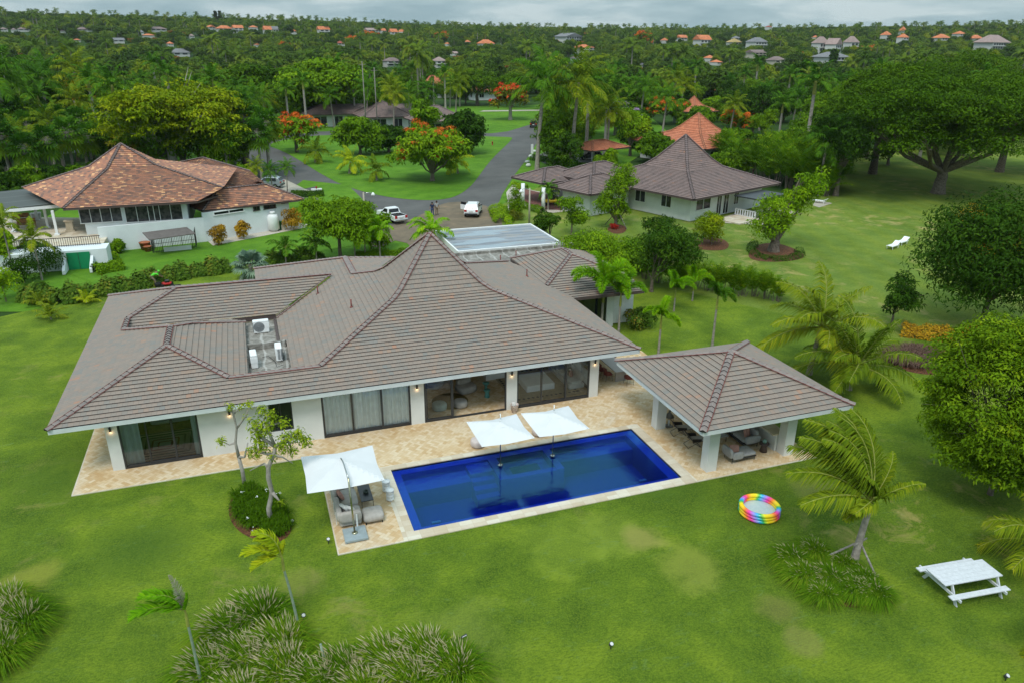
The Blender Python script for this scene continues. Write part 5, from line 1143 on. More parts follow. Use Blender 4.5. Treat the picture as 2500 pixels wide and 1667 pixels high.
# fern hedge of arecas between the two lawns
AV=[areca(200+i,3.2) for i in range(3)]
for i,(px,py,sc) in enumerate([(1545,668,.7),(1575,680,.75),(1605,690,.75),(1640,690,.85),(1670,700,.85),(1700,700,.9),(1730,708,.9),(1758,712,.95),(1785,715,.9),(1812,722,.9),(1840,722,.95),(1868,728,.85),(1895,735,.8),(1500,640,.7),(1470,632,.7),(1425,618,.7)]):
    b=at(px,py,0); e=plant_bush(AV[i%3],'areca_palm',(b.x,b.y,-.03),ORD[sorted([1545,1575,1605,1640,1670,1700,1730,1758,1785,1812,1840,1868,1895,1500,1470,1425]).index(px)]+' from the left of the areca palm clumps between the two lawns','palm','areca palms of the hedge between the lawns',rz=i*1.3,sc=sc)
for i,(px,py,sc) in enumerate([(1800,420,2.2),(1830,430,2.3),(1862,440,2.3),(1895,452,2.4),(1925,462,2.4),(1955,470,2.4),(1985,474,2.2),(2012,478,2.0),(1770,405,2.2),(1740,395,2.2),(1880,425,2.6),(1930,440,2.6),(1980,450,2.6)]):
    b=at(px,py,0); e=plant_bush(AV[i%3],'areca_palm',(b.x,b.y,-.03),ORD[sorted([1800,1830,1862,1895,1925,1955,1985,2012,1770,1740,1880,1930,1980]).index(px)]+' from the left of the tall areca clumps behind the right neighbour house','palm','tall areca palms behind the right neighbour house',rz=i*1.7,sc=sc)
hedge('croton_hedge','orange and yellow croton hedge at the edge of the lawn under the big mango',[tuple(p)[:2] for p in PX([(2198,815),(2240,822),(2290,828),(2340,830),(2385,822)])],1.3,1.0,'leaf_croton',5200,.17,.08,9)
sheet('planting_bed',smooth_loop(PX([(2150,870),(2180,842),(2260,838),(2330,860),(2300,915),(2240,912),(2180,895)]),2),GZ+.011,'mulch')
rng=np.random.default_rng(33); lb=LB(); c0=gp(2228,878)
for i in range(60):
    a=rng.uniform(0,6.28); q=rng.uniform(0,1)**.5; blades(lb,rng,(math.cos(a)*q*1.9,math.sin(a)*q*1.3,0),90,.8,.7,.03,(-.15,0),0,.4)
o=link('purple_grass',lb.mesh('purple_grass','leaf_purple'),None,loc=(c0.x,c0.y,GZ)); tag(o,'mound of purple brown grass in the mulch bed beside the croton hedge','ornamental grass')
# left side
hedge('sea_grape_hedge','long sea grape hedge of round leaves behind the mowing gardener',[tuple(p)[:2] for p in PX([(60,730),(150,738),(240,722),(320,706),(400,684),(480,672),(560,660)])],1.9,1.15,'leaf_seagrape',15000,.24,.22,11,jag=.5)
hedge('sea_grape_hedge','short sea grape hedge right of the silvery fan palm',[tuple(p)[:2] for p in PX([(650,648),(700,645),(760,642),(790,638)])],1.8,1.1,'leaf_seagrape',6000,.24,.2,12,jag=.5)
hedge('hedge','dense low green hedge beside the green door',[tuple(p)[:2] for p in PX([(135,645),(160,648),(185,652)])],1.8,1.3,'leaf_green',3000,.2,.13,13)
hedge('hedge','flat low green shrub bed right of the green door',[tuple(p)[:2] for p in PX([(232,640),(255,632),(285,628)])],2.0,.6,'leaf_green',2200,.2,.13,14)
hedge('hedge','low green hedge behind the long sea grape hedge',[tuple(p)[:2] for p in PX([(232,668),(270,660),(300,655)])],1.6,.9,'leaf_green',2500,.2,.13,15)
hedge('hedge','low fern hedge behind the back roof ridge of the villa',[tuple(p)[:2] for p in PX([(872,640),(920,636),(975,634),(1000,632)])],1.6,1.1,'leaf_green',5200,.22,.07,16)
hedge('hedge','clipped dark hedge strip beside the pale driveway',[tuple(p)[:2] for p in PX([(712,478),(750,480),(790,478)])],1.2,.8,'leaf_dark',2600,.2,.13,17,jag=.05)
for i,(px,py,R_,H_,lm,lab) in enumerate(((535,597,1.2,2.2,'leaf_croton','speckled croton bush against the white wall, left of two'),(596,583,1.0,2.1,'leaf_croton','speckled croton bush against the white wall, right of two'),(718,562,1.6,2.6,'leaf_croton','large orange green croton bush at the right end of the white wall'),(263,622,1.0,1.2,'leaf_green','round clipped green bush between the green door and the white wall'),(291,617,.8,1.4,'leaf_green','dark small bush beside the round clipped bush'),(60,690,1.8,2.2,'leaf_dark','dark shrub between the slim palms at the left edge'),(15,735,1.8,2.6,'leaf_bright','bright shrub at the left photo edge beside the hedge'),(110,668,2.4,2.4,'leaf_dark','large dark shrub below the slim palm at the left'),(1560,800,1.5,1.5,'leaf_seagrape','round leaved shrub at the rear corner of the villa'),(745,640,1.3,1.5,'leaf_dark','dark shrub behind the back roof ridge'))):
    b=at(px,py,0); plant_bush(bush(300+i,R_,H_,lm,1700,.22,.12),'bush',(b.x,b.y,-.03),lab)
T1(832,640,462,215,'umbrella','leaf_green','broadleaf_tree','feathery bright green tree before the road behind the villa',.35,nc=120,nl=110,L=.30,W=.13,r0=.18,squash=.5,lump=.2,nlimb=14,flat=.3)
T1(905,610,505,150,'irregular','leaf_green','broadleaf_tree','rounded green tree beside the white pickup',.1,nc=60,nl=100,L=.30,W=.15,r0=.15,lump=.25)
for i,(bx,by,tp,lab,sc) in enumerate(((868,640,560,'wind blown young palm behind the back ridge, left of three',1),(893,638,548,'wind blown young palm behind the back ridge, middle of three',1),(929,640,545,'wind blown young palm behind the back ridge, right of three',1),(1056,660,548,'bright palm at the edge of the dusty road behind the pointed roof',1.25),(700,655,600,'dark palm behind the left part of the back ridge',.9),(775,650,590,'dark low palm right of the dark one behind the back ridge',.9))):
    b,h,_=size(bx,by,tp); m_=palm(400+i,max(h*.72/sc,.8),'royal',nf=13,Lf=2.2,LL=.62,W=.09,n=26,leafm='palm_bright' if i<4 else 'palm_green',r0=.08,shaft=.4,wind=(-.4,0,0),g=1.2,el=(-.1,1.35)); plant_palm(m_,'palm_tree',(b.x,b.y,-.02),lab,sc=sc)
for i,(bx,by,tp,lab) in enumerate(((103,683,575,'slim palm with a straight pale trunk at the left before the hedge'),(40,690,540,'slim leaning palm at the left photo edge'),(30,640,520,'slim palm behind the others at the left photo edge'))):
    b,h,_=size(bx,by,tp); m_=palm(420+i,h*.85,'royal',nf=12,Lf=2.0,LL=.55,W=.09,n=24,leafm='palm_olive',r0=.07,shaft=.3,wind=(-.2,0,0),g=1.1,el=(-.1,1.3)); plant_palm(m_,'palm_tree',(b.x,b.y,-.02),lab)
# --- trees round the road
CV=[palm(500+i,7.0,'coco',nf=20,Lf=3.6,LL=1.0,W=.10,n=26,leafm='palm_olive' if i%2 else 'palm_green',r0=.16,lean=(.5*(-1)**i,0),wind=(-.35,0,.05),g=.9,el=(-.55,1.35),rach=False) for i in range(3)]
def P1(bx,by,tp,lab,i,group=None,base7=7.0,name='coconut_palm',V=None,extra=1.6):
    b=at(bx,by,0); H_=top_z(b,tp); s=H_/(base7+extra); e=plant_palm((V or CV)[i%3],name,(b.x,b.y,-.03),lab,group=group,rz=i*2.1,sc=s); return e
P1(1311,414,150,'very tall coconut palm standing right beside the road, left of two',0); P1(1394,408,150,'very tall coconut palm right of the roadside one, right of two',1)
YV=[palm(510+i,1.6,'coco',nf=15,Lf=3.0,LL=.85,W=.10,n=26,leafm='palm_yellow' if i<1 else 'palm_olive',r0=.14,lean=(.3,0),wind=(-.3,0,0),g=.9,el=(-.4,1.3),rach=False) for i in range(2)]
for i,(bx,by,w,lab) in enumerate(((853,424,85,'young coconut palm on the grass island, leftmost front one'),(920,441,75,'young coconut palm on the grass island, lowest one'),(1118,424,85,'young coconut palm right of the orange blossoming tree'),(770,397,80,'young coconut palm on the grass island before the orange tree'))):
    b=at(bx,by,0); s=w*depth(b)/FPX/5.0; e=plant_palm(YV[i%2],'coconut_palm',(b.x,b.y,-.02),lab,rz=i*1.7,sc=s)
T1(1056,442,292,225,'umbrella','leaf_green','flame_tree','broad green flame tree dotted with orange blossoms on the grass island',.22,nc=120,nl=120,r0=.35,squash=.45,lump=.2,flat=.35,nlimb=16,blossom='blossom_orange',nb=.5,bL=.26,fork=1.2)
T1(1132,376,265,120,'round','leaf_dark','mango_tree','round dark green tree right of the flame tree',.12,nc=70,nl=130,r0=.3,lump=.32)
T1(880,378,272,150,'irregular','leaf_green','broadleaf_tree','dense green tree at the left rear of the grass island',.1,nc=80,nl=120,r0=.3,lump=.27)
T1(950,372,300,110,'irregular','leaf_dark','broadleaf_tree','dark green tree between the island palms and the flame tree',.1,nc=50,nl=110,r0=.3,lump=.28)
T1(1035,345,235,110,'irregular','leaf_green','broadleaf_tree','bright tree before the brown roofed house beyond the island',.1,nc=60,nl=110,r0=.3,lump=.27)
T1(1246,293,204,118,'umbrella','leaf_olive','flame_tree','red flame tree in full bloom on the far grass strip',.42,nc=60,nl=30,r0=.5,squash=.4,lump=.22,flat=.4,nlimb=18,blossom='blossom_red',nb=1.0,bL=.7,bark='pale_bark')
T1(725,372,272,150,'umbrella','leaf_green','flame_tree','orange flame tree behind the leftmost island palm',.3,nc=70,nl=60,r0=.35,squash=.45,lump=.24,flat=.35,blossom='blossom_orange',nb=.9,bL=.5)
T1(1530,330,243,125,'irregular','leaf_dark','broadleaf_tree','dark tree with lilac blossoms behind the orange carport',.1,nc=60,nl=100,r0=.3,lump=.26,blossom='blossom_lilac',nb=.8,bL=.4)
T1(190,330,200,170,'irregular','leaf_dark','yellow_flower_tree','tree covered with orange yellow flowers at the upper left',.1,nc=80,nl=110,r0=.3,lump=.24,blossom='blossom_yellow',nb=.8,bL=.45)
T1(430,440,168,400,'umbrella','leaf_yellowgreen','rain_tree','wide bright rain tree with layered branches behind the terracotta roofed house',.32,nc=220,nl=130,r0=.75,squash=.36,lump=.16,flat=.45,nlimb=24,fork=5,lean=(0,0),bark='pale_bark',seed=12)
T1(330,425,300,170,'umbrella','leaf_olive','broadleaf_tree','olive yellow tree just behind the pointed terracotta roof',.4,nc=90,nl=110,r0=.35,squash=.38,lump=.2,flat=.45,nlimb=12,seed=13)
T1(600,420,255,220,'umbrella','leaf_yellowgreen','rain_tree','yellow green rain tree over the fan palms left of the road',.35,nc=90,nl=120,r0=.5,squash=.36,lump=.2,flat=.45,nlimb=12,seed=16)
T1(790,300,128,290,'umbrella','leaf_green','rain_tree','dark spreading rain tree behind the left brown roof',.3,nc=150,nl=120,r0=.7,squash=.4,lump=.18,flat=.4,nlimb=16,seed=14)
T1(640,300,140,260,'umbrella','leaf_saman','rain_tree','spreading rain tree left of the dark one beyond the road',.3,nc=130,nl=120,r0=.7,squash=.4,lump=.18,flat=.4,nlimb=12,seed=15)
FV=[fan_palm(600+i,6.0,nf=26,Rf=1.15,pet=1.3,leafm='palm_green',r0=.17,skirt=14,seg=12) for i in range(2)]
for i,(px,py,sc) in enumerate([(35,470,1.4),(85,480,1.2),(140,470,1.3),(190,455,1.4),(235,440,1.2),(160,425,1.5),(215,410,1.4),(285,400,1.5),(95,430,1.4),(20,430,1.5),(520,430,1.6),(560,445,1.3),(490,420,1.5),(640,440,1.3),(660,430,1.5),(610,425,1.6),(60,400,1.6),(545,405,1.6)]):
    b=at(px,py,0); plant_palm(FV[i%2],'fan_palm',(b.x,b.y,-.03),ORD[sorted([35,85,140,190,235,160,215,285,95,20,520,560,490,640,660,610,60,545]).index(px)]+' from the left of the fan palms behind the terracotta roofed house',group='fan palms behind the terracotta roofed house',rz=i,sc=sc*.92)
for i,(bx,by,tp,lab) in enumerate(((48,400,130,'tall coconut palm at the left edge above the pergola'),(125,350,150,'coconut palm behind the yellow flowering tree, left of two'),(207,330,140,'coconut palm behind the yellow flowering tree, right of two'),(668,480,400,'small palm beside the silver car, left of two'),(702,470,395,'small palm beside the silver car, right of two'),(629,470,390,'small palm over the roof end of the terracotta house'),(428,425,355,'small palm between the two terracotta roof peaks'),(897,312,195,'coconut palm beyond the island, first from the left'),(962,318,205,'coconut palm beyond the island, second from the left'),(1002,312,208,'coconut palm beyond the island, third from the left'),(1038,300,200,'coconut palm beyond the island, fourth from the left'),(1113,290,190,'coconut palm beyond the island, before the round tree'),(653,330,215,'yellowish palm left of the orange flame tree'),(1480,300,170,'coconut palm behind the orange carport'))):
    P1(bx,by,tp,lab,i+2)
RV=[palm(520+i,8.0,'royal',nf=15,Lf=3.4,LL=.9,W=.14,n=24,leafm='palm_green',r0=.24,shaft=1.5,wind=(-.3,0,0),g=1.1,el=(-.1,1.4),rach=False,trunkm='pale_bark') for i in range(3)]
for i,(bx,by,tp,lab) in enumerate(((1838,262,140,'royal palm with a leaning white trunk, nearest the cypress columns'),(1810,256,168,'royal palm left of the leaning one'),(1692,250,148,'royal palm above the orange pyramid roof, tallest'),(1672,248,152,'royal palm left of the tallest above the orange roofs'),(1655,246,165,'royal palm at the left end of the group'))):
    P1(bx,by,tp,lab,i,base7=8.0,extra=3.0,name='royal_palm',V=RV)
for (bx,by,tp,w,lab) in ((1925,275,155,34,'dark columnar cypress left one of the pair'),(1948,278,150,34,'dark columnar cypress right one of the pair')):
    T1(bx,by,tp,w,'column','leaf_dark','cypress',lab,.02,nc=70,nl=60,lump=.5,r0=.2)
T1(2026,200,122,26,'cone','leaf_dark','norfolk_pine','slender norfolk pine standing above the giant tree',.1,nc=70,nl=40,lump=.35,r0=.2,flat=.6)
plant_palm(palm(530,2.6,'coco',nf=14,Lf=1.9,LL=.6,W=.08,n=24,leafm='palm_green',r0=.1,g=1.2,rach=False),'palm_tree',tuple(at(1338,512,0)),'dark palm between the white carport columns of the right neighbour')

for i,(bx,by,tp,w_,lm,lab) in enumerate(((1590,398,305,95,'leaf_mid','bushy tree between the orange carport and the tall orange pyramid'),(1545,362,283,90,'leaf_dark','dark tree behind the orange carport roof'),(1640,380,318,70,'leaf_green','small tree at the left foot of the tall orange pyramid'),(1785,395,300,95,'leaf_mid','bushy tree at the right side of the tall orange pyramid'),(1840,405,318,90,'leaf_dark','dark bushy tree above the right slope of the brown flared roof'),(1530,655,560,190,'leaf_mid','rounded tree filling the corner behind the rear hipped roof'),(1660,300,240,70,'leaf_mid','tree left of the smaller orange pyramid'),(1745,290,225,80,'leaf_green','tree right of the smaller orange pyramid'),(1480,420,365,60,'leaf_green','low tree before the right end of the orange carport'),(12,660,560,120,'leaf_bright','bright bushy tree at the left photo edge below the pergola'),(80,640,590,90,'leaf_mid','dark tree behind the slim palms at the left'))):
    T1(bx,by,tp,w_,'irregular',lm,'broadleaf_tree',lab,.05,nc=55,nl=110,r0=.15,lump=.28)
for i,(bx,by,tp,lab) in enumerate(((1615,345,215,'coconut palm left of the tall orange pyramid'),(1780,340,235,'coconut palm right of the tall orange pyramid'),(1500,330,215,'coconut palm over the orange carport'),(1560,320,190,'coconut palm above the lilac tree'),(1640,280,170,'coconut palm above the smaller orange pyramid'))):
    P1(bx,by,tp,lab,i)
hedge('hedge','dark green hedge along the narrow road beside the tall palms',[tuple(p)[:2] for p in PX([(1300,390),(1340,396),(1400,408),(1440,415)])],1.6,1.0,'leaf_dark',4200,.26,.16,31,jag=.1)
hedge('hedge','dark green hedge under the far edge of the orange carport drive',[tuple(p)[:2] for p in PX([(1345,372),(1400,368),(1440,366)])],1.6,1.0,'leaf_dark',2600,.3,.18,32,jag=.1)

for i,(bx,by,tp,w_,lm,lab) in enumerate(((20,500,410,110,'leaf_dark','dark tree at the left photo edge behind the pergola'),(75,490,400,110,'leaf_mid','bushy tree behind the pergola, second from the left edge'),(130,482,395,100,'leaf_dark','dark bushy tree before the fan palms, above the pergola end'),(185,470,392,100,'leaf_mid','bushy tree before the fan palms left of the terracotta peak'),(235,455,385,90,'leaf_dark','dark bush hard left of the terracotta peak'),(380,450,385,90,'leaf_dark','dark tree right of the terracotta peak'),(470,455,390,90,'leaf_mid','bushy tree over the rear terracotta wing'),(540,462,398,90,'leaf_dark','dark bush over the end of the rear terracotta wing'),(600,455,400,80,'leaf_mid','low bushy tree beside the small palms at the car'),(1640,428,345,110,'leaf_palmy','dense foliage left of the tall orange pyramid foot'),(1772,432,350,120,'leaf_palmy','dense foliage right of the tall orange pyramid foot'),(1700,312,262,100,'leaf_mid','tree between the two orange pyramids'),(660,520,470,0,'',''))):
    if lm: T1(bx,by,tp,w_,'irregular',lm,'broadleaf_tree',lab,.05,nc=60,nl=110,r0=.15,lump=.28)
# ------------------------------------------------------------------ neighbour houses
def ony(px,py,Y): r_=ray(px,py); t=Y/r_.y; return Vector((0,0,HC))+r_*t
def roof_obj(parent,planes,m,capl=(),course=CH,name='roof',lift=.045,capw=.15,off=None):
    rm=MB(); uvl=[]; 
    for pts,dn in planes:
        if course: tiled_plane(rm,uvl,pts,dn,None,lift,course)
        else:
            P_=[Vector(p) for p in pts]; d=Vector(dn).normalized(); n=(P_[1]-P_[0]).cross(P_[2]-P_[0]).normalized(); u=d.cross(n).normalized(); b=len(rm.v); rm.v+=[tuple(p) for p in P_]; rm.f.append(tuple(range(b,b+len(P_)))); rm.m.append(0); rm.sm.append(False); uvl.append([((p-P_[0]).dot(u)+500,(p-P_[0]).dot(-d)+500) for p in P_])
    o=link(name,roof_mesh(rm,uvl,name,[m,'tile_riser']),parent)
    if off is not None: o.location=-Vector(off)
    if capl:
        c=MB()
        for a,b_ in capl: caps(c,Vector(a)+Vector((0,0,.03)),Vector(b_)+Vector((0,0,.03)),w=capw)
        cc=c.build('ridge_cap',[m+'_cap' if m+'_cap' in MAT else 'ridge_tile','tile_riser' if m!='slate_roof_tile' else 'ridge_mortar','tile_riser'],o)
    return o
mat('orange_roof_tile_cap',(.52,.19,.10),.8); mat('terracotta_mix_tile_cap',(.19,.14,.13),.8,.25,3); mat('brown_roof_tile_cap',(.20,.15,.145),.8,.2,3)
def hip_planes(N_,u,v,lu,lv,ze,prof,half=None):
    """hipped roof: N_ near corner (x,y); u,v unit axes; prof [(d,z)] heights above ze"""
    u=Vector((u[0],u[1],0)); v=Vector((v[0],v[1],0)); O=Vector((N_[0],N_[1],0)); out=[]; cl=[]
    hm=min(lu,lv)/2
    def C4(d,z): return [O+u*d+v*d+Vector((0,0,ze+z)),O+u*(lu-d)+v*d+Vector((0,0,ze+z)),O+u*(lu-d)+v*(lv-d)+Vector((0,0,ze+z)),O+u*d+v*(lv-d)+Vector((0,0,ze+z))]
    for (d0,z0),(d1,z1) in zip(prof,prof[1:]):
        a=C4(d0,z0); c=C4(d1,z1); sl=(z1-z0)/(d1-d0)
        for j,dn in enumerate((-v,u,v,-u)):
            q=[a[j],a[(j+1)%4],c[(j+1)%4],c[j]]
            if (q[2]-q[3]).length<.02: q=q[:3]
            out.append((q,(dn.x,dn.y,-sl))); cl.append((a[j],c[j]))
    c=C4(*prof[-1]); 
    if lu>lv+.1: cl.append((c[0],c[1]))
    if lv>lu+.1: cl.append((c[1],c[2]))
    return out,cl,C4
def eave_box(parent,C,m,h=.18,name='fascia',off=None):
    b=MB(); n=len(C)
    for i in range(n):
        p,q=Vector(C[i]),Vector(C[(i+1)%n]); d=q-p; c=(p+q)/2; b.box((c.x,c.y,c.z-h/2-.02),(d.length-.06,.05,h),math.atan2(d.y,d.x))
    b.poly([Vector(p)-Vector((0,0,h*.8)) for p in C])
    o=b.build(name,m,parent)
    if off is not None: o.location=-Vector(off)
    return o
def house(name,loc,label,cat='house'): return empty(name,loc,0,label,cat)
def hip_house(e,N_,ang,lu,lv,ze,slope,m,flare=None,course=CH,wallm='white_render',z0=0,inset=1.1,walls=True,facm='fascia_dark',wins=()):
    off=e.location; u=(math.cos(ang),math.sin(ang)); v=(-math.sin(ang),math.cos(ang)); hm=min(lu,lv)/2
    prof=[(0,0),(hm,hm*slope)] if not flare else [(0,0)]+[(hm*f_,hm*z_) for f_,z_ in flare]
    pl,cl,C4=hip_planes(N_,u,v,lu,lv,ze,prof); roof_obj(e,pl,m,cl,course,off=off); eave_box(e,C4(0,0),facm,off=off)
    if walls:
        c=C4(inset,0); b=MB(); b.prism([Vector((p.x,p.y,z0)) for p in c],(0,0,ze-.1-z0)); o=b.build('wall',wallm,e); o.location=-off
    for (side,a,w_,zb,zt) in wins:   # side 0 = front(-v) 1 = right(u) 3 = left(-u)
        c=C4(inset,0); p,q=((c[0],c[1]),(c[1],c[2]),(c[2],c[3]),(c[0],c[3]))[side]; d=(Vector((q.x-p.x,q.y-p.y,0))).normalized(); nrm=[Vector((-v[0],-v[1],0)),Vector((u[0],u[1],0)),Vector((v[0],v[1],0)),Vector((-u[0],-u[1],0))][side]
        window(e,Vector((p.x,p.y,0))+d*a,d,nrm,w_,zb,zt)
    return C4
def window(e,p,d,nrm,w_,zb,zt,frame='white_paint',glass='dark_glass',mull=1,name='window'):
    c=p+d*(w_/2); rz=math.atan2(d.y,d.x); off=e.location; b=MB(); h=zt-zb
    b.box((c.x+nrm.x*.04,c.y+nrm.y*.04,zt+.03),(w_+.16,.08,.08),rz); b.box((c.x+nrm.x*.05,c.y+nrm.y*.05,zb-.03),(w_+.2,.12,.07),rz)
    for s in [-1,1]+[0]*(mull>0): 
        q=c+d*(s*(w_/2+.03)); b.box((q.x+nrm.x*.04,q.y+nrm.y*.04,(zb+zt)/2),(.06,.08,h),rz)
    for k in range(1,mull): q=c+d*(w_*(k/mull-.5)); b.box((q.x+nrm.x*.04,q.y+nrm.y*.04,(zb+zt)/2),(.05,.07,h),rz)
    o=b.build(name,frame,e); o.location=-off
    g_=MB(); a_=p+nrm*.03; z_=p+d*w_+nrm*.03; g_.poly([(a_.x,a_.y,zb),(z_.x,z_.y,zb),(z_.x,z_.y,zt),(a_.x,a_.y,zt)]); g_.build('pane',glass,o)
FLARE=[(.66,.21),(.74,.275),(.82,.37),(1,.62)]
c=lambda x,y:(x/2.767,320+y/2.767); dd_=lambda x,y:(x/5.227,460+y/5.227)
# --- left neighbour
LZ_=4.5; FLc=at(*c(425,527),LZ_); EL=house('terracotta_house',(-12,90,0),'white house with a mottled terracotta roof on a walled terrace, left of the villa')
K0=at(*c(725,255),7.0); K2=at(*c(1055,232),7.05); K1=at(*c(600,240),7.0); AA=at(*c(815,85),9.2); HH=at(*c(1510,385),5.35); JJ=Vector((-5.0,FLc.y,LZ_))
nL=(K0-FLc).cross(K1-FLc).normalized(); rE=ray(*c(150,385)); tE=(FLc-Vector((0,0,HC))).dot(nL)/rE.dot(nL); EE=Vector((0,0,HC))+rE*tE
BR=Vector((HH.x+1.5,HH.y+14,5.3)); K3=Vector((K2.x-.5,K2.y+5,7.05)); K4=Vector((K1.x+1.5,K1.y+4,7.0))
pl=[([FLc,JJ,HH],(0,-1,-.3)),([FLc,HH,K2],(0,-1,-.3)),([FLc,K2,K0],(0,-1,-.3)),([K0,K2,AA],(0,-1,-1)),([FLc,K0,K1],(-1,.1,-.3)),([FLc,K1,EE],(-1,.1,-.3)),([K0,AA,K1],(-1,.2,-1)),([HH,BR,K3],(1,.3,-.3)),([HH,K3,K2],(1,.3,-.3)),([K2,K3,AA],(1,.2,-1)),([K1,AA,K4],(0,1,-1)),([K4,AA,K3],(0,1,-1)),([EE,K1,K4],(-.3,1,-.3))]
roof_obj(EL,pl,'terracotta_mix_tile',[(FLc,K0),(K0,AA),(HH,K2),(K2,AA),(EE,K1),(K1,AA)],off=EL.location)
eave_box(EL,[FLc,JJ,JJ+Vector((2,3,0)),Vector((FLc.x+2,FLc.y+12,LZ_))],'fascia_dark',off=EL.location)
o=MB().prism([(FLc.x+1.4,FLc.y+1.2,1.4),(-6.2,FLc.y+1.2,1.4),(-6,FLc.y+12,1.4),(FLc.x+1.4,FLc.y+14,1.4)],(0,0,LZ_-1.55)).build('wall','bluewhite_render',EL); o.location=-EL.location
Yw=FLc.y+1.2
def winpx(e,Y,q,mull=2,frame='white_paint',glass='dark_curtain_glass'):
    a=ony(*q[0],Y); b_=ony(*q[1],Y); t_=ony(*q[2],Y); window(e,Vector((a.x,Y,0)),Vector((1,0,0)),Vector((0,-1,0)),b_.x-a.x,(a.z+b_.z)/2,min(t_.z,LZ_-.25),frame,glass,mull)
g=G('dark_curtain_glass'); tc=g.n('ShaderNodeTexCoord').outputs['Object']; sp=g.n('ShaderNodeSeparateXYZ'); g.l(tc,sp.inputs[0]); g.fin(g.ramp(g.noise(g.n('ShaderNodeTexCoord').outputs['Object'],3,2),[(.4,(.02,.022,.026)),(.6,(.075,.07,.07))]),.15,.6)
winpx(EL,Yw,(c(552,632),c(828,600),c(530,530)),4); winpx(EL,Yw,(c(860,628),c(1235,585),c(835,515)),5)
g1,g3,g5=at(*c(690,822),0),at(*c(1395,747),0),at(*c(1967,650),0)
def wallseg(e,p,q,z0,z1,t,m,name='wall'):
    p,q=Vector((*p[:2],0)),Vector((*q[:2],0)); d=q-p; n=Vector((-d.y,d.x,0)).normalized(); cc=(p+q)/2+n*t/2; o=MB().box((cc.x,cc.y,(z0+z1)/2),(d.length,t,z1-z0),math.atan2(d.y,d.x)).build(name,m,e); o.location=-e.location; return o
wallseg(EL,g1,g3,-.1,2.55,.3,'bluewhite_render','terrace_wall'); wallseg(EL,g3,g5,-.1,3.05,.3,'bluewhite_render'); wallseg(EL,g5,(g5.x-2,g5.y+9),-.1,3.05,.3,'bluewhite_render'); 
wallseg(EL,(g1.x,g1.y+.3),(g1.x,g1.y+5),-.1,1.5,-.3,'bluewhite_render')
o=MB().prism([(g1.x,g1.y,1.2),(g3.x,g3.y+.3,1.2),(g3.x,g3.y+3,1.2),(g1.x,g1.y+4,1.2)],(0,0,.25)).build('terrace','coping_stone',EL); o.location=-EL.location
# lower right wing
N2=at(*c(1370,540),3.25); FR=at(*c(2057,462),3.15); L2=at(*c(1225,482),3.25); ap=at(*c(1470,395),4.9); rr=at(*c(1800,362),4.6); bk=at(*c(1560,385),5.0)
pl=[([N2,FR,rr,ap],(.3,-1,-.3)),([L2,N2,ap],(-1,-.2,-.3)),([FR,FR+Vector((-3,9,0)),rr+Vector((-1.5,4,0)),rr],(1,0,-.3))]
roof_obj(EL,pl,'terracotta_mix_tile',[(N2,ap),(FR,rr),(L2,ap),(ap,rr)],off=EL.location)
o=MB().prism([(N2.x,N2.y,N2.z-.2),(FR.x,FR.y,FR.z-.2),(FR.x-3,FR.y+9,FR.z-.2),(L2.x,L2.y,L2.z-.2)],(0,0,.15)).build('fascia','fascia_dark',EL); o.location=-EL.location
for (x0,x1,yt,yb) in ((1715,1752,508,540),(1785,1860,497,530),(1905,1940,478,490)):
    a=at(*c((x0+x1)/2,600),0); n=(g5-g3).normalized(); nr=Vector((n.y,-n.x,0)); 
    # intersect the pixel ray with the wall plane
    def hit(px,py): r_=ray(px,py); P0=Vector((0,0,HC)); t=(g3-P0).dot(nr)/r_.dot(nr); return P0+r_*t
    A_,B_,T_=hit(*c(x0,yb)),hit(*c(x1,yb)),hit(*c(x0,yt)); window(EL,Vector((A_.x,A_.y,0)),n,nr,(B_-A_).length,A_.z,min(T_.z,3.0),'fascia_dark','dark_glass',1)
A_,B_=hit(*c(1447,570)),hit(*c(1645,548)); window(EL,Vector((A_.x,A_.y,0)),n,nr,(B_-A_).length,A_.z,2.95,'white_paint','dark_glass',2)
# rear wing
N3=at(*c(1155,225),4.9); E3=at(*c(1690,272),4.6); A3=at(*c(1372,182),6.2); q1,q2,q3=at(*c(1260,292),4.55),at(*c(1530,395),4.1),at(*c(1810,372),4.0)
pl=[([N3,q1,A3],(.2,-1,-.3)),([q1,q2,A3],(.2,-1,-.3)),([q2,q3,E3],(.3,-1,-.3)),([q2,E3,A3],(.3,-1,-.3)),([E3,E3+Vector((-4,8,0)),A3],(1,.3,-.3))]
roof_obj(EL,pl,'terracotta_mix_tile',[(N3,A3),(A3,E3)],off=EL.location)
# terrace with railing, pergola and green door
T0=at(*dd_(180,575),1.55); tx0=-34; tpl=[(tx0,77.4,0),(-13.9,79.0,0),(-13.9,92,0),(tx0,100,0)]
o=MB().prism(tpl,(0,0,1.5)).build('terrace','coping_stone',EL); o.location=-EL.location
gd0,gd1=at(*c(482,818),0),at(*c(622,805),0); db0,db1=at(*c(555,935),0),at(*c(622,928),0)
yd=76.9; A_=ony(*c(548,930),yd); B_=ony(*c(620,925),yd); T_=ony(*c(480,815),yd); x0=A_.x-1.0; x1=B_.x+.05
wallseg(EL,(tx0,yd+.15),(-13.2,yd+.15),-.1,1.75,2.2,'bluewhite_render','terrace_wall')
o=MB().box(((x0+x1)/2,yd+.08,.78),(x1-x0,.10,1.6)).build('green_door','green_door',EL); o.location=-EL.location
o2=MB().box(((x0+x1)/2,yd+.02,.78),(.03,.03,1.6)).build('door_seam','dark_frame',o)
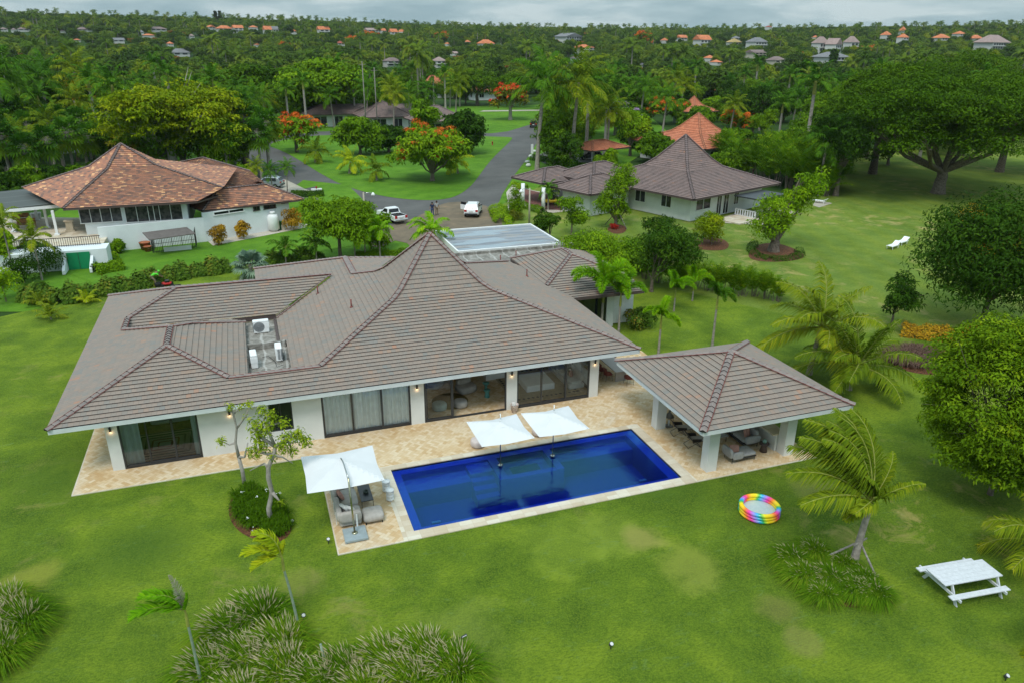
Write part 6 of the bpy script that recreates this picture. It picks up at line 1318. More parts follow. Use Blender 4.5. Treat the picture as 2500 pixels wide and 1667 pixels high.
for sx in (x0-.15,x1+.15):
    o=MB().prism([(sx-.12,yd-1.6,0),(sx-.12,yd-1.6,.35),(sx-.12,yd+.1,1.2),(sx-.12,yd+.1,0)],(.24,0,0)).build('side_wall','bluewhite_render',EL); o.location=-EL.location
o=MB(); 
for i in range(42):
    x=-13.95-i*.19; o.box((x,78.9,2.15),(.035,.035,.85))
o.box((-17.9,78.9,2.6),(8.1,.05,.06)); o.box((-17.9,78.9,1.85),(8.1,.05,.05)); o=o.build('balustrade','tile_riser',EL); o.location=-EL.location
pr=[at(*dd_(-60,290),4.1),at(*dd_(830,197),4.2),at(*dd_(540,2),4.6),at(*dd_(-120,70),4.5)]
PG=empty('pergola',(pr[1].x,pr[1].y,1.5),0,'white pergola with a dark panelled roof on the terrace of the terracotta house','pergola')
o=MB().prism(pr,(0,0,.12)).build('roof','pergola_panel' if 'pergola_panel' in MAT else 'dark_frame',PG); o.location=-PG.location
b=MB()
for a_,b_ in ((pr[0],pr[1]),(pr[1],pr[2]),(pr[2],pr[3])): m_=(a_+b_)/2; dl=b_-a_; b.box((m_.x,m_.y,m_.z-.16),(dl.length,.14,.30),math.atan2(dl.y,dl.x))
o=b.build('beam','white_paint',PG); o.location=-PG.location
for q in ((735,598),(180,560),(615,503),(480,408),(60,470)):
    p=at(*dd_(*q),1.5); o=MB().box((p.x,p.y,2.75),(.24,.24,2.5)).box((p.x,p.y,1.58),(.5,.5,.14)).build('column','white_paint',PG); o.location=-PG.location
for i,(q,rz) in enumerate((((350,510),.15),((270,440),.15))):
    p=at(*dd_(*q),1.5); b=MB(); W_=1.7
    b.box((0,0,.42),(W_,.55,.05)); b.box((0,.27,.72),(W_,.05,.5)); 
    for sx in (-W_/2+.05,W_/2-.05): b.box((sx,0,.6),(.05,.5,.05)); b.box((sx,-.22,.3),(.05,.05,.6)); b.box((sx,.25,.3),(.05,.05,.6))
    thing1('garden_bench',('brown slatted bench in front under the white pergola','brown slatted bench further back under the white pergola')[i],'bench',b,'wood',(p.x,p.y,1.5),rz)
for i,q in enumerate(((440,405),(500,395))):
    p=at(*dd_(*q),1.5); thing1('planter',('white planter by the pergola column, left one','white planter by the pergola column, right one')[i],'planter',MB().lathe([(.22,0),(.32,.75),(.28,.75)],(0,0,0),12),'white_paint',(p.x,p.y,1.5))
p=at(*dd_(905,550),1.5); thing1('stone_pedestal','cream stone pedestal at the house corner on the terrace','pedestal',MB().box((0,0,.08),(.9,.7,.16)).box((0,0,.6),(.65,.5,.95)).box((0,0,1.1),(.9,.7,.1)),'coping_stone',(p.x,p.y,1.5))
# kennel cage
kL,kR=at(*c(1035,825),0),at(*c(1325,790),0); KN=empty('kennel',((kL.x+kR.x)/2,kL.y,0),0,'black wire kennel with a grey lean-to roof against the white wall','kennel')
rL,rR,bL_,bR_=at(*c(1010,742),1.75),at(*c(1322,698),1.75),at(*c(962,692),2.1),at(*c(1262,655),2.1)
for nm,mb,mm in (('roof',MB().prism([rL,rR,bR_,bL_],(0,0,.08)),'kennel_roof'),):
    if mm not in MAT: mat(mm,(.14,.12,.11),.8,.15,3)
    o=mb.build(nm,mm,KN); o.location=-KN.location
b=MB(); nn=26
for i in range(nn+1):
    p=kL.lerp(kR,i/nn); b.box((p.x,p.y,.85),(.03 if i%6 else .07,.03,1.75))
for z in (.1,.9,1.65): m_=(kL+kR)/2; b.box((m_.x,m_.y,z),((kR-kL).length,.04,.04),math.atan2(kR.y-kL.y,kR.x-kL.x))
for i in range(7):
    for e_ in (kL,kR): b.box((e_.x,e_.y+i*.35,.85),(.03,.03,1.75))
o=b.build('cage','black_metal',KN); o.location=-KN.location
m_=kL.lerp(kR,.5); o=MB().box((m_.x+.3,m_.y-.1,.2),(2.6,.2,.42),.1).build('plinth','white_render',KN); o.location=-KN.location
for q,r_,h_,mm,nm,lab in ((c(985,800),.55,.75,'terracotta','plant_tub','larger terracotta tub beside the kennel'),(c(1000,812),.4,.5,'terracotta','plant_tub','smaller terracotta tub beside the kennel'),(c(1892,668),.3,.95,'bin_green','waste_bin','green bin beside the white gas tank')):
    if mm not in MAT: mat(mm,(.01,.16,.05),.5)
    p=at(*q,0); thing1(nm,lab,nm.replace('_',' '),MB().lathe([(r_*.75,0),(r_,h_),(r_*1.05,h_),(r_*.9,h_-.05)],(0,0,0),14),mm,(p.x,p.y,0))
p=at(*c(1853,675),0); thing1('gas_tank','tall white gas tank standing against the white wall','gas tank',MB().lathe([(.42,0),(.45,.12),(.62,.2),(.62,1.55),(.5,1.85),(.25,1.98),(.3,2.0),(.3,2.2),(.22,2.2)],(0,0,0),18),'white_paint',(p.x,p.y,0))
p=at(*c(1915,668),0); thing1('pump','small pale pump unit right of the green bin','pump',MB().box((0,0,.3),(.4,.4,.6)).tube([(0,0,.6),(.2,.0,.8),(.9,0,.3)],.04,6),'concrete_drive',(p.x,p.y,0))
# --- right neighbour
ER=house('brown_roof_house',(50,85,0),'white house with a brown flared roof and corner carport, right of the road end')
N_=at(1695,488,3.1); Rc=at(1905,448.2,3.1); ang=math.atan2(Rc.y-N_.y,Rc.x-N_.x); lu=(Rc-N_).length
u=Vector((math.cos(ang),math.sin(ang),0)); v=Vector((-math.sin(ang),math.cos(ang),0))
best=min(((abs(proj(N_+u*lu/2+v*lu/2+Vector((0,0,z*.1)))[1]-329),z*.1) for z in range(10,110)))
hz=best[1]; hm=lu/2
hip_house(ER,(N_.x,N_.y),ang,lu,lu,3.1,.5,'brown_roof_tile',flare=[(.60,hz/hm*.34),(.72,hz/hm*.50),(1,hz/hm)],inset=1.6,wins=((3,3.0,1.5,1.2,2.6),(3,7.2,1.6,1.2,2.6),(0,1.0,2.8,1.2,2.6),(0,5.2,.9,0.1,2.6),(0,6.6,1.0,.1,2.6),(0,8.8,.9,1.0,2.5)))
N1=at(1440.8,476.4,3.0); L1=at(1343,455.4,3.0); lv1=(L1-N1).length
hip_house(ER,(N1.x,N1.y),ang,9.5,lv1,3.0,.42,'brown_roof_tile',inset=1.2,wins=((0,1.8,1.6,1.1,2.5),))
hip_house(ER,((N1+u*5+v*lv1*.6).x,(N1+u*5+v*lv1*.6).y),ang,10,8,3.4,.42,'brown_roof_tile',inset=1.0)
N0=at(1326,449.5,3.0); L0=at(1241,434,3.0); 
hip_house(ER,(N0.x,N0.y),ang,9,(L0-N0).length,3.0,.40,'brown_roof_tile',walls=False)
for q in ((660,432),(920,492),(1150,345)): 
    p=at(1150+q[0]/5.227,420+q[1]/5.227,0); o=MB().tube([(p.x,p.y,0),(p.x,p.y,2.9)],[.25,.25],14).build('column','white_paint',ER); o.location=-ER.location
b=MB(); pA=at(1768,540,0); pp=[N_+u*8,N_+u*14,N_+u*14-v*3.5,N_+u*8-v*3.5]; o=b.prism([Vector((p.x,p.y,2.55)) for p in pp],(0,0,.15)).build('awning','dark_frame',ER); o.location=-ER.location
o=MB().prism([Vector((p.x,p.y,-.02)) for p in (N_+u*5,N_+u*17-v*0,N_+u*17-v*4,N_+u*5-v*3.2)],(0,0,.14)).build('patio','coping_stone',ER); o.location=-ER.location
f0,f1=at(1795,524,0.1),at(1842,534,.1); b=MB(); n_=9
for i in range(n_): p=f0.lerp(f1,i/(n_-1)); b.box((p.x,p.y,.5),(.16,.05,.75),ang-.6)
for z in (.12,.88): m_=(f0+f1)/2; b.box((m_.x,m_.y,z),((f1-f0).length+.2,.08,.1),math.atan2(f1.y-f0.y,f1.x-f0.x))
o=b.build('picket_fence','white_paint'); tag(o,'short white picket fence at the patio of the brown roofed neighbour','fence')
# --- orange roofs and further brown roofs
def far_hip(name,label,apx,apy,az,size_u,size_v,ang,m,ze=3.2,flare=True,wallm='white_render',course=.6):
    cen=at(apx,apy,az); u=Vector((math.cos(ang),math.sin(ang),0)); v=Vector((-math.sin(ang),math.cos(ang),0)); N_=cen-u*size_u/2-v*size_v/2; hm=min(size_u,size_v)/2; s=(az-ze)/hm
    e=house(name,(cen.x,cen.y,0),label); hip_house(e,(N_.x,N_.y),ang,size_u,size_v,ze,s,m,flare=[(.6,s*.36),(.74,s*.54),(1,s)] if flare else None,inset=1.3,course=course,wallm=wallm,wins=((0,2,1.8,1,2.4),(3,2,1.8,1,2.4))); return e
EO=far_hip('orange_roof_house','house with a tall bright orange tiled pyramid roof behind the brown roofed neighbour',1706,276,8.3,17,17,.35,'orange_roof_tile')
far_hip('orange_roof_house','smaller orange pyramid roofed house peeking just above the tall orange pyramid',1695,235,7,10,10,.35,'orange_roof_tile')
far_hip('orange_roof_house','orange roofed house half hidden by trees left of the royal palm with leaning trunk',1762,207,7,12,11,.3,'orange_roof_tile')
far_hip('orange_roof_house','house with a salmon orange pyramid roof beyond the island palms',1057,175,9.5,15,15,.1,'orange_roof_tile')
far_hip('orange_roof_house','orange roofed house glimpsed between the flame tree and tall coconut palm',1180,203,6,13,10,.1,'orange_roof_tile')
far_hip('orange_roof_house','orange roofed house right of the leaning royal palm',1862,232,6,12,10,.3,'orange_roof_tile')
cpo=house('orange_carport',tuple(at(1450,400,0)),'orange tiled carport on white columns over a dark car','carport'); Nn=at(1447,370,3.0); Ll=at(1379,360,3.0)
hip_house(cpo,(Nn.x,Nn.y),.35,9.5,(Ll-Nn).length,3.0,.36,'orange_roof_tile',walls=False,course=.4)
for q in ((1405,392),(1447,394),(1390,384),(1490,390)):
    p=at(*q,0); o=MB().box((p.x,p.y,1.45),(.4,.4,2.9)).build('column','white_paint',cpo); o.location=-cpo.location
EB=house('long_brown_house',tuple(at(900,310,0)),'long house with several low brown roofs beyond the grass island')
for (px,py,az,su,sv) in ((838,256,5.0,22,11),(935,246,6.5,13,13),(1068,258,6.2,13,12),(985,255,5.4,16,10)):
    cen=at(px,py,az); ang=.1; N_=cen-Vector((su/2,sv/2,0)); hip_house(EB,(N_.x,N_.y),.05,su,sv,3.1,(az-3.1)/(min(su,sv)/2),'brown_roof_tile',inset=1.2,course=.5,wins=((0,2,3,.2,2.5),(0,7,2,.2,2.5)))
far_hip('terracotta_cottage','small terracotta roof glimpsed among the fan palms at the left',105,300,5.5,12,9,.3,'orange_roof_tile')
# ------------------------------------------------------------------ things on the deck and in the rooms
def cushion(w_,d_,h_,c=(0,0,0),rz=0,tilt=None,mi=0,mb=None,puff=.35):
    """soft box as rounded superellipsoid"""
    mb=mb or MB(); n=16; m_=8; vs=[]; fs=[]; b=len(mb.v)
    Mx=Matrix.Rotation(rz,3,'Z')
    if tilt: Mx=Mx@Matrix.Rotation(tilt[1],3,tilt[0])
    sg=lambda v,p: math.copysign(abs(v)**p,v)
    for i in range(m_+1):
        ph=-math.pi/2+math.pi*i/m_
        for k in range(n):
            th=2*math.pi*(k+.5)/n; x=sg(math.cos(ph),.35)*sg(math.cos(th),puff); y=sg(math.cos(ph),.35)*sg(math.sin(th),puff); z=sg(math.sin(ph),.55)
            p=Mx@Vector((x*w_/2,y*d_/2,z*h_/2)); mb.v.append((p.x+c[0],p.y+c[1],p.z+c[2]))
    for i in range(m_):
        for k in range(n): mb.f.append((b+i*n+k,b+i*n+(k+1)%n,b+(i+1)*n+(k+1)%n,b+(i+1)*n+k)); mb.m.append(mi); mb.sm.append(True)
    return mb
def canopy(e,cx,cy,z,w_,d_,rise,name='canopy',drop=.0,sag=.12):
    n=12; mb=MB()
    for s_ in range(4):
        # each side panel from edge to top vent
        for i in range(n):
            pass
    N_=16; V=[]; 
    for j in range(N_+1):
        for i in range(N_+1):
            x=(i/N_-.5); y=(j/N_-.5); m_=max(abs(x),abs(y))*2; ang=min(abs(x),abs(y))/max(max(abs(x),abs(y)),1e-6)
            zz=rise*(1-m_) - sag*rise*math.sin(m_*math.pi)*.5*(1-ang) - .10*(1-ang)*m_**3
            pull=1-.035*(1-ang)*m_**2
            V.append((cx+x*w_*pull,cy+y*d_*pull,z+zz))
    F_=[(j*(N_+1)+i,j*(N_+1)+i+1,(j+1)*(N_+1)+i+1,(j+1)*(N_+1)+i) for j in range(N_) for i in range(N_)]
    mb.add(V,F_,0,False); o=mb.build(name,'umbrella_canvas',e); o.location=-e.location
    v_=MB(); w2=.34; T_=z+rise
    v_.add([(cx-w2,cy-w2,T_-.11),(cx+w2,cy-w2,T_-.11),(cx+w2,cy+w2,T_-.11),(cx-w2,cy+w2,T_-.11),(cx,cy,T_+.04)],[(0,1,4),(1,2,4),(2,3,4),(3,0,4)]); v_.tube([(cx,cy,T_),(cx,cy,T_+.12)],.018,6); v_.build('vent',['umbrella_canvas'],o)
    r_=MB()
    for sx in (-1,1):
        for sy in (-1,1): r_.tube([(cx,cy,T_-.08),(cx+sx*w_*.49,cy+sy*d_*.49,z-.03)],.012,5)
    r_=r_.build('ribs','steel',e); r_.location=-e.location
    return o
for i,(px,py,cx,lab) in enumerate(((1221.6,1134,10.56,'left white square parasol standing on the wall between pool and spa, by the towel basket'),(1349.2,1111,13.45,'right white square parasol standing on the wall beside the spa and long bench'))):
    e=empty('parasol',(cx,31.18,-.05),0,lab,'parasol','parasols standing in the pool')
    o=MB().tube([(cx,31.18,-.1),(cx,31.18,2.95)],.028,10).lathe([(.13,0.0),(.13,.03),(.05,.05)],(cx,31.18,.0),16).build('pole','steel',e); o.location=-e.location
    canopy(e,cx-.28,30.42,2.48,2.66,2.62,.40)
MZ=ony(852,1166,27.72).z
e=empty('cantilever_parasol',(2.67,27.63,DZ),0,'white square cantilever parasol on a grey stone base over the grey sofa','parasol')
o=MB().box((2.68,27.6,.09+DZ),(.98,.98,.09)).build('base','slate_stone',e); o.location=-e.location
b=MB(); [b.lathe([(.05,0),(.05,.05)],(2.68+sx*.4,27.6+sy*.4,DZ),8) for sx in (-1,1) for sy in (-1,1)]; o=b.build('wheels','rubber',e); o.location=-e.location
o=MB().lathe([(.13,.13),(.13,.16),(.06,.2)],(2.67,27.63,DZ),14).tube([(2.67,27.63,.15),(2.64,27.66,1.4),(2.60,27.72,MZ)],.042,10).build('pole','brass_steel' if 'brass_steel' in MAT else 'steel',e); o.location=-e.location
o=MB().tube([(2.60,27.72,MZ),(2.57,28.1,MZ+.12),(2.53,28.8,MZ+.22),(2.5,29.3,3.0)],.028,8).tube([(2.6,27.72,MZ-.2),(2.56,28.3,MZ+.1)],.02,6).build('arm','steel',e); o.location=-e.location
canopy(e,2.50,29.30,2.50,3.25,3.15,.42)
# sofa group
SX=.0
e=empty('outdoor_sofa',(2.6,29.5,DZ),0,'long grey two piece outdoor sofa under the cantilever parasol','sofa')
def part(e,name,mb,m): o=mb.build(name,m,e); o.location=-e.location; return o
part(e,'base',MB().box((2.6,29.9,.24+DZ),(.95,3.3,.28),bev=.06),'grey_fabric')
for (y,l) in ((28.7,.95),(29.95,1.35),(31.1,.85)): part(e,'seat_cushion',cushion(.82,l,.22,(2.72,y,.46+DZ)),'grey_fabric')
part(e,'backrest',cushion(.26,1.55,.50,(2.14,28.95,.62+DZ)),'grey_fabric'); part(e,'backrest',cushion(.26,1.75,.50,(2.14,30.62,.62+DZ)),'grey_fabric')
part(e,'armrest',cushion(1.0,.26,.50,(2.60,28.25,.60+DZ)),'grey_fabric')
for (x,y) in ((2.0,28.5),(2.0,29.3),(2.0,30.2),(2.0,31.1),(2.85,28.09)): part(e,'strap',MB().box((x,y,.45+DZ),(.02,.07,.62) if x<2.5 else (.07,.02,.62)),'white_paint')
e=empty('ottoman',(3.62,28.6,DZ),0,'grey square ottoman at the end of the sofa','ottoman'); part(e,'seat_cushion',cushion(.95,.92,.34,(3.62,28.6,.27+DZ)),'grey_fabric'); b=MB(); [b.box((3.62+sx*.36,28.6+sy*.36,.04+DZ),(.05,.05,.09)) for sx in (-1,1) for sy in (-1,1)]; part(e,'feet',b,'black_metal')
for (x,y,z,rz,m_,lab) in ((2.38,29.85,.78,.1,'pink_fabric','dusty pink cushion on the grey sofa under the parasol'),(2.42,28.75,.78,.5,'white_fabric','white cushion in the corner of the grey sofa'),(2.62,28.62,.76,.9,'white_fabric','second pale cushion leaning on the white one on the grey sofa')):
    tag(cushion(.48,.16,.44,(0,0,0),math.pi/2+rz,('X',-.5)).build('cushion',m_,loc=(x,y,z)),lab,'cushion')
e=empty('coffee_table',(3.55,30.25,DZ),0,'low black metal coffee table between the sofa and the white stools','table'); part(e,'table_top',MB().box((3.55,30.25,.36+DZ),(.56,1.38,.035)),'dark_frame')
for sx in (-1,1):
    for sy in (-1,1): part(e,'leg',MB().tube([(3.55+sx*.25,30.25+sy*.66,.35+DZ),(3.55+sx*.26,30.25+sy*.67,DZ)],.014,6),'black_metal')
thing1('bowl','dark green bowl candle on the black coffee table','bowl',MB().lathe([(.09,0),(.12,.02),(.13,.13),(.10,.13),(.09,.06),(0,.06)],(0,0,0),16),mat('dark_green_glaze',(.03,.045,.035),.4),(3.58,30.2,.38+DZ))
for (x,y,lab) in ((4.61,30.66,'white ribbed drum stool by the pool, farther one'),(4.64,29.86,'white ribbed drum stool by the pool, nearer one')):
    thing1('drum_stool',lab,'stool',MB().lathe([(.15,0),(.18,.03),(.18,.13),(.14,.16),(.18,.19),(.18,.30),(.14,.33),(.18,.36),(.19,.42),(.17,.50),(.2,.52),(.2,.55),(0,.56)],(0,0,0),20),'white_paint',(x,y,DZ),group='white drum stools')
# towel basket
e=empty('towel_basket',(13.2,36.42,DZ),0,'white and brown striped basket full of rolled towels by the glass doors','basket')
part(e,'basket',MB().lathe([(.16,0),(.24,.5),(.25,.52),(.22,.5),(.18,.1),(0,.1)],(13.2,36.42,DZ),18),'basket_weave' if 'basket_weave' in MAT else 'table_taupe')
rng=np.random.default_rng(3)
for i in range(9): tag(cushion(.11,.11,.26,(0,0,0),0,('X',rng.normal(0,.15))).build('rolled_towel','white_fabric',loc=(13.2+rng.uniform(-.13,.13),36.42+rng.uniform(-.13,.13),.50+DZ)),'rolled white towel in the striped basket','towel','rolled towels in the basket')
for (px,py,lab) in ((1168,1083,'round beige pouf half under the left parasol'),(1318,1055,'round beige pouf half under the right parasol')):
    p=at(px,py,.2); tag(cushion(.8,.8,.42,(0,0,0),0,None,puff=.9).build('pouf','light_fabric',loc=(p.x,p.y+.1,.22+DZ)),lab,'pouf')
# dining set at the right end of the villa
e=empty('dining_table',(21.15,40.1,DZ),0,'long taupe dining table on the deck at the right end of the villa','table')
part(e,'table_top',MB().box((21.1,40.2,.74+DZ),(1.0,4.2,.05)),'table_taupe')
for sy in (-1,1): part(e,'leg',MB().box((21.1,40.2+sy*1.85,.36+DZ),(.75,.08,.72)),'table_taupe')
def dchair(name,x,y,rz,label,group=None,m_='leather_red'):
    e=empty(name,(x,y,DZ),rz,label,'chair',group)
    cushion(.52,.5,.12,(0,0,.46)).build('seat',m_,e)
    b=MB(); k=9; pts=[]
    for i in range(k): a=math.pi*(-.05+1.1*i/(k-1)); pts.append((math.cos(a)*.29,math.sin(a)*.29))
    for i in range(k-1):
        (xa,ya),(xb,yb)=pts[i],pts[i+1]; h0=.66+.16*math.sin(math.pi*i/(k-1)); h1=.66+.16*math.sin(math.pi*(i+1)/(k-1)); b.add([(xa,ya,.42),(xb,yb,.42),(xb*1.08,yb*1.08,h1),(xa*1.08,ya*1.08,h0)],[(0,1,2,3)])
        b.add([(xa*.9,ya*.9,.42),(xb*.9,yb*.9,.42),(xb,yb,h1),(xa,ya,h0)],[(3,2,1,0)]); b.add([(xa*1.08,ya*1.08,h0),(xb*1.08,yb*1.08,h1),(xb,yb,h1),(xa,ya,h0)],[(0,1,2,3)])
    b.build('backrest',m_,e)
    for sx in (-1,1):
        for sy in (-1,1): MB().tube([(sx*.2,sy*.18,.44),(sx*.24,sy*.24,0)],.012,6).build('leg','black_metal',e)
    return e
d0=dchair('dining_chair',20.35,38.7,math.pi/2,'wine red dining chair on the left side of the taupe table, nearest','wine red dining chairs')
for i,(x,y,rz,lab) in enumerate(((20.3,39.4,math.pi/2,'second from the near end on the left side'),(20.3,40.15,math.pi/2,'third from the near end on the left side'),(20.3,40.9,math.pi/2,'fourth from the near end on the left side'),(20.3,41.6,math.pi/2,'farthest on the left side'),(21.35,37.75,math.pi,'alone at the near head'),(21.9,39.4,-math.pi/2,'on the right side behind the table'),(21.9,41.2,-math.pi/2,'farthest on the right side'))):
    q=copy_tree(d0); q.location=(x,y,DZ); q.rotation_euler.z=rz; q['label']='wine red chair '+lab+' of the taupe table'
# rooms
def room_sofa(name,x0,x1,y0,y1,h,back,label,m_='white_fabric',arm=True):
    e=empty(name,((x0+x1)/2,(y0+y1)/2,DZ),0,label,'sofa'); cx,cy=(x0+x1)/2,(y0+y1)/2
    part(e,'base',MB().box((cx,cy,.2+DZ),(x1-x0,y1-y0,.34),bev=.05),m_)
    n=3
    for i in range(n):
        if (y1-y0)>(x1-x0): part(e,'seat_cushion',cushion((x1-x0)*.8,(y1-y0)/n*.98,.2,(cx-.05,y0+(y1-y0)*(i+.5)/n,.44+DZ)),m_)
        else: part(e,'seat_cushion',cushion((x1-x0)/n*.98,(y1-y0)*.8,.2,(x0+(x1-x0)*(i+.5)/n,cy-.05,.44+DZ)),m_)
        bx={'r':(x1-.15,y0+(y1-y0)*(i+.5)/n,.26,(y1-y0)/n*.95),'b':(x0+(x1-x0)*(i+.5)/n,y1-.15,(x1-x0)/n*.95,.26)}[back]
        part(e,'back_cushion',cushion(bx[2],bx[3],.46,(bx[0],bx[1],.66+DZ)),m_)
    return e
room_sofa('living_sofa',17.4,18.45,38.1,42.2,.7,'r','long white sofa along the side glass in the living room')
room_sofa('living_sofa',14.4,17.0,42.0,43.0,.7,'b','pale blue grey sofa at the back of the living room','curtain_fabric')
thing1('marble_table','large white block coffee table on the patterned rug','table',MB().box((0,0,.21),(1.85,1.9,.42),bev=.03),'white_paint',(15.7,39.5,DZ+.02))
sheet_=MB().box((0,0,.012),(4.4,4.6,.018)); tag(sheet_.build('rug','rug_cream',loc=(15.8,39.75,DZ+.006)),'cream rug with black diamond border under the block table','rug')
o=[q for q in bpy.data.objects if q.name.startswith('rug') and q.get('category')=='rug'][0]
b=MB()
for i in range(15):
    for (x,y) in ((-2.1+i*.3,-1.95),(-1.9+i*.29,1.95),(-2.0,-1.95+i*.28),(2.0,-1.95+i*.28)): b.add([(x-.11,y,.026),(x,y-.11,.026),(x+.11,y,.026),(x,y+.11,.026)],[(0,1,2,3)])
b.build('border_pattern','rug_dark',o)
for (x,y,z,m_,lab) in ((18.0,39.3,.75,'olive_cushion','olive cushion on the long white sofa'),(17.9,39.0,.72,'pink_fabric','pink and white cushion on the long white sofa'),(18.0,41.6,.75,'rug_grey','dark grey cushion on the long white sofa'),(14.9,42.5,.75,'navy_fabric','navy cushion on the pale back sofa')):
    if m_ not in MAT: mat(m_,(.20,.18,.09),.9)
    tag(cushion(.45,.14,.42,(0,0,0),.9,('X',-.4)).build('cushion',m_,loc=(x,y,z)),lab,'cushion')
tag(MB().box((0,0,.4),(1.3,1.0,.8)).build('white_cabinet','white_paint',loc=(13.6,41.6,DZ)),'white cabinet block in the back of the open lounge','cabinet')
for (x,y,r_,m_,lab) in ((9.14,38.15,.45,'seat_teal','pale blue grey pouf behind the glass of the open lounge'),(10.4,38.1,.42,'grey_fabric','grey pouf in the open doorway of the lounge')):
    if m_ not in MAT: mat(m_,(.30,.38,.36),.9)
    tag(cushion(2*r_,2*r_,.42,(0,0,0),0,None,puff=.9).build('pouf',m_,loc=(x,y,.23+DZ)),lab,'pouf')
thing1('round_rug','olive round rug by the poufs in the lounge','rug',MB().lathe([(1.1,0),(1.1,.015),(0,.015)],(0,0,0),36),'olive_rug',(10.0,39.0,DZ+.004))
for (x,y,rz,lab) in ((11.3,40.0,.3,'big soft grey lounge chair in the open lounge'),(9.6,41.3,.8,'soft grey lounge chair at the back of the open lounge')):
    e=empty('lounge_chair',(x,y,DZ),rz,lab,'armchair'); cushion(1.25,1.1,.48,(0,0,.26),puff=.6).build('seat','grey_fabric',e); cushion(1.0,.42,.36,(.0,.28,.62),0,('X',-.2),puff=.5).build('back_cushion','grey_fabric',e)
thing1('side_table','teal pedestal side table beside the grey lounge chair','side table',MB().lathe([(.17,0),(.12,.25),(.15,.42),(.2,.45),(.2,.48),(0,.48)],(0,0,0),16),'teal',(12.3,38.85,DZ))
thing1('side_table','teal topped brass side table behind the nearer pedestal table','side table',MB().lathe([(.15,0),(.07,.25),(.15,.5),(.22,.52),(.22,.55),(0,.55)],(0,0,0),16),'teal',(12.5,39.7,DZ))
# curtains
def curtain(x0,x1,y,z0,z1,label,m_='curtain_fabric',amp=.05,group=None):
    b=MB(); n=int((x1-x0)/.035); V=[]
    for i in range(n+1):
        x=x0+(x1-x0)*i/n; yy=y+amp*math.sin(i*.9)+amp*.5*math.sin(i*.37); V+= [(x,yy,z0),(x,yy+.0,z1)]
    b.add(V,[(2*i,2*i+2,2*i+3,2*i+1) for i in range(n)],0,True); return tag(b.build('curtain',m_),label,'curtain',group)
curtain(2.5,7.1,37.02,DZ+.02,2.75,'pale sheer curtain drawn behind the wide glass door in the middle of the front')
tag(MB().box((0,0,.11),(4.5,.05,.20)).build('curtain_hem','hem_blue' if 'hem_blue' in MAT else 'curtain_fabric',loc=(4.8,37.12,DZ)),'blue grey hem band seen under the pale sheer curtain','curtain hem')
curtain(-7.35,-6.5,37.05,DZ,2.75,'pale curtain gathered at the left of the corner bedroom door'); curtain(-4.1,-3.8,37.05,DZ,2.75,'narrow pale curtain gathered at the right of the corner bedroom door')
# bedroom: striped rug and bed
e=empty('striped_rug',(-5.7,38.9,DZ),0,'rug of nested green, red and grey stripes in the corner bedroom','rug')
part(e,'ground_weave',MB().box((-5.7,38.85,.03+DZ),(3.35,3.0,.014)),'rug_white')
for i,(m_) in enumerate(('rug_grey','rug_green','rug_grey','rug_red','rug_red')):
    t=.10; w_=3.15-i*.62; h_=2.8-i*.56; b=MB(); z=.040+DZ; mk={0:'rug_grey',1:'rug_green',2:'rug_grey',3:'rug_red',4:'rug_red'}[i]
    for (cx,cy,sx,sy) in ((0,-h_/2,w_,t),(0,h_/2,w_,t),(-w_/2,0,t,h_-t),(w_/2,0,t,h_-t)): b.box((-5.7+cx,38.85+cy,z),(sx,sy,.006))
    part(e,'stripe',b,mk)
e=empty('bed',(-5.5,41.6,DZ),0,'bed with pale blue covers and wooden base in the corner bedroom','bed'); part(e,'base',MB().box((-5.5,41.6,.2+DZ),(2.3,2.3,.36)),'wood'); part(e,'mattress',cushion(2.1,2.2,.35,(-5.5,41.65,.5+DZ),puff=.15),'curtain_fabric')
# condensers on the roof
def condenser(x,y,z,rz,label,vent=True):
    e=empty('air_conditioner',(x,y,z),rz,label,'air conditioner'); MB().box((0,0,.42),(.95,.36,.80),bev=.03).build('casing','white_paint',e)
    g_=MB(); n=22
    for r_ in (.09,.15,.21,.27,.32): g_.tube([(-.12+r_*math.cos(2*math.pi*k/n),-.19,.42+r_*math.sin(2*math.pi*k/n)) for k in range(n+1)],.007,4)
    for k in range(8): a=math.pi*k/8; g_.tube([(-.12+.32*math.cos(a),-.19,.42+.32*math.sin(a)),(-.12-.32*math.cos(a),-.19,.42-.32*math.sin(a))],.005,4)
    g_.build('fan_guard','grille_grey' if 'grille_grey' in MAT else 'steel',e)
    f_=MB(); n2=24; f_.add([(-.12+.33*math.cos(2*math.pi*k/n2),-.184,.42+.33*math.sin(2*math.pi*k/n2)) for k in range(n2)],[tuple(range(n2))]); f_.build('fan_opening','vent_shadow' if 'vent_shadow' in MAT else 'fascia_dark',e)
    l_=MB(); 
    for c_ in (-.25,-.08):
        for k in range(9): l_.box((-.478,c_+.08,.16+k*.07),(.012,.13,.035))
    l_.build('coil_grille','dark_frame',e)
    for sx in (-.33,.33): MB().box((sx,0,.01),(.06,.4,.04)).build('foot','black_metal',e)
    MB().box((.36,.0,.5),(.26,.38,.3)).build('service_cover','white_paint',e)
    return e
p=at(641,811,3.1); condenser(p.x-.05,p.y+.1,3.06,0,'air conditioning unit with its round fan grille facing front in the roof well')
p=at(622,899,3.0); condenser(p.x+.0,p.y+.5,2.96,-math.pi/2+.05,'air conditioning unit at the front left of the roof well, narrow louvred end showing')
p=at(683,880,3.0); condenser(p.x+.0,p.y+.45,2.96,math.pi/2,'air conditioning unit at the front right of the roof well, pipes on its back')
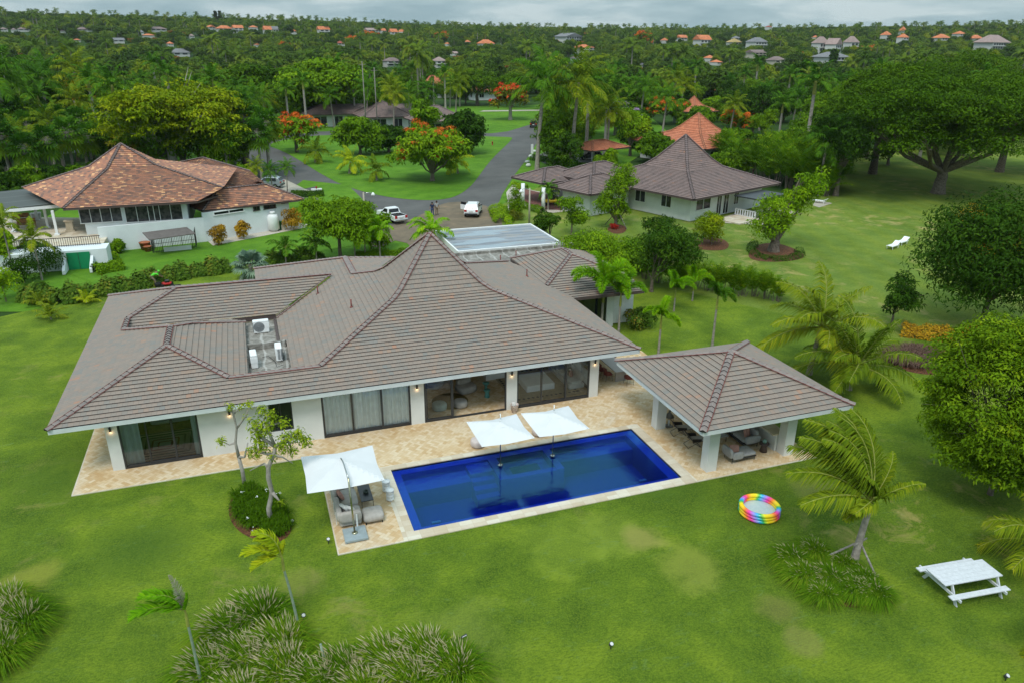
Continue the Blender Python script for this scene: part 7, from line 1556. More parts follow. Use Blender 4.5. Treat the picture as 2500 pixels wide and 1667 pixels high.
for q in (((676,886),(655,868),(640,872)),((684,884),(694,870),(693,850)),((670,880),(676,895),(692,890))):
    o=MB().tube([at(q[0][0],q[0][1],3.05),at(q[1][0],q[1][1],3.0),at(q[2][0],q[2][1],3.05)],.012,5).build('cable','rubber'); tag(o,'black cable loop on the floor of the roof well '+{676:'running left',684:'rising behind the right unit',670:'before the right unit'}[q[0][0]],'cable')
# ---- pavilion furniture
def wicker_lounger(x,y,rz,label):
    e=empty('garden_lounger',(x,y,DZ),rz,label,'lounge chair','black woven lounge chairs')
    # seat long along -y local; back at +y
    cushion(.55,.95,.08,(0,-.15,.40),0,('X',.06)).build('seat_pad','grey_fabric',e)
    b=MB(); 
    V=[(-.3,.25,.36),(.3,.25,.36),(.32,.62,.92),(-.32,.62,.92)]; b.add(V,[(0,1,2,3)]); b.add([(v[0]*.98,v[1]+.02,v[2]) for v in V],[(3,2,1,0)])
    for sx in (-1,1): b.add([(sx*.3,.3,.36),(sx*.3,-.2,.38),(sx*.36,-.15,.56),(sx*.36,.4,.62)],[(0,1,2,3)])
    b.build('woven_back','wicker_black' if 'wicker_black' in MAT else 'black_metal',e)
    for sx in (-1,1):
        MB().tube([(sx*.28,.55,.05),(sx*.3,-.1,.38),(sx*.28,-.5,.40),(sx*.28,-.65,.02)],.014,6).tube([(sx*.3,.35,.38),(sx*.28,-.2,.02)],.014,6).build('leg','black_metal',e)
    MB().tube([(-.28,.55,.05),(.28,.55,.05)],.014,6).tube([(-.28,-.65,.02),(.28,-.65,.02)],.014,6).tube([(-.28,-.2,.02),(.28,-.2,.02)],.014,6).build('crossbar','black_metal',e)
    return e
wicker_lounger(21.05,31.0,math.pi/2-.15,'black woven lounge chair beside the lantern under the pavilion'); wicker_lounger(21.1,29.65,math.pi/2-.1,'black woven lounge chair behind the front column under the pavilion')
e=empty('lantern',(20.85,32.0,DZ),0,'tall metal and glass lantern with a white candle beside the far pavilion column','lantern')
b=MB(); 
for sx in (-1,1):
    for sy in (-1,1): b.tube([(20.85+sx*.17,32+sy*.17,DZ),(20.85+sx*.17,32+sy*.17,.62+DZ)],.014,5)
b.box((20.85,32,.03+DZ),(.4,.4,.05)); b.lathe([(.29,.62),(.12,.82),(.05,.9),(.05,.95),(.09,.97),(.03,1.02)],(20.85,32,DZ),8); part(e,'frame',b,'lantern_metal' if 'lantern_metal' in MAT else 'fascia_dark')
part(e,'candle',MB().lathe([(.05,.05),(.05,.38),(0,.39)],(20.85,32,DZ),10),'white_paint')
def daybed(x,y,rz,w_,label,left_back=True):
    e=empty('outdoor_sofa',(x,y,DZ),rz,label,'sofa'); cushion(w_,.85,.18,(0,0,.38),puff=.2).build('seat_cushion','mid_grey' if 'mid_grey' in MAT else 'grey_fabric',e)
    MB().box((0,0,.25),(w_*.98,.82,.06)).build('frame','dark_frame',e)
    cushion(.16,.85,.55,(-w_/2-.02,0,.55),0,('Y',-.12),puff=.25).build('backrest','mid_grey',e); cushion(w_*.42,.14,.42,(-w_*.27,-.40,.45),0,None,puff=.25).build('armrest','mid_grey',e)
    for sx in (-1,1):
        for sy in (-1,1): MB().tube([(sx*w_*.45,sy*.34,.25),(sx*w_*.45,sy*.34,0)],.018,6).build('leg','black_metal',e)
    return e
mat('mid_grey',(.33,.335,.34),.9,.08,6,bump=.2,bscale=70)
daybed(22.55,27.75,0,1.5,'grey daybed with one pink cushion at the open front of the pavilion')
tag(cushion(.52,.16,.40,(0,0,0),-.25,('X',-.35)).build('cushion','pink_fabric',loc=(22.12,27.72,.72)),'crumpled pink cushion on the grey daybed in the pavilion','cushion')
e=empty('outdoor_sofa',(23.85,30.0,DZ),0,'long grey sofa against the counter wall in the pavilion','sofa')
part(e,'base',MB().box((23.8,30.1,.24+DZ),(.95,3.2,.12)),'dark_frame')
for y in (29.0,30.1,31.2): part(e,'seat_cushion',cushion(.8,1.08,.2,(23.7,y,.42+DZ),puff=.2),'mid_grey'); part(e,'back_cushion',cushion(.22,1.05,.5,(24.15,y,.66+DZ),puff=.3),'mid_grey')
part(e,'armrest',cushion(.95,.2,.42,(23.8,28.42,.52+DZ),puff=.25),'mid_grey')
for (x,y) in ((23.4,28.5),(24.2,28.5),(23.4,31.6)): part(e,'leg',MB().tube([(x,y,.2),(x,y,DZ)],.02,6),'black_metal')
for (x,y,rz,lab) in ((23.75,28.9,.5,'pink cushion on the long pavilion sofa, front one'),(23.95,29.05,.9,'pink cushion on the long pavilion sofa, rear one')): tag(cushion(.5,.15,.46,(0,0,0),rz,('X',-.3)).build('cushion','pink_fabric',loc=(x,y,.76)),lab,'cushion')
e=empty('low_table',(22.6,29.9,DZ),0,'low grey square table in the middle of the pavilion','table'); part(e,'table_top',MB().box((22.5,29.9,.36+DZ),(1.0,1.0,.05)),'mid_grey'); b=MB(); [b.tube([(22.5+sx*.42,29.9+sy*.42,.35),(22.5+sx*.42,29.9+sy*.42,DZ)],.018,6) for sx in (-1,1) for sy in (-1,1)]; part(e,'legs',b,'black_metal')
thing1('side_table','round dark side table beside the pavilion sofa','side table',MB().lathe([(.2,0),(.12,.4),(.12,.42),(.27,.45),(.27,.48),(0,.48)],(0,0,0),20),'fascia_dark',(24.2,27.95,DZ))
thing1('vase','round sea green vase on the dark side table','vase',MB().lathe([(.05,0),(.11,.08),(.12,.15),(.07,.24),(.05,.25)],(0,0,0),16),'sea_glass' if 'sea_glass' in MAT else 'teal',(24.2,27.95,DZ+.48))
# ---- lawn things
p=gp(1852,1258); pc=at(1852.5,1250,.0)
def rainbow_mat():
    g=G('rainbow_vinyl'); tc=g.n('ShaderNodeTexCoord').outputs['Object']; sp=g.n('ShaderNodeSeparateXYZ'); g.l(tc,sp.inputs[0])
    a=g.math('DIVIDE',g.math('ARCTAN2',sp.outputs[1],sp.outputs[0]),2*math.pi/4); 
    a=g.math('FRACT',g.math('ADD',g.math('ADD',a,g.math('MULTIPLY',sp.outputs[2],.35)),4.1))
    col=g.ramp(a,[(0,(.90,.70,.01)),(.2,(.92,.60,.02)),(.36,(.95,.16,.03)),(.5,(.85,.04,.35)),(.64,(.35,.25,.75)),(.76,(.02,.40,.75)),(.88,(.05,.45,.08)),(1,(.85,.80,.02))]); return g.fin(col,.25,.5)
rainbow_mat()
e=empty('paddling_pool',(pc.x,pc.y,GZ),0,'round rainbow coloured inflatable paddling pool on the lawn','paddling pool')
for k in range(3):
    R0=.83; r_=.095; b=MB(); n=44; m_=12; V=[]
    for i in range(n):
        a=2*math.pi*i/n
        for j in range(m_): t=2*math.pi*j/m_; V.append(((R0+r_*1.15*math.cos(t))*math.cos(a),(R0+r_*1.15*math.cos(t))*math.sin(a),.095+k*.15+r_*math.sin(t)))
    b.add(V,[(i*m_+j,((i+1)%n)*m_+j,((i+1)%n)*m_+(j+1)%m_,i*m_+(j+1)%m_) for i in range(n) for j in range(m_)],0,True); b.build('ring','rainbow_vinyl',e)
g=G('shallow_water'); tc=g.n('ShaderNodeTexCoord').outputs['Object']; g.fin(g.ramp(g.noise(tc,6,5),[(.3,(.42,.52,.52)),(.7,(.50,.58,.58))]),.12,.5)
MB().lathe([(.79,.10),(.79,.19)],(0,0,0),40).build('water','shallow_water',e)
# picnic table
q=[at(2306,1428,.75),at(2446,1403,.75),at(2400,1364,.75),at(2260,1386,.75)]; cen=(q[0]+q[2])/2; an=math.atan2((q[1]-q[0]).y,(q[1]-q[0]).x)
e=empty('picnic_table',(cen.x,cen.y,GZ),an,'white painted picnic table with attached benches on the lawn','picnic table'); L_=(q[1]-q[0]).length; W_=(q[3]-q[0]).length
b=MB()
for i in range(5): b.box((0,-W_/2+W_*(i+.5)/5,.75),(L_,W_/5-.006,.04))
b.build('table_top','picnic_paint',e)
for s_ in (-1,1):
    b=MB(); 
    for i in range(2): b.box((0,s_*(W_/2+.34+.13*(i-.5)),.44),(L_,.125,.04))
    b.build('bench','picnic_paint',e)
for sx in (-1,1):
    x=sx*(L_/2-.28)
    MB().box((x,0,.40),(.06,W_+1.15,.10)).build('crossbeam','picnic_paint',e)
    for s_ in (-1,1): MB().prism([(x+.06,s_*(W_/2-.14),.73),(x+.06,s_*(W_/2-.02),.73),(x+.06,s_*(W_/2+.40),0),(x+.06,s_*(W_/2+.26),0)],(.05,0,0)).build('leg','picnic_paint',e)
for (px,py,lab,k) in ((714,1281,'small black spotlight at the edge of the grass bed under the plumerias',0),(802,1326,'small black spotlight just left of the stone parasol base',0),(742,1513,'round white faced spotlight beside the yellow bent palm',1),(1131,1566,'square floodlight on the lawn above the lower right grass mass',2),(1491,1583,'tiny white spotlight at the bottom middle of the lawn',1),(2454,1661,'white faced spotlight at the bottom right photo corner',1)):
    p=gp(px,py); e=empty('garden_spotlight',(p.x,p.y,GZ),.3,lab,'spotlight'); MB().tube([(0,0,0),(0,0,.16)],.02,6).build('stake','dark_frame',e)
    if k==2: MB().box((0,0,.25),(.24,.08,.2),0,0,('X',.7)).build('housing','dark_frame',e); MB().box((0,-.035,.275),(.18,.02,.15),0,0,('X',.7)).build('lens','white_fabric',e)
    else: MB().tube([(0,.06,.14),(0,-.03,.26)],[.05,.085],10).build('housing','dark_frame',e); MB().tube([(0,-.03,.262),(0,-.034,.27)],[.068,.066],10).build('lens','white_fabric',e)
# sun loungers on the far lawn
def slounger(x,y,rz,label,z=-.03):
    e=empty('sun_lounger',(x,y,z),rz,label,'sun lounger'); MB().box((0,.25,.36),(.62,1.25,.04)).build('seat','white_paint',e); MB().box((0,-.62,.52),(.62,.7,.04),0,0,('X',-.5)).build('backrest','white_paint',e)
    b=MB(); [b.box((sx*.31,0.1,.33),(.04,1.7,.06)) for sx in (-1,1)]; b.build('frame','white_paint',e)
    for sx in (-1,1):
        for yy in (-.5,.7): MB().box((sx*.29,yy,.17),(.04,.05,.34)).build('leg','white_paint',e)
    return e
p=at(2180,606,0); slounger(p.x,p.y,1.9,'white sun lounger on the dry lawn, nearer one of the pair'); p=at(2202,596,0); slounger(p.x,p.y,1.9,'white sun lounger on the dry lawn, farther one of the pair with a raised back')
p=at(2002,496,0); e=slounger(p.x,p.y,.6,'white garden chair on the small pad beyond the two lobed tree')
# ---- cars
def car(name,loc,rz,label,body,L_=4.2,W_=1.78,H_=1.6,kind='suv',cat='car'):
    e=empty(name,loc,rz,label,cat); hw=W_/2; b=MB()
    # side profile (y forward)
    if kind=='pickup': prof=[(-2.5,.45),(-2.5,.95),(-2.45,1.0),(-.75,1.0),(-.70,1.02),(-.55,1.62),(.35,1.62),(.95,1.08),(2.2,.98),(2.45,.8),(2.45,.42)]
    elif kind=='jeep': prof=[(-2.0,.5),(-2.0,1.2),(-1.95,1.9),(.4,1.9),(.7,1.25),(1.9,1.15),(2.0,.6)]
    else: prof=[(-2.08,.38),(-2.1,.75),(-2.02,1.02),(-1.72,1.50),(-1.45,H_-.02),(.1,H_),(.45,1.52),(1.02,1.05),(1.85,.93),(2.08,.70),(2.1,.38)]
    n=len(prof); s=L_/4.2 if kind!='pickup' else L_/5
    def xw(z): return hw*(1 if z<1.0 else 1-.22*min(1,(z-1.0)/.6))
    V=[]; 
    for sx in (-1,1):
        for (y,z) in prof: V.append((sx*xw(z),y*s,z))
    F_=[tuple(range(n-1,-1,-1)),tuple(range(n,2*n))]+[(i,(i+1)%n,n+(i+1)%n,n+i) for i in range(n)]
    b.add(V,F_); ob=b.build('body',body,e); fix_normals(ob)
    md=ob.modifiers.new('bevel','BEVEL'); md.width=.05; md.segments=2; md.angle_limit=.5
    gl=MB()
    def pane(p): gl.add(p,[tuple(range(len(p)))])
    if kind=='suv':
        pane([(-xw(1.12)*.86,-2.0*s,1.12),(xw(1.12)*.86,-2.0*s,1.12),(xw(1.45)*.84,-1.79*s,1.46),(-xw(1.45)*.84,-1.79*s,1.46)]); pane([(-.68,1.0*s,1.1),(.68,1.0*s,1.1),(.6,.5*s,1.5),(-.6,.5*s,1.5)])
        for sx in (-1,1): pane([(sx*(xw(1.08)+.012),-1.5*s,1.10),(sx*(xw(1.08)+.012),.75*s,1.10),(sx*(xw(1.5)+.012),.3*s,1.48),(sx*(xw(1.5)+.012),-1.4*s,1.48)])
    elif kind=='pickup':
        pane([(-.66,-.70*s,1.12),(.66,-.70*s,1.12),(.6,-.60*s,1.52),(-.6,-.60*s,1.52)]); pane([(-.66,.9*s,1.15),(.66,.9*s,1.15),(.6,.4*s,1.55),(-.6,.4*s,1.55)])
        for sx in (-1,1): pane([(sx*(xw(1.1)+.012),-.5*s,1.14),(sx*(xw(1.1)+.012),.7*s,1.14),(sx*(xw(1.5)+.012),.3*s,1.52),(sx*(xw(1.5)+.012),-.45*s,1.52)])
        MB().box((0,-1.6*s,1.012),(1.45,1.6*s,.02)).build('cargo_bed','rubber',e)
    else:
        for sx in (-1,1): pane([(sx*(hw*.83),-1.7,1.3),(sx*(hw*.83),.4,1.3),(sx*(hw*.81),.3,1.75),(sx*(hw*.81),-1.7,1.75)])
        pane([(-.6,-2.02,1.3),(.6,-2.02,1.3),(.6,-1.99,1.75),(-.6,-1.99,1.75)])
    for k_ in range(1): gl.build('windows','dark_glass',e)
    wr=.34
    for sx in (-1,1):
        for yy in (-1.3*s,1.32*s):
            w_=MB().tube([(sx*(hw-.18),yy,wr),(sx*(hw+.02),yy,wr)],[wr,wr],18).build('wheel','rubber',e); MB().tube([(sx*(hw+.02),yy,wr),(sx*(hw+.035),yy,wr)],[wr*.6,wr*.55],12).build('rim','steel',w_)
    rear=-2.12*s if kind=='suv' else (-2.52*s if kind=='pickup' else -2.03)
    for sx in (-1,1):
        MB().box((sx*(hw-.2),rear+.04,.88 if kind!='jeep' else 1.0),(.30,.10,.22 if kind=='suv' else .3)).build('tail_light','tail_red',e)
        MB().box((sx*(hw-.25),-rear-.05,.78),(.34,.1,.16)).build('headlight','white_fabric',e)
        MB().box((sx*(hw+.1),.55*s,1.12),(.2,.12,.14)).build('mirror','black_metal' if body!='car_white' else 'dark_frame',e)
    MB().box((0,rear+.02,.47),(W_*.92,.14,.22),bev=.03).build('bumper','dark_frame' if kind!='pickup' else 'steel',e)
    MB().box((0,rear-.01,.80),(.5,.02,.14)).build('licence_plate','white_fabric',e)
    if kind=='suv':
        for sx in (-1,1): MB().tube([(sx*.62,-1.3*s,H_+.04),(sx*.62,.1*s,H_+.05)],.02,5).build('roof_rail','steel',e)
    return e
p=(at(1146,531,0)+at(1184,533,0))/2; sv=car('parked_car',(p.x+.1,p.y+2.0,-.02),-.42,'white compact SUV with its left door open on the dusty apron','car_white')
dr=MB().box((-.0,0,0),(.06,1.0,.62),bev=.02); o=dr.build('open_door','car_white',sv,loc=(-1.28,.45,.80),rot=(0,0,1.0)); MB().box((0,0,.48),(.03,.85,.34)).build('door_window','dark_glass',o)
p=at(972,548,0); pk=car('pickup_truck',(p.x-.3,p.y+2.3,-.02),.28,'white pickup truck parked beside the rounded green tree','car_white',5.0,1.75,1.6,'pickup','pickup truck')
p=at(678,458,0); car('parked_car',(p.x-1.2,p.y+.4,-.01),1.15,'silver blue car parked behind the terracotta roof end','car_silver')
p=at(1440,392,0); car('parked_car',(p.x+.5,p.y+1,-.02),1.3,'dark car in the shade of the orange carport','car_black')
p=at(1306,312,0); car('off_road_car',(p.x,p.y+1,0),-.4,'olive green off road car driving away up the narrow road','car_olive',4.0,1.8,1.9,'jeep')
# golf cart
p=at(1150+900/5.227,420+430/5.227,0); e=empty('golf_cart',(p.x+1.2,p.y,0),1.5,'yellow golf cart parked under the brown roofed carport','golf cart')
MB().box((0,0,.55),(1.15,2.2,.35),bev=.08).box((0,.95,.75),(1.0,.4,.35),bev=.06).build('body','cart_yellow',e); MB().box((0,-.2,.85),(1.0,.5,.16),bev=.04).box((0,-.5,1.1),(1.0,.12,.45),bev=.04).build('seat','rubber',e); MB().box((0,-.1,1.85),(1.2,1.9,.06),bev=.02).build('roof','dark_frame',e)
b=MB(); [b.tube([(sx*.52,sy*.8-.1,.6),(sx*.52,sy*.75-.1,1.84)],.02,5) for sx in (-1,1) for sy in (-1,1)]; b.build('roof_posts','black_metal',e)
for sx in (-1,1):
    for yy in (-.8,.8): MB().tube([(sx*.45,yy,.24),(sx*.6,yy,.24)],[.24,.24],14).build('wheel','rubber',e)
# ---- lamps, poles, hydrant
def street_lamp(px,py,top,armdx,label,hidden=False):
    b=at(px,py,0); h=top_z(b,top); e=empty('street_lamp',(b.x,b.y,0),0,label,'street lamp'); MB().tube([(0,0,-.2),(0,0,h)],[.13,.09],8).build('pole','concrete_drive',e)
    s=1 if armdx>0 else -1; MB().tube([(0,0,h-.35),(s*.35,0,h-.10),(s*.8,0,h-.05),(s*1.0,0,h-.15)],.03,6).build('arm','steel',e)
    MB().lathe([(.05,.22),(.16,.1),(.24,-.05),(.2,-.12),(0,-.16)],(s*1.08,0,h-.3),12).build('lamp_head','white_paint',e); return e
street_lamp(1292,546,460,-1,'street lamp on a concrete pole beside the clipped cypress'); street_lamp(893,560,470,1,'street lamp rising out of the feathery tree behind the villa')
for (bx,by,tp,lab) in ((895,330,150,'tall grey pole among the trees beyond the grass island, left one'),(922,320,165,'tall grey utility pole beyond the grass island, right one'),(1918,270,165,'leaning dark utility pole left of the cypress columns')):
    b=at(bx,by,0); h=top_z(b,tp); e=empty('utility_pole',(b.x,b.y,0),0,lab,'utility pole'); MB().tube([(0,0,0),(0,0,h)],[.16,.1],7).build('pole','timber_prop',e); MB().box((0,0,h-.7),(1.6,.1,.1)).build('crossarm','timber_prop',e)
p=at(1202,355,0); thing1('fire_hydrant','red fire hydrant on the grass island near the junction','hydrant',MB().lathe([(.16,0),(.16,.05),(.11,.08),(.11,.6),(.15,.62),(.13,.72),(.05,.8),(0,.82)],(0,0,0),12).tube([(-.22,0,.48),(.22,0,.48)],.06,8),'hydrant_red',(p.x,p.y,-.02))
p=at(773,466,0); e=empty('water_valve',(p.x,p.y,-.02),0,'small white box with a red valve at the pale driveway','valve box'); MB().box((0,0,.15),(1.5,.4,.3)).build('box','white_paint',e); MB().lathe([(.1,.3),(.12,.6),(0,.7)],(0,0,0),8).build('valve','hydrant_red',e)
for i,(px,py) in enumerate(((1304,372),(1296,385),(1287,398),(1290,407))):
    p=at(px,py,0); o=MB().lathe([(.3,0),(.38,.2),(.3,.45),(.1,.55)],(0,0,0),8).build('white_rock','white_render',loc=(p.x,p.y,-.02),scale=(1.3,.9,.8+.2*(i%2))); tag(o,'white painted boulder beside the road, '+('farthest of four','second farthest','third farthest','nearest of four')[i],'boulder','white boulders beside the road')
for (a,b_,lab) in (((1299,356),(1299,376),'white sign post at the road edge beside the tall palms'),):
    p=at(*b_,0); thing1('sign_post',lab,'post',MB().box((0,0,.9),(.45,.2,1.8)),'white_paint',(p.x,p.y,0))
p=at(1003,572,0)
# garden hose and mower
o=MB().tube([at(275,698,.02),at(290,700,.02),at(300,701,.02),at(306,704,.02),at(310,711,.02),at(312,716,.02)],.035,6).build('garden_hose',mat('hose_teal',(.03,.22,.20),.5)); tag(o,'teal garden hose lying on the lawn behind the villa','hose')
p=at(430,702,0); tag(MB().box((0,0,.12),(.9,.4,.2),.1,bev=.08).build('black_bag','rubber',loc=(p.x,p.y,0)),'flat black object on the grass just behind the roof ridge','bag')
p=at(405,698,0); e=empty('lawn_mower',(p.x,p.y,GZ),-1.45,'red and black lawn mower pushed by the gardener','lawn mower'); MB().box((0,.1,.22),(.55,.8,.2),bev=.06).build('deck','tail_red',e); MB().box((0,.15,.42),(.34,.4,.24),bev=.06).build('engine','black_metal',e); MB().box((0,-.6,.22),(.5,.55,.34),bev=.08).build('grass_bag','rubber',e)
MB().tube([(-.24,-.2,.3),(-.24,-1.1,.9),(.24,-1.1,.9),(.24,-.2,.3)],.015,6).build('handle','black_metal',e)
for sx in (-1,1):
    for yy in (-.25,.5): MB().tube([(sx*.26,yy,.13),(sx*.34,yy,.13)],[.14,.14],12).build('wheel','rubber',e)
# ---- people (skinned figures)
def skin_mesh(name,verts,edges,radii,mats,parent=None,sub=2):
    me=bpy.data.meshes.new(name); me.from_pydata(verts,edges,[]); o=link(name,me,parent); md=o.modifiers.new('skin','SKIN'); md.use_smooth_shade=True
    for i,r_ in enumerate(radii):
        sv=me.skin_vertices[0].data[i]; sv.radius=(r_,r_) if not hasattr(r_,'__len__') else r_; sv.use_root=(i==0)
    s_=o.modifiers.new('sub','SUBSURF'); s_.levels=sub; s_.render_levels=sub; me.materials.append(MAT[mats]); return o
def person(loc,rz,label,top,bottom,pose='stand',seed=0,group=None):
    e=empty('person',loc,rz,label,'person',group)
    if pose=='stand':
        J={'pel':(0,0,.95),'sp':(0,0,1.15),'ch':(0,0,1.38),'nk':(0,0,1.52),'hd':(0,.02,1.64),'ht':(0,.02,1.72),'sl':(-.19,0,1.43),'sr':(.19,0,1.43),'el':(-.26,.02,1.15),'er':(.26,.03,1.15),'wl':(-.26,.14,.92),'wr':(.22,.25,1.05),'hl':(-.10,0,.9),'hr':(.10,0,.9),'kl':(-.12,.03,.5),'kr':(.12,.0,.5),'al':(-.12,0,.08),'ar':(.13,-.02,.08),'tl':(-.13,.16,.04),'tr':(.15,.14,.04)}
    else:  # bending over the mower
        J={'pel':(0,-.15,.92),'sp':(0,-.0,1.08),'ch':(0,.22,1.22),'nk':(0,.36,1.30),'hd':(0,.47,1.30),'ht':(0,.54,1.32),'sl':(-.20,.26,1.20),'sr':(.20,.26,1.20),'el':(-.26,.45,.98),'er':(.26,.45,.98),'wl':(-.18,.62,.86),'wr':(.18,.62,.86),'hl':(-.11,-.16,.88),'hr':(.11,-.16,.88),'kl':(-.16,-.05,.48),'kr':(.15,.08,.5),'al':(-.18,-.32,.10),'ar':(.16,.0,.08),'tl':(-.19,-.16,.04),'tr':(.17,.17,.04)}
    K_=list(J); idx={k:i for i,k in enumerate(K_)}
    E_=[('pel','sp'),('sp','ch'),('ch','nk'),('nk','hd'),('hd','ht'),('ch','sl'),('sl','el'),('el','wl'),('ch','sr'),('sr','er'),('er','wr'),('pel','hl'),('hl','kl'),('kl','al'),('al','tl'),('pel','hr'),('hr','kr'),('kr','ar'),('ar','tr')]
    Rr={'pel':.13,'sp':.12,'ch':.14,'nk':.055,'hd':.098,'ht':.07,'sl':.06,'sr':.06,'el':.043,'er':.043,'wl':.03,'wr':.03,'hl':.09,'hr':.09,'kl':.06,'kr':.06,'al':.045,'ar':.045,'tl':.035,'tr':.035}
    V=[J[k] for k in K_]; ED=[(idx[a],idx[b]) for a,b in E_]; RR=[Rr[k] for k in K_]
    # hands: palm with five fingers
    for s_,wk,ek in ((-1,'wl','el'),(1,'wr','er')):
        w0=Vector(J[wk]); d=(w0-Vector(J[ek])).normalized(); pal=w0+d*.07; V.append(tuple(pal)); RR.append(.032); ED.append((idx[wk],len(V)-1)); pi_=len(V)-1; side=d.cross(Vector((0,0,1))).normalized()
        for f_ in range(4): V.append(tuple(pal+d*(.075+.01*(1.5-abs(f_-1.5)))+side*(.024*(f_-1.5))+Vector((0,0,-.015)))); RR.append(.010); ED.append((pi_,len(V)-1))
        V.append(tuple(pal+d*.02+side*.055*s_)); RR.append(.011); ED.append((pi_,len(V)-1))
    skin_mesh('body',V,ED,RR,'skin',e)
    def sub_(name,keys,ed,grow,m_,cut={}):
        kk=list(keys); v_=[cut.get(k,J.get(k)) for k in kk]; skin_mesh(name,v_,[(kk.index(a),kk.index(b)) for a,b in ed],[Rr.get(k,.05)+grow for k in kk],m_,e)
    mid=lambda a,b,t=.5: tuple(Vector(J[a]).lerp(Vector(J[b]),t))
    sub_('shirt',['sp','pel','ch','nk','sl','sr','el','er'],[('pel','sp'),('sp','ch'),('ch','nk'),('ch','sl'),('ch','sr'),('sl','el'),('sr','er')],.018,top,{'nk':mid('ch','nk',.6),'el':mid('sl','el',.8),'er':mid('sr','er',.8)})
    sub_('trousers',['pel','hl','kl','al','hr','kr','ar'],[('pel','hl'),('hl','kl'),('kl','al'),('pel','hr'),('hr','kr'),('kr','ar')],.016,bottom)
    sub_('shoes',['al','tl'],[('al','tl')],.012,'rubber'); sub_('shoes',['ar','tr'],[('ar','tr')],.012,'rubber')
    h=Vector(J['hd']); cap_=MB().lathe([(.108,0),(.112,.04),(.09,.10),(.04,.135),(0,.14)],(h.x,h.y-.012,h.z+.0),12); cap_.build('hair','hair_black' if pose=='stand' else top,e)
    f_=MB(); hy=h.y+.094
    for sx in (-1,1): f_.lathe([(.012,-.006),(.012,.006)],(h.x+sx*.034,hy,h.z+.005),6); f_.box((h.x+sx*.1,h.y+.0,h.z-.005),(.02,.035,.055))
    f_.box((h.x,hy+.012,h.z-.02),(.024,.03,.04)).box((h.x,hy-.004,h.z-.058),(.045,.012,.01)); f_.build('face','skin',e)
    return e
p=at(1056,528,0); person((p.x,p.y,-.02),2.6,'man in a dark navy shirt standing behind the bright palm on the apron','shirt_navy','jeans')
p=at(1068,526,0); person((p.x,p.y+.3,-.02),3.4,'man in a pale grey shirt standing beside the man in navy','shirt_grey','khaki')
p=at(384,694,0); person((p.x-.1,p.y-.6,GZ),-1.5,'gardener in a bright green hooded shirt bending over the lawn mower','shirt_green','khaki','bend')
# ------------------------------------------------------------------ houses among the far trees
KEEP=[]   # (x0,y0,x1,y1,depth) things the trees in front must not hide
mat('white_wall_far',(.56,.56,.54),.9,.04); mat('cream_wall_far',(.50,.46,.38),.9,.08); mat('dark_opening',(.04,.045,.05),.5,.1)
mat('roof_orange_far',(.60,.20,.09),.9,.2,.5); mat('roof_brown_far',(.22,.165,.155),.9,.15,.5); mat('roof_grey_far',(.20,.20,.21),.9,.12,.5); mat('roof_pink_far',(.33,.24,.22),.9,.12,.5); mat('roof_red_far',(.33,.09,.06),.9,.15,.5)
def far_house(px,yt,w_,hh,style,roof,label,wall='white_wall_far',ang=.25,storeys=1,D=None,name='far_house'):
    """px: centre, yt: roof top row, w_: width, hh: visible height in pixels"""
    yb=yt+hh
    if D is None:
        g_=on_ground(px,yb+4); D=g_ and (g_-Vector((0,0,HC))).length
        if D is None or D>1180: D=1120
    r_=ray(px,yb); P=Vector((0,0,HC))+r_*(D/r_.length); dep=depth(P); m_=dep/FPX; Wd=w_*m_; zt=HC+(ray(px,yt)*(D/r_.length)).z; gz=ground_z(P.x,P.y)-1.0
    z0=min(P.z,gz) if P.z>gz else gz
    tot=zt-P.z; rh=tot*(.62 if storeys==1 else .42); ze=zt-rh; dp=max(8,min(Wd*.6,16))
    e=empty(name,(P.x,P.y,gz),ang,label,'house'); off=0; w2,d2=Wd/2*.92,dp/2
    MB().box((0,0,(z0+ze)/2-gz),(2*w2*.9,2*d2*.88,ze-z0)).build('wall',wall,e)
    b=MB(); zz=ze-gz; zt_=zt-gz
    if style=='hip':
        k=min(w2,d2)*.95; b.add([(-w2,-d2,zz),(w2,-d2,zz),(w2,d2,zz),(-w2,d2,zz),(-w2+k,0,zt_),(w2-k,0,zt_)],[(0,1,5,4),(1,2,5),(2,3,4,5),(3,0,4),(3,2,1,0)])
    elif style=='pyr': b.add([(-w2,-d2,zz),(w2,-d2,zz),(w2,d2,zz),(-w2,d2,zz),(0,0,zt_)],[(0,1,4),(1,2,4),(2,3,4),(3,0,4),(3,2,1,0)])
    elif style=='gable': b.add([(-w2,-d2,zz),(w2,-d2,zz),(w2,d2,zz),(-w2,d2,zz),(-w2,0,zt_),(w2,0,zt_)],[(0,1,5,4),(2,3,4,5),(3,2,1,0),(3,0,4),(1,2,5)])
    else: b.add([(-w2,-d2,zz),(w2,-d2,zz),(w2,d2,zz),(-w2,d2,zz),(0,-d2,zt_),(0,d2,zt_)],[(0,4,5,3),(1,2,5,4),(3,2,1,0),(0,1,4),(2,3,5)])
    b.build('roof',roof,e)
    hw=ze-P.z
    if hw*FPX/dep>2.5:
        n=max(2,int(Wd/5)); 
        for s_ in range(storeys):
            zc=P.z-gz+hw*(s_+.5)/storeys
            for i in range(min(n,7)):
                x=-w2*.8+2*w2*.8*(i+.5)/min(n,7); MB().box((x,-d2*.88-.03,zc),(2*w2*.8/min(n,7)*.62,.1,hw/storeys*.55)).build('window','dark_opening',e)
            if s_: MB().box((0,-d2*.88-.5,P.z-gz+hw*s_/storeys),(2*w2*.9,1.0,.3)).build('balcony',wall,e)
    KEEP.append((px-w_/2,yt,px+w_/2,yt+hh*(.55 if storeys==1 else .7),dep)); return e
O_,B_,G_,K_,R_='roof_orange_far','roof_brown_far','roof_grey_far','roof_pink_far','roof_red_far'
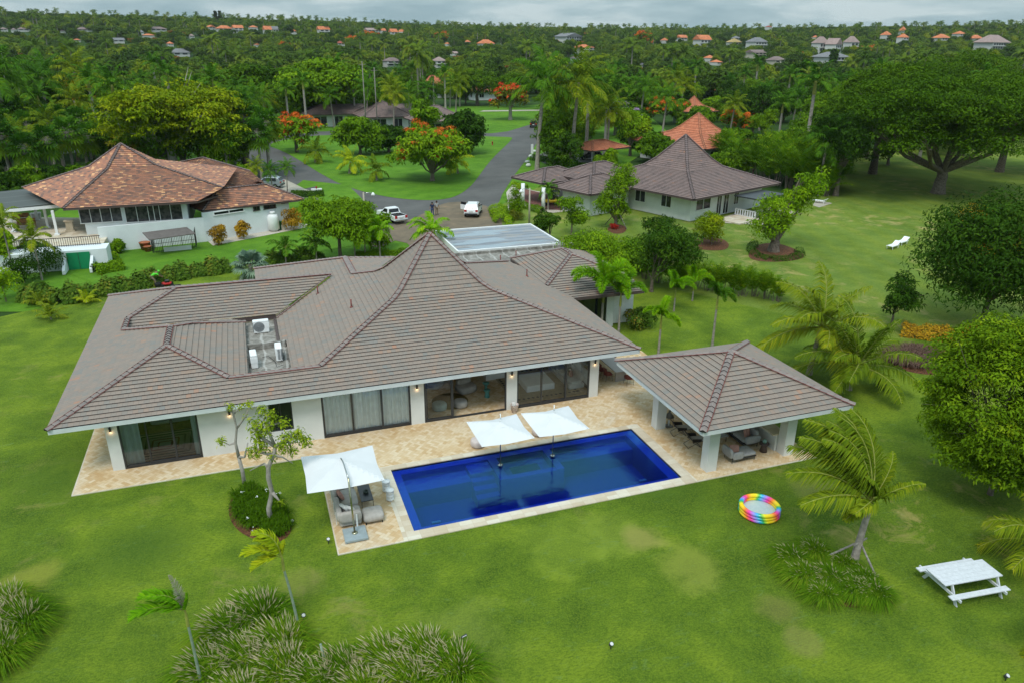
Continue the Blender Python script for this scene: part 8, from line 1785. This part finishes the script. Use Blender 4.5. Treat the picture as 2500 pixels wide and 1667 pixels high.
FH=[(9,67,20,8,'hip',B_,'low brown roof touching the left photo edge on the hill'),(34,69,14,7,'hip',B_,'small brown roof second from the left edge on the hill'),(58,67,32,8,'hip',B_,'long brown roof third from the left edge on the hill'),(153,72,12,7,'hip',B_,'tiny brown roof alone on the left hillside'),(206,67,40,9,'hip',B_,'wide brown roof behind a dark conifer on the left hill'),(288,93,32,9,'gable',G_,'grey gabled roof among the trees at the left'),(385,66,46,9,'hip',B_,'brown hipped roofs below the left skyline, before the twin spruces'),(188,95,17,5,'hip',O_,'sliver of an orange roof in the left wood'),(346,74,8,8,'pyr',G_,'small white tower with a grey cap in the left wood'),(362,83,30,6,'hip',O_,'flat orange roof below the small white tower'),(415,102,16,8,'hip',O_,'orange roof in the wood left of the grey sloping roof'),
(515,62,20,8,'gfront',O_,'white gabled house left of the twin spruces'),(548,63,42,12,'hip',O_,'broad orange hipped roof right below the twin spruces'),(581,62,27,17,'gable',O_,'white house with orange roof right of the broad orange roof'),(618,63,22,7,'hip',O_,'orange hipped roof alone between two white houses'),(653,64,21,15,'gable',O_,'white two storey house with an orange roof joined to a grey one'),(671,65,18,13,'gable',G_,'grey roofed house joined to the orange roofed one'),(716,72,15,8,'hip',O_,'small orange roof right of the grey roofed hill house'),(790,65,32,19,'gable',O_,'white two storey hill house with an orange roof and balcony'),(467,83,13,8,'hip',K_,'tiny pinkish house in the wood below the twin spruces'),(627,106,12,6,'hip',O_,'speck of orange roof in the middle of the left wood'),(440,119,48,16,'hip',G_,'large grey sloping roof in the left wood'),(830,100,20,10,'hip',R_,'reddish roof left of the salmon pyramid roof'),
(908,69,38,9,'gable',K_,'long pale orange roof on the skyline left of centre'),(935,70,13,9,'gable',O_,'short orange roof beside the long pale one'),(960,71,21,13,'gable',O_,'orange roofed white house second right of the long pale roof'),(981,73,10,9,'gfront',O_,'small orange gable at the end of the skyline row'),(1141,98,11,8,'pyr',O_,'little orange pyramid roof left of the two tier roof'),(1186,97,43,16,'hip',O_,'two tier orange roofed house with a satellite dish in the centre'),(1092,104,12,6,'hip',O_,'tiny orange roof left of the little orange pyramid'),(1110,126,15,8,'gable',K_,'pale orange roof above the white two storey house'),(1072,139,34,24,'hip',K_,'white two storey house half hidden by palms in the centre'),(957,141,46,20,'hip',B_,'brown roofed white house behind the round bright tree'),(1261,141,14,11,'hip',O_,'orange roof beside the dark conifer in the centre'),
(1388,81,78,22,'gfront',G_,'big grey roofed house with a broad front gable on the skyline'),(1425,109,50,18,'hip',O_,'orange roofed house group right of centre'),(1408,136,26,9,'hip',B_,'brown roof below the orange group right of centre'),(1622,93,14,10,'hip',O_,'small orange roof left of the long orange one'),(1664,86,30,11,'gable',O_,'long orange roof with dark wood below at right centre'),(1571,152,16,13,'hip',G_,'dark grey flat house in the wood right of centre'),(1713,86,46,28,'gable',O_,'large two storey orange roofed house at right centre'),(1796,89,24,8,'hip',G_,'grey roof tip behind the thatched roof'),(1791,94,40,16,'pyr','thatch','round straw thatched roof on the right'),(1846,92,54,26,'hip',G_,'white villa with a two tier grey roof'),(1845,122,56,17,'gable',B_,'brown roofed lodge below the two tier grey roof'),(1893,138,50,22,'hip',B_,'cream house with a ragged brown roof'),(1731,135,24,17,'hip',O_,'small white house with an orange hipped roof'),(1748,146,22,10,'hip',O_,'orange roof just below the small white house'),
(2000,90,44,38,'hip',K_,'left wing of the white mansion with pinkish roofs'),(2032,94,48,36,'gfront',K_,'gabled middle of the white mansion with pinkish roofs'),(2075,89,40,36,'hip',K_,'right wing of the white mansion with pinkish roofs'),(2025,127,96,30,'hip',G_,'long grey roofed house with a white colonnade below the mansion'),(1990,87,13,8,'hip',O_,'orange roof left above the white mansion'),(1876,63,14,6,'hip',R_,'red roof tip on the right skyline'),
(2161,77,26,22,'hip',O_,'orange roofed white house left of the small tower'),(2202,83,28,22,'hip',O_,'orange roofed house under the small tower'),(2203,65,13,17,'pyr',O_,'small white tower with an orange cap on the right skyline'),(2297,84,46,15,'hip',O_,'wide orange roof right of the small tower'),(2340,76,36,18,'pyr',O_,'peaked orange roof in the middle of the right skyline group'),(2380,86,40,14,'hip',O_,'orange roof left above the white apartment house'),(2416,86,98,44,'hip',K_,'white three storey apartment house with deep balconies at the right'),(2455,163,15,9,'hip',O_,'orange roof glimpse in the wood at the right edge')]
for (px,yt,w_,hh,stl,rf,lab) in FH:
    far_house(px,yt,w_,hh,stl,rf,lab,storeys=3 if 'three' in lab else (2 if hh>16 and w_>18 else 1),wall='cream_wall_far' if 'cream' in lab or 'lodge' in lab else 'white_wall_far',ang=.25 if stl!='gfront' else .5)
KEEP+= [(775,246,1096,294,180),(1000,190,1106,232,240),(1195,200,1300,300,230),(1672,228,1722,262,125),(1660,278,1752,325,110),(1560,320,1910,500,80),(1370,330,1510,400,110),(1240,390,1450,480,85),(20,340,740,560,80),(1600,140,1870,265,150),(1180,250,1340,450,60),(1285,150,1420,420,100),(620,295,800,480,60),(800,210,1130,330,60)]
# ------------------------------------------------------------------ forest
OPEN=[[(640,352),(760,318),(900,316),(1095,318),(1120,268),(1320,262),(1336,330),(1300,400),(1390,440),(1560,500),(1200,620),(700,600),(560,430)],[(2000,505),(2060,440),(2200,400),(2330,420),(2520,330),(2900,420),(2900,900),(1800,900),(1780,520)],[(0,520),(150,440),(720,440),(760,700),(0,800)],[(1560,300),(1780,300),(1920,440),(1900,520),(1500,520)]]
def okpos(x,y,H_,R_):
    p=(x,y,ground_z(x,y)); bx,by=proj(p); 
    if bx<-500 or bx>3000: return False
    for P_ in OPEN:
        if inside(bx,by,P_): return False
    dep=depth(p)
    if dep<95: return False
    tx,ty=proj((x,y,p[2]+H_)); rw=R_*FPX/dep
    for (x0,y0,x1,y1,dk) in KEEP:
        if dep<dk and tx+rw*.8>x0 and tx-rw*.8<x1 and ty<y1-(y1-y0)*.25 and by>y0: return False
    return True
FT=[]
def V_(seed,kind,H_,R_,lm,z0f,nc,nl,L,**k): 
    tm,cm_,bm_=make_tree(seed,kind,H_,R_,H_*z0f,lm,nc=nc,nl=nl,L=L,W=L*.62,nlimb=k.pop('nlimb',6),**k); return (tm,cm_,bm_)
mid=[V_(700,'irregular',9,5,'leaf_mid',.12,60,95,.46,lump=.27),V_(701,'round',9.5,4.6,'leaf_dark',.12,60,95,.46,lump=.27),V_(702,'irregular',10,5.4,'leaf_green',.15,60,90,.46,lump=.26),V_(703,'umbrella',9,7.2,'leaf_mid',.3,80,95,.46,squash=.42,lump=.22,flat=.3,nlimb=12),V_(704,'umbrella',10,8,'leaf_saman',.3,90,95,.46,squash=.42,lump=.2,flat=.3,nlimb=12),V_(705,'irregular',8,4.2,'leaf_yellowgreen',.12,50,90,.44,lump=.28),V_(706,'irregular',11,5.2,'leaf_saman',.15,66,95,.46,lump=.26)]
mlab=['mid green broadleaf tree','round dark green tree','bright green broadleaf tree','flat topped green tree','wide spreading dark green tree','yellow green bushy tree','tall dark broadleaf tree']
rng=np.random.default_rng(77); cells={}
def far_enough(x,y,r_):
    cx,cy=int(x//8),int(y//8)
    for i in (-2,-1,0,1,2):
        for j in (-2,-1,0,1,2):
            for (a,b_,q) in cells.get((cx+i,cy+j),()):
                if (a-x)**2+(b_-y)**2<(r_+q)**2: return False
    cells.setdefault((cx,cy),[]).append((x,y,r_)); return True
def zone(px,d):
    side='left' if px<620 else ('middle' if px<1500 else 'right'); return side
cnt=0; cand=[]; tries=0
while tries<60000 and len(cand)<520:
    tries+=1; d=95+ (300-95)*rng.uniform(0,1)**.75; a=rng.uniform(-.42,1.2); x,y=d*math.sin(a),d*math.cos(a); v=rng.choice(7,p=[.2,.16,.17,.13,.12,.08,.14]); s=rng.uniform(.7,1.25)
    if d<150: s*=.85
    H_=(9,9.5,10,9,10,8,11)[v]*s; R_=(5,4.6,5.4,7.2,8,4.2,5.2)[v]*s
    if not okpos(x,y,H_,R_*.8) or not far_enough(x,y,R_*.52): continue
    cand.append((d,x,y,v,s))
cand.sort(); groups_={}
palm_n=0
PLV=[CV[0],CV[1],RV[0],RV[1]]
for i,(d,x,y,v,s) in enumerate(cand):
    if i>=400: break
    px=proj((x,y,0))[0]; zn={'left':'behind the terracotta house','middle':'beyond the grass island','right':'behind the right neighbour houses'}[zone(px,d)]; ds='near' if d<180 else 'deep'
    if (i%10)<3:
        pk_=PLV[int(rng.integers(0,4))]; nm='coconut_palm' if pk_ in CV[:2] else 'royal_palm'; plant_palm(pk_,nm,(x,y,ground_z(x,y)-.1),'tall %s in the %s wood %s'%(nm.replace('_',' '),ds,zn),group='%ss in the %s wood %s'%(nm.replace('_',' '),ds,zn),rz=rng.uniform(0,6.28),sc=rng.uniform(1.0,1.5))
    else:
        e=plant(mid[v],'broadleaf_tree',(x,y,ground_z(x,y)-.1),'%s in the %s wood %s'%(mlab[v],ds,zn),'tree','%ss in the %s wood %s'%(mlab[v],ds,zn),rng.uniform(0,6.28),(s,s,s*rng.uniform(.9,1.15)))
# some flame trees in the wood
FLV=make_tree(720,'umbrella',8,6,2.4,'leaf_green',nc=70,nl=60,L=.46,W=.3,squash=.42,lump=.22,flat=.4,blossom='blossom_orange',nb=.8,bL=.6)
for i,(px,py,s) in enumerate(((1076,105,1.2),(860,112,1),(905,98,1),(1570,118,1.6),(1945,150,.8),(2110,140,1),(1500,195,.9),(1620,300,.7),(1800,330,.6),(700,128,.9),(1395,265,.5),(1760,215,.6))):
    g_=on_ground(px,py+6)
    if g_ is not None: plant(FLV,'flame_tree',(g_.x,g_.y,g_.z),'orange blossoming flame tree by the wood '+('left of centre','at the left','right of the long brown roof','below the big grey gable','beside the grey colonnade house','beside the white mansion','above the lilac tree','behind the brown roofed neighbour','in the palms right of the tall orange roof','above the rain trees','by the tall coconut palms','near the royal palms')[i],'tree',None,i*1.1,(s*1.3,)*3)
# two spruces on the skyline
for i,(px,top) in enumerate(((529,28),(540,28))):
    r_=ray(px,62); P=Vector((0,0,HC))+r_*(1100/r_.length); gz=ground_z(P.x,P.y); zt=HC+(ray(px,top)*(1100/r_.length)).z; H_=zt-gz
    plant(make_tree(730+i,'cone',H_,4.4,H_*.12,'leaf_spruce',nc=130,nl=40,L=1.1,W=.6,r0=.5,lump=.3),'spruce',(P.x,P.y,gz),('left','right')[i]+' one of the twin dark spruces on the skyline','tree')
# everything further: one wood, instanced by geometry nodes
src=bpy.data.collections.new('far_tree_sources')
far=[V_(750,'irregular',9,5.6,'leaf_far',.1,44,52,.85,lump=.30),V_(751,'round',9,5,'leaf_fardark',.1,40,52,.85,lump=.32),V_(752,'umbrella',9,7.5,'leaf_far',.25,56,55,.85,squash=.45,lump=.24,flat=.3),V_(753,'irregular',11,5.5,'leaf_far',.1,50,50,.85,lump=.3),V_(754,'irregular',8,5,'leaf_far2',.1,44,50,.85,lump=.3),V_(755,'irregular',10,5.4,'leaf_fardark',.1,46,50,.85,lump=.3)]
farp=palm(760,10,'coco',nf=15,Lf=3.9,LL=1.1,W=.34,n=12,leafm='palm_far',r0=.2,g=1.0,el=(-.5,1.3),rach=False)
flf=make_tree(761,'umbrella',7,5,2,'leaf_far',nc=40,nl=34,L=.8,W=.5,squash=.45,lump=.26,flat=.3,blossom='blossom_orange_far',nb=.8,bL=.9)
def joined(ms,name):
    """join trunk and crown meshes into one source mesh"""
    bm=bmesh.new(); mats=[]
    for me in ms:
        if me is None: continue
        base=len(mats); mats+= [m for m in me.materials]; n0=len(bm.faces); bm.from_mesh(me); bm.faces.ensure_lookup_table()
        for f in bm.faces[n0:]: f.material_index+=base
    out=bpy.data.meshes.new(name); bm.to_mesh(out); bm.free(); [out.materials.append(m) for m in mats]; o=bpy.data.objects.new(name,out); src.objects.link(o); return o
names=[]
for i,ms in enumerate(far+[farp,flf]): names.append(joined(ms,'%02d_far_tree'%i))
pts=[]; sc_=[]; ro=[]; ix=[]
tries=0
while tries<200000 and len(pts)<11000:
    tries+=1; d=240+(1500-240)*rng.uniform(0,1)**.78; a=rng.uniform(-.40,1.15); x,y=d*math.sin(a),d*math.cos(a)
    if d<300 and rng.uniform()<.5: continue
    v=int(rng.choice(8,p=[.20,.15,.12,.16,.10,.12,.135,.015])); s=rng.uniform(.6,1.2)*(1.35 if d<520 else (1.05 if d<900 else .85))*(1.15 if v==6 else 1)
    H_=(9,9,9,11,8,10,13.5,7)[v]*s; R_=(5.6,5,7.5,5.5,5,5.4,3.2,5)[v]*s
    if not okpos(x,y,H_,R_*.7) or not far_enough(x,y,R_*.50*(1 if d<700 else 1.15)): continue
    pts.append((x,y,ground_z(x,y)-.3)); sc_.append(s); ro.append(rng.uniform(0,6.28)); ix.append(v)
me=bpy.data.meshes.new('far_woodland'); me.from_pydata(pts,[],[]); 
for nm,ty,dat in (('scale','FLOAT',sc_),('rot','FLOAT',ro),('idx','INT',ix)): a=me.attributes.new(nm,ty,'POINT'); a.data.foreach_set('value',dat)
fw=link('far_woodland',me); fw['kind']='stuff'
ng=bpy.data.node_groups.new('wood','GeometryNodeTree'); ng.interface.new_socket('Geometry',in_out='INPUT',socket_type='NodeSocketGeometry'); ng.interface.new_socket('Geometry',in_out='OUTPUT',socket_type='NodeSocketGeometry')
gi=ng.nodes.new('NodeGroupInput'); go=ng.nodes.new('NodeGroupOutput'); ci=ng.nodes.new('GeometryNodeCollectionInfo'); ci.inputs['Collection'].default_value=src; ci.inputs['Separate Children'].default_value=True; ci.inputs['Reset Children'].default_value=True
ip=ng.nodes.new('GeometryNodeInstanceOnPoints'); ip.inputs['Pick Instance'].default_value=True
def na(nm,ty): n=ng.nodes.new('GeometryNodeInputNamedAttribute'); n.data_type=ty; n.inputs['Name'].default_value=nm; return n.outputs['Attribute']
ng.links.new(gi.outputs[0],ip.inputs['Points']); ng.links.new(ci.outputs[0],ip.inputs['Instance']); ng.links.new(na('idx','INT'),ip.inputs['Instance Index'])
cx=ng.nodes.new('ShaderNodeCombineXYZ'); ng.links.new(na('rot','FLOAT'),cx.inputs[2]); ng.links.new(cx.outputs[0],ip.inputs['Rotation']); ng.links.new(na('scale','FLOAT'),ip.inputs['Scale']); ng.links.new(ip.outputs[0],go.inputs[0])
md=fw.modifiers.new('wood','NODES'); md.node_group=ng
print('forest',len(cand),len(pts))
# ------------------------------------------------------------------ haze
hz=MB().bb(-1700,2100,-120,1900,-1.2,95); hz_o=hz.build('haze',[])
hm=bpy.data.materials.new('haze'); hm.use_nodes=True; t=hm.node_tree; t.nodes.clear(); pv=t.nodes.new('ShaderNodeVolumePrincipled'); pv.inputs['Color'].default_value=(.80,.88,.95,1); pv.inputs['Density'].default_value=.00006; om=t.nodes.new('ShaderNodeOutputMaterial'); t.links.new(pv.outputs[0],om.inputs['Volume'])
hz_o.data.materials.clear(); hz_o.data.materials.append(hm); hz_o['kind']='stuff'
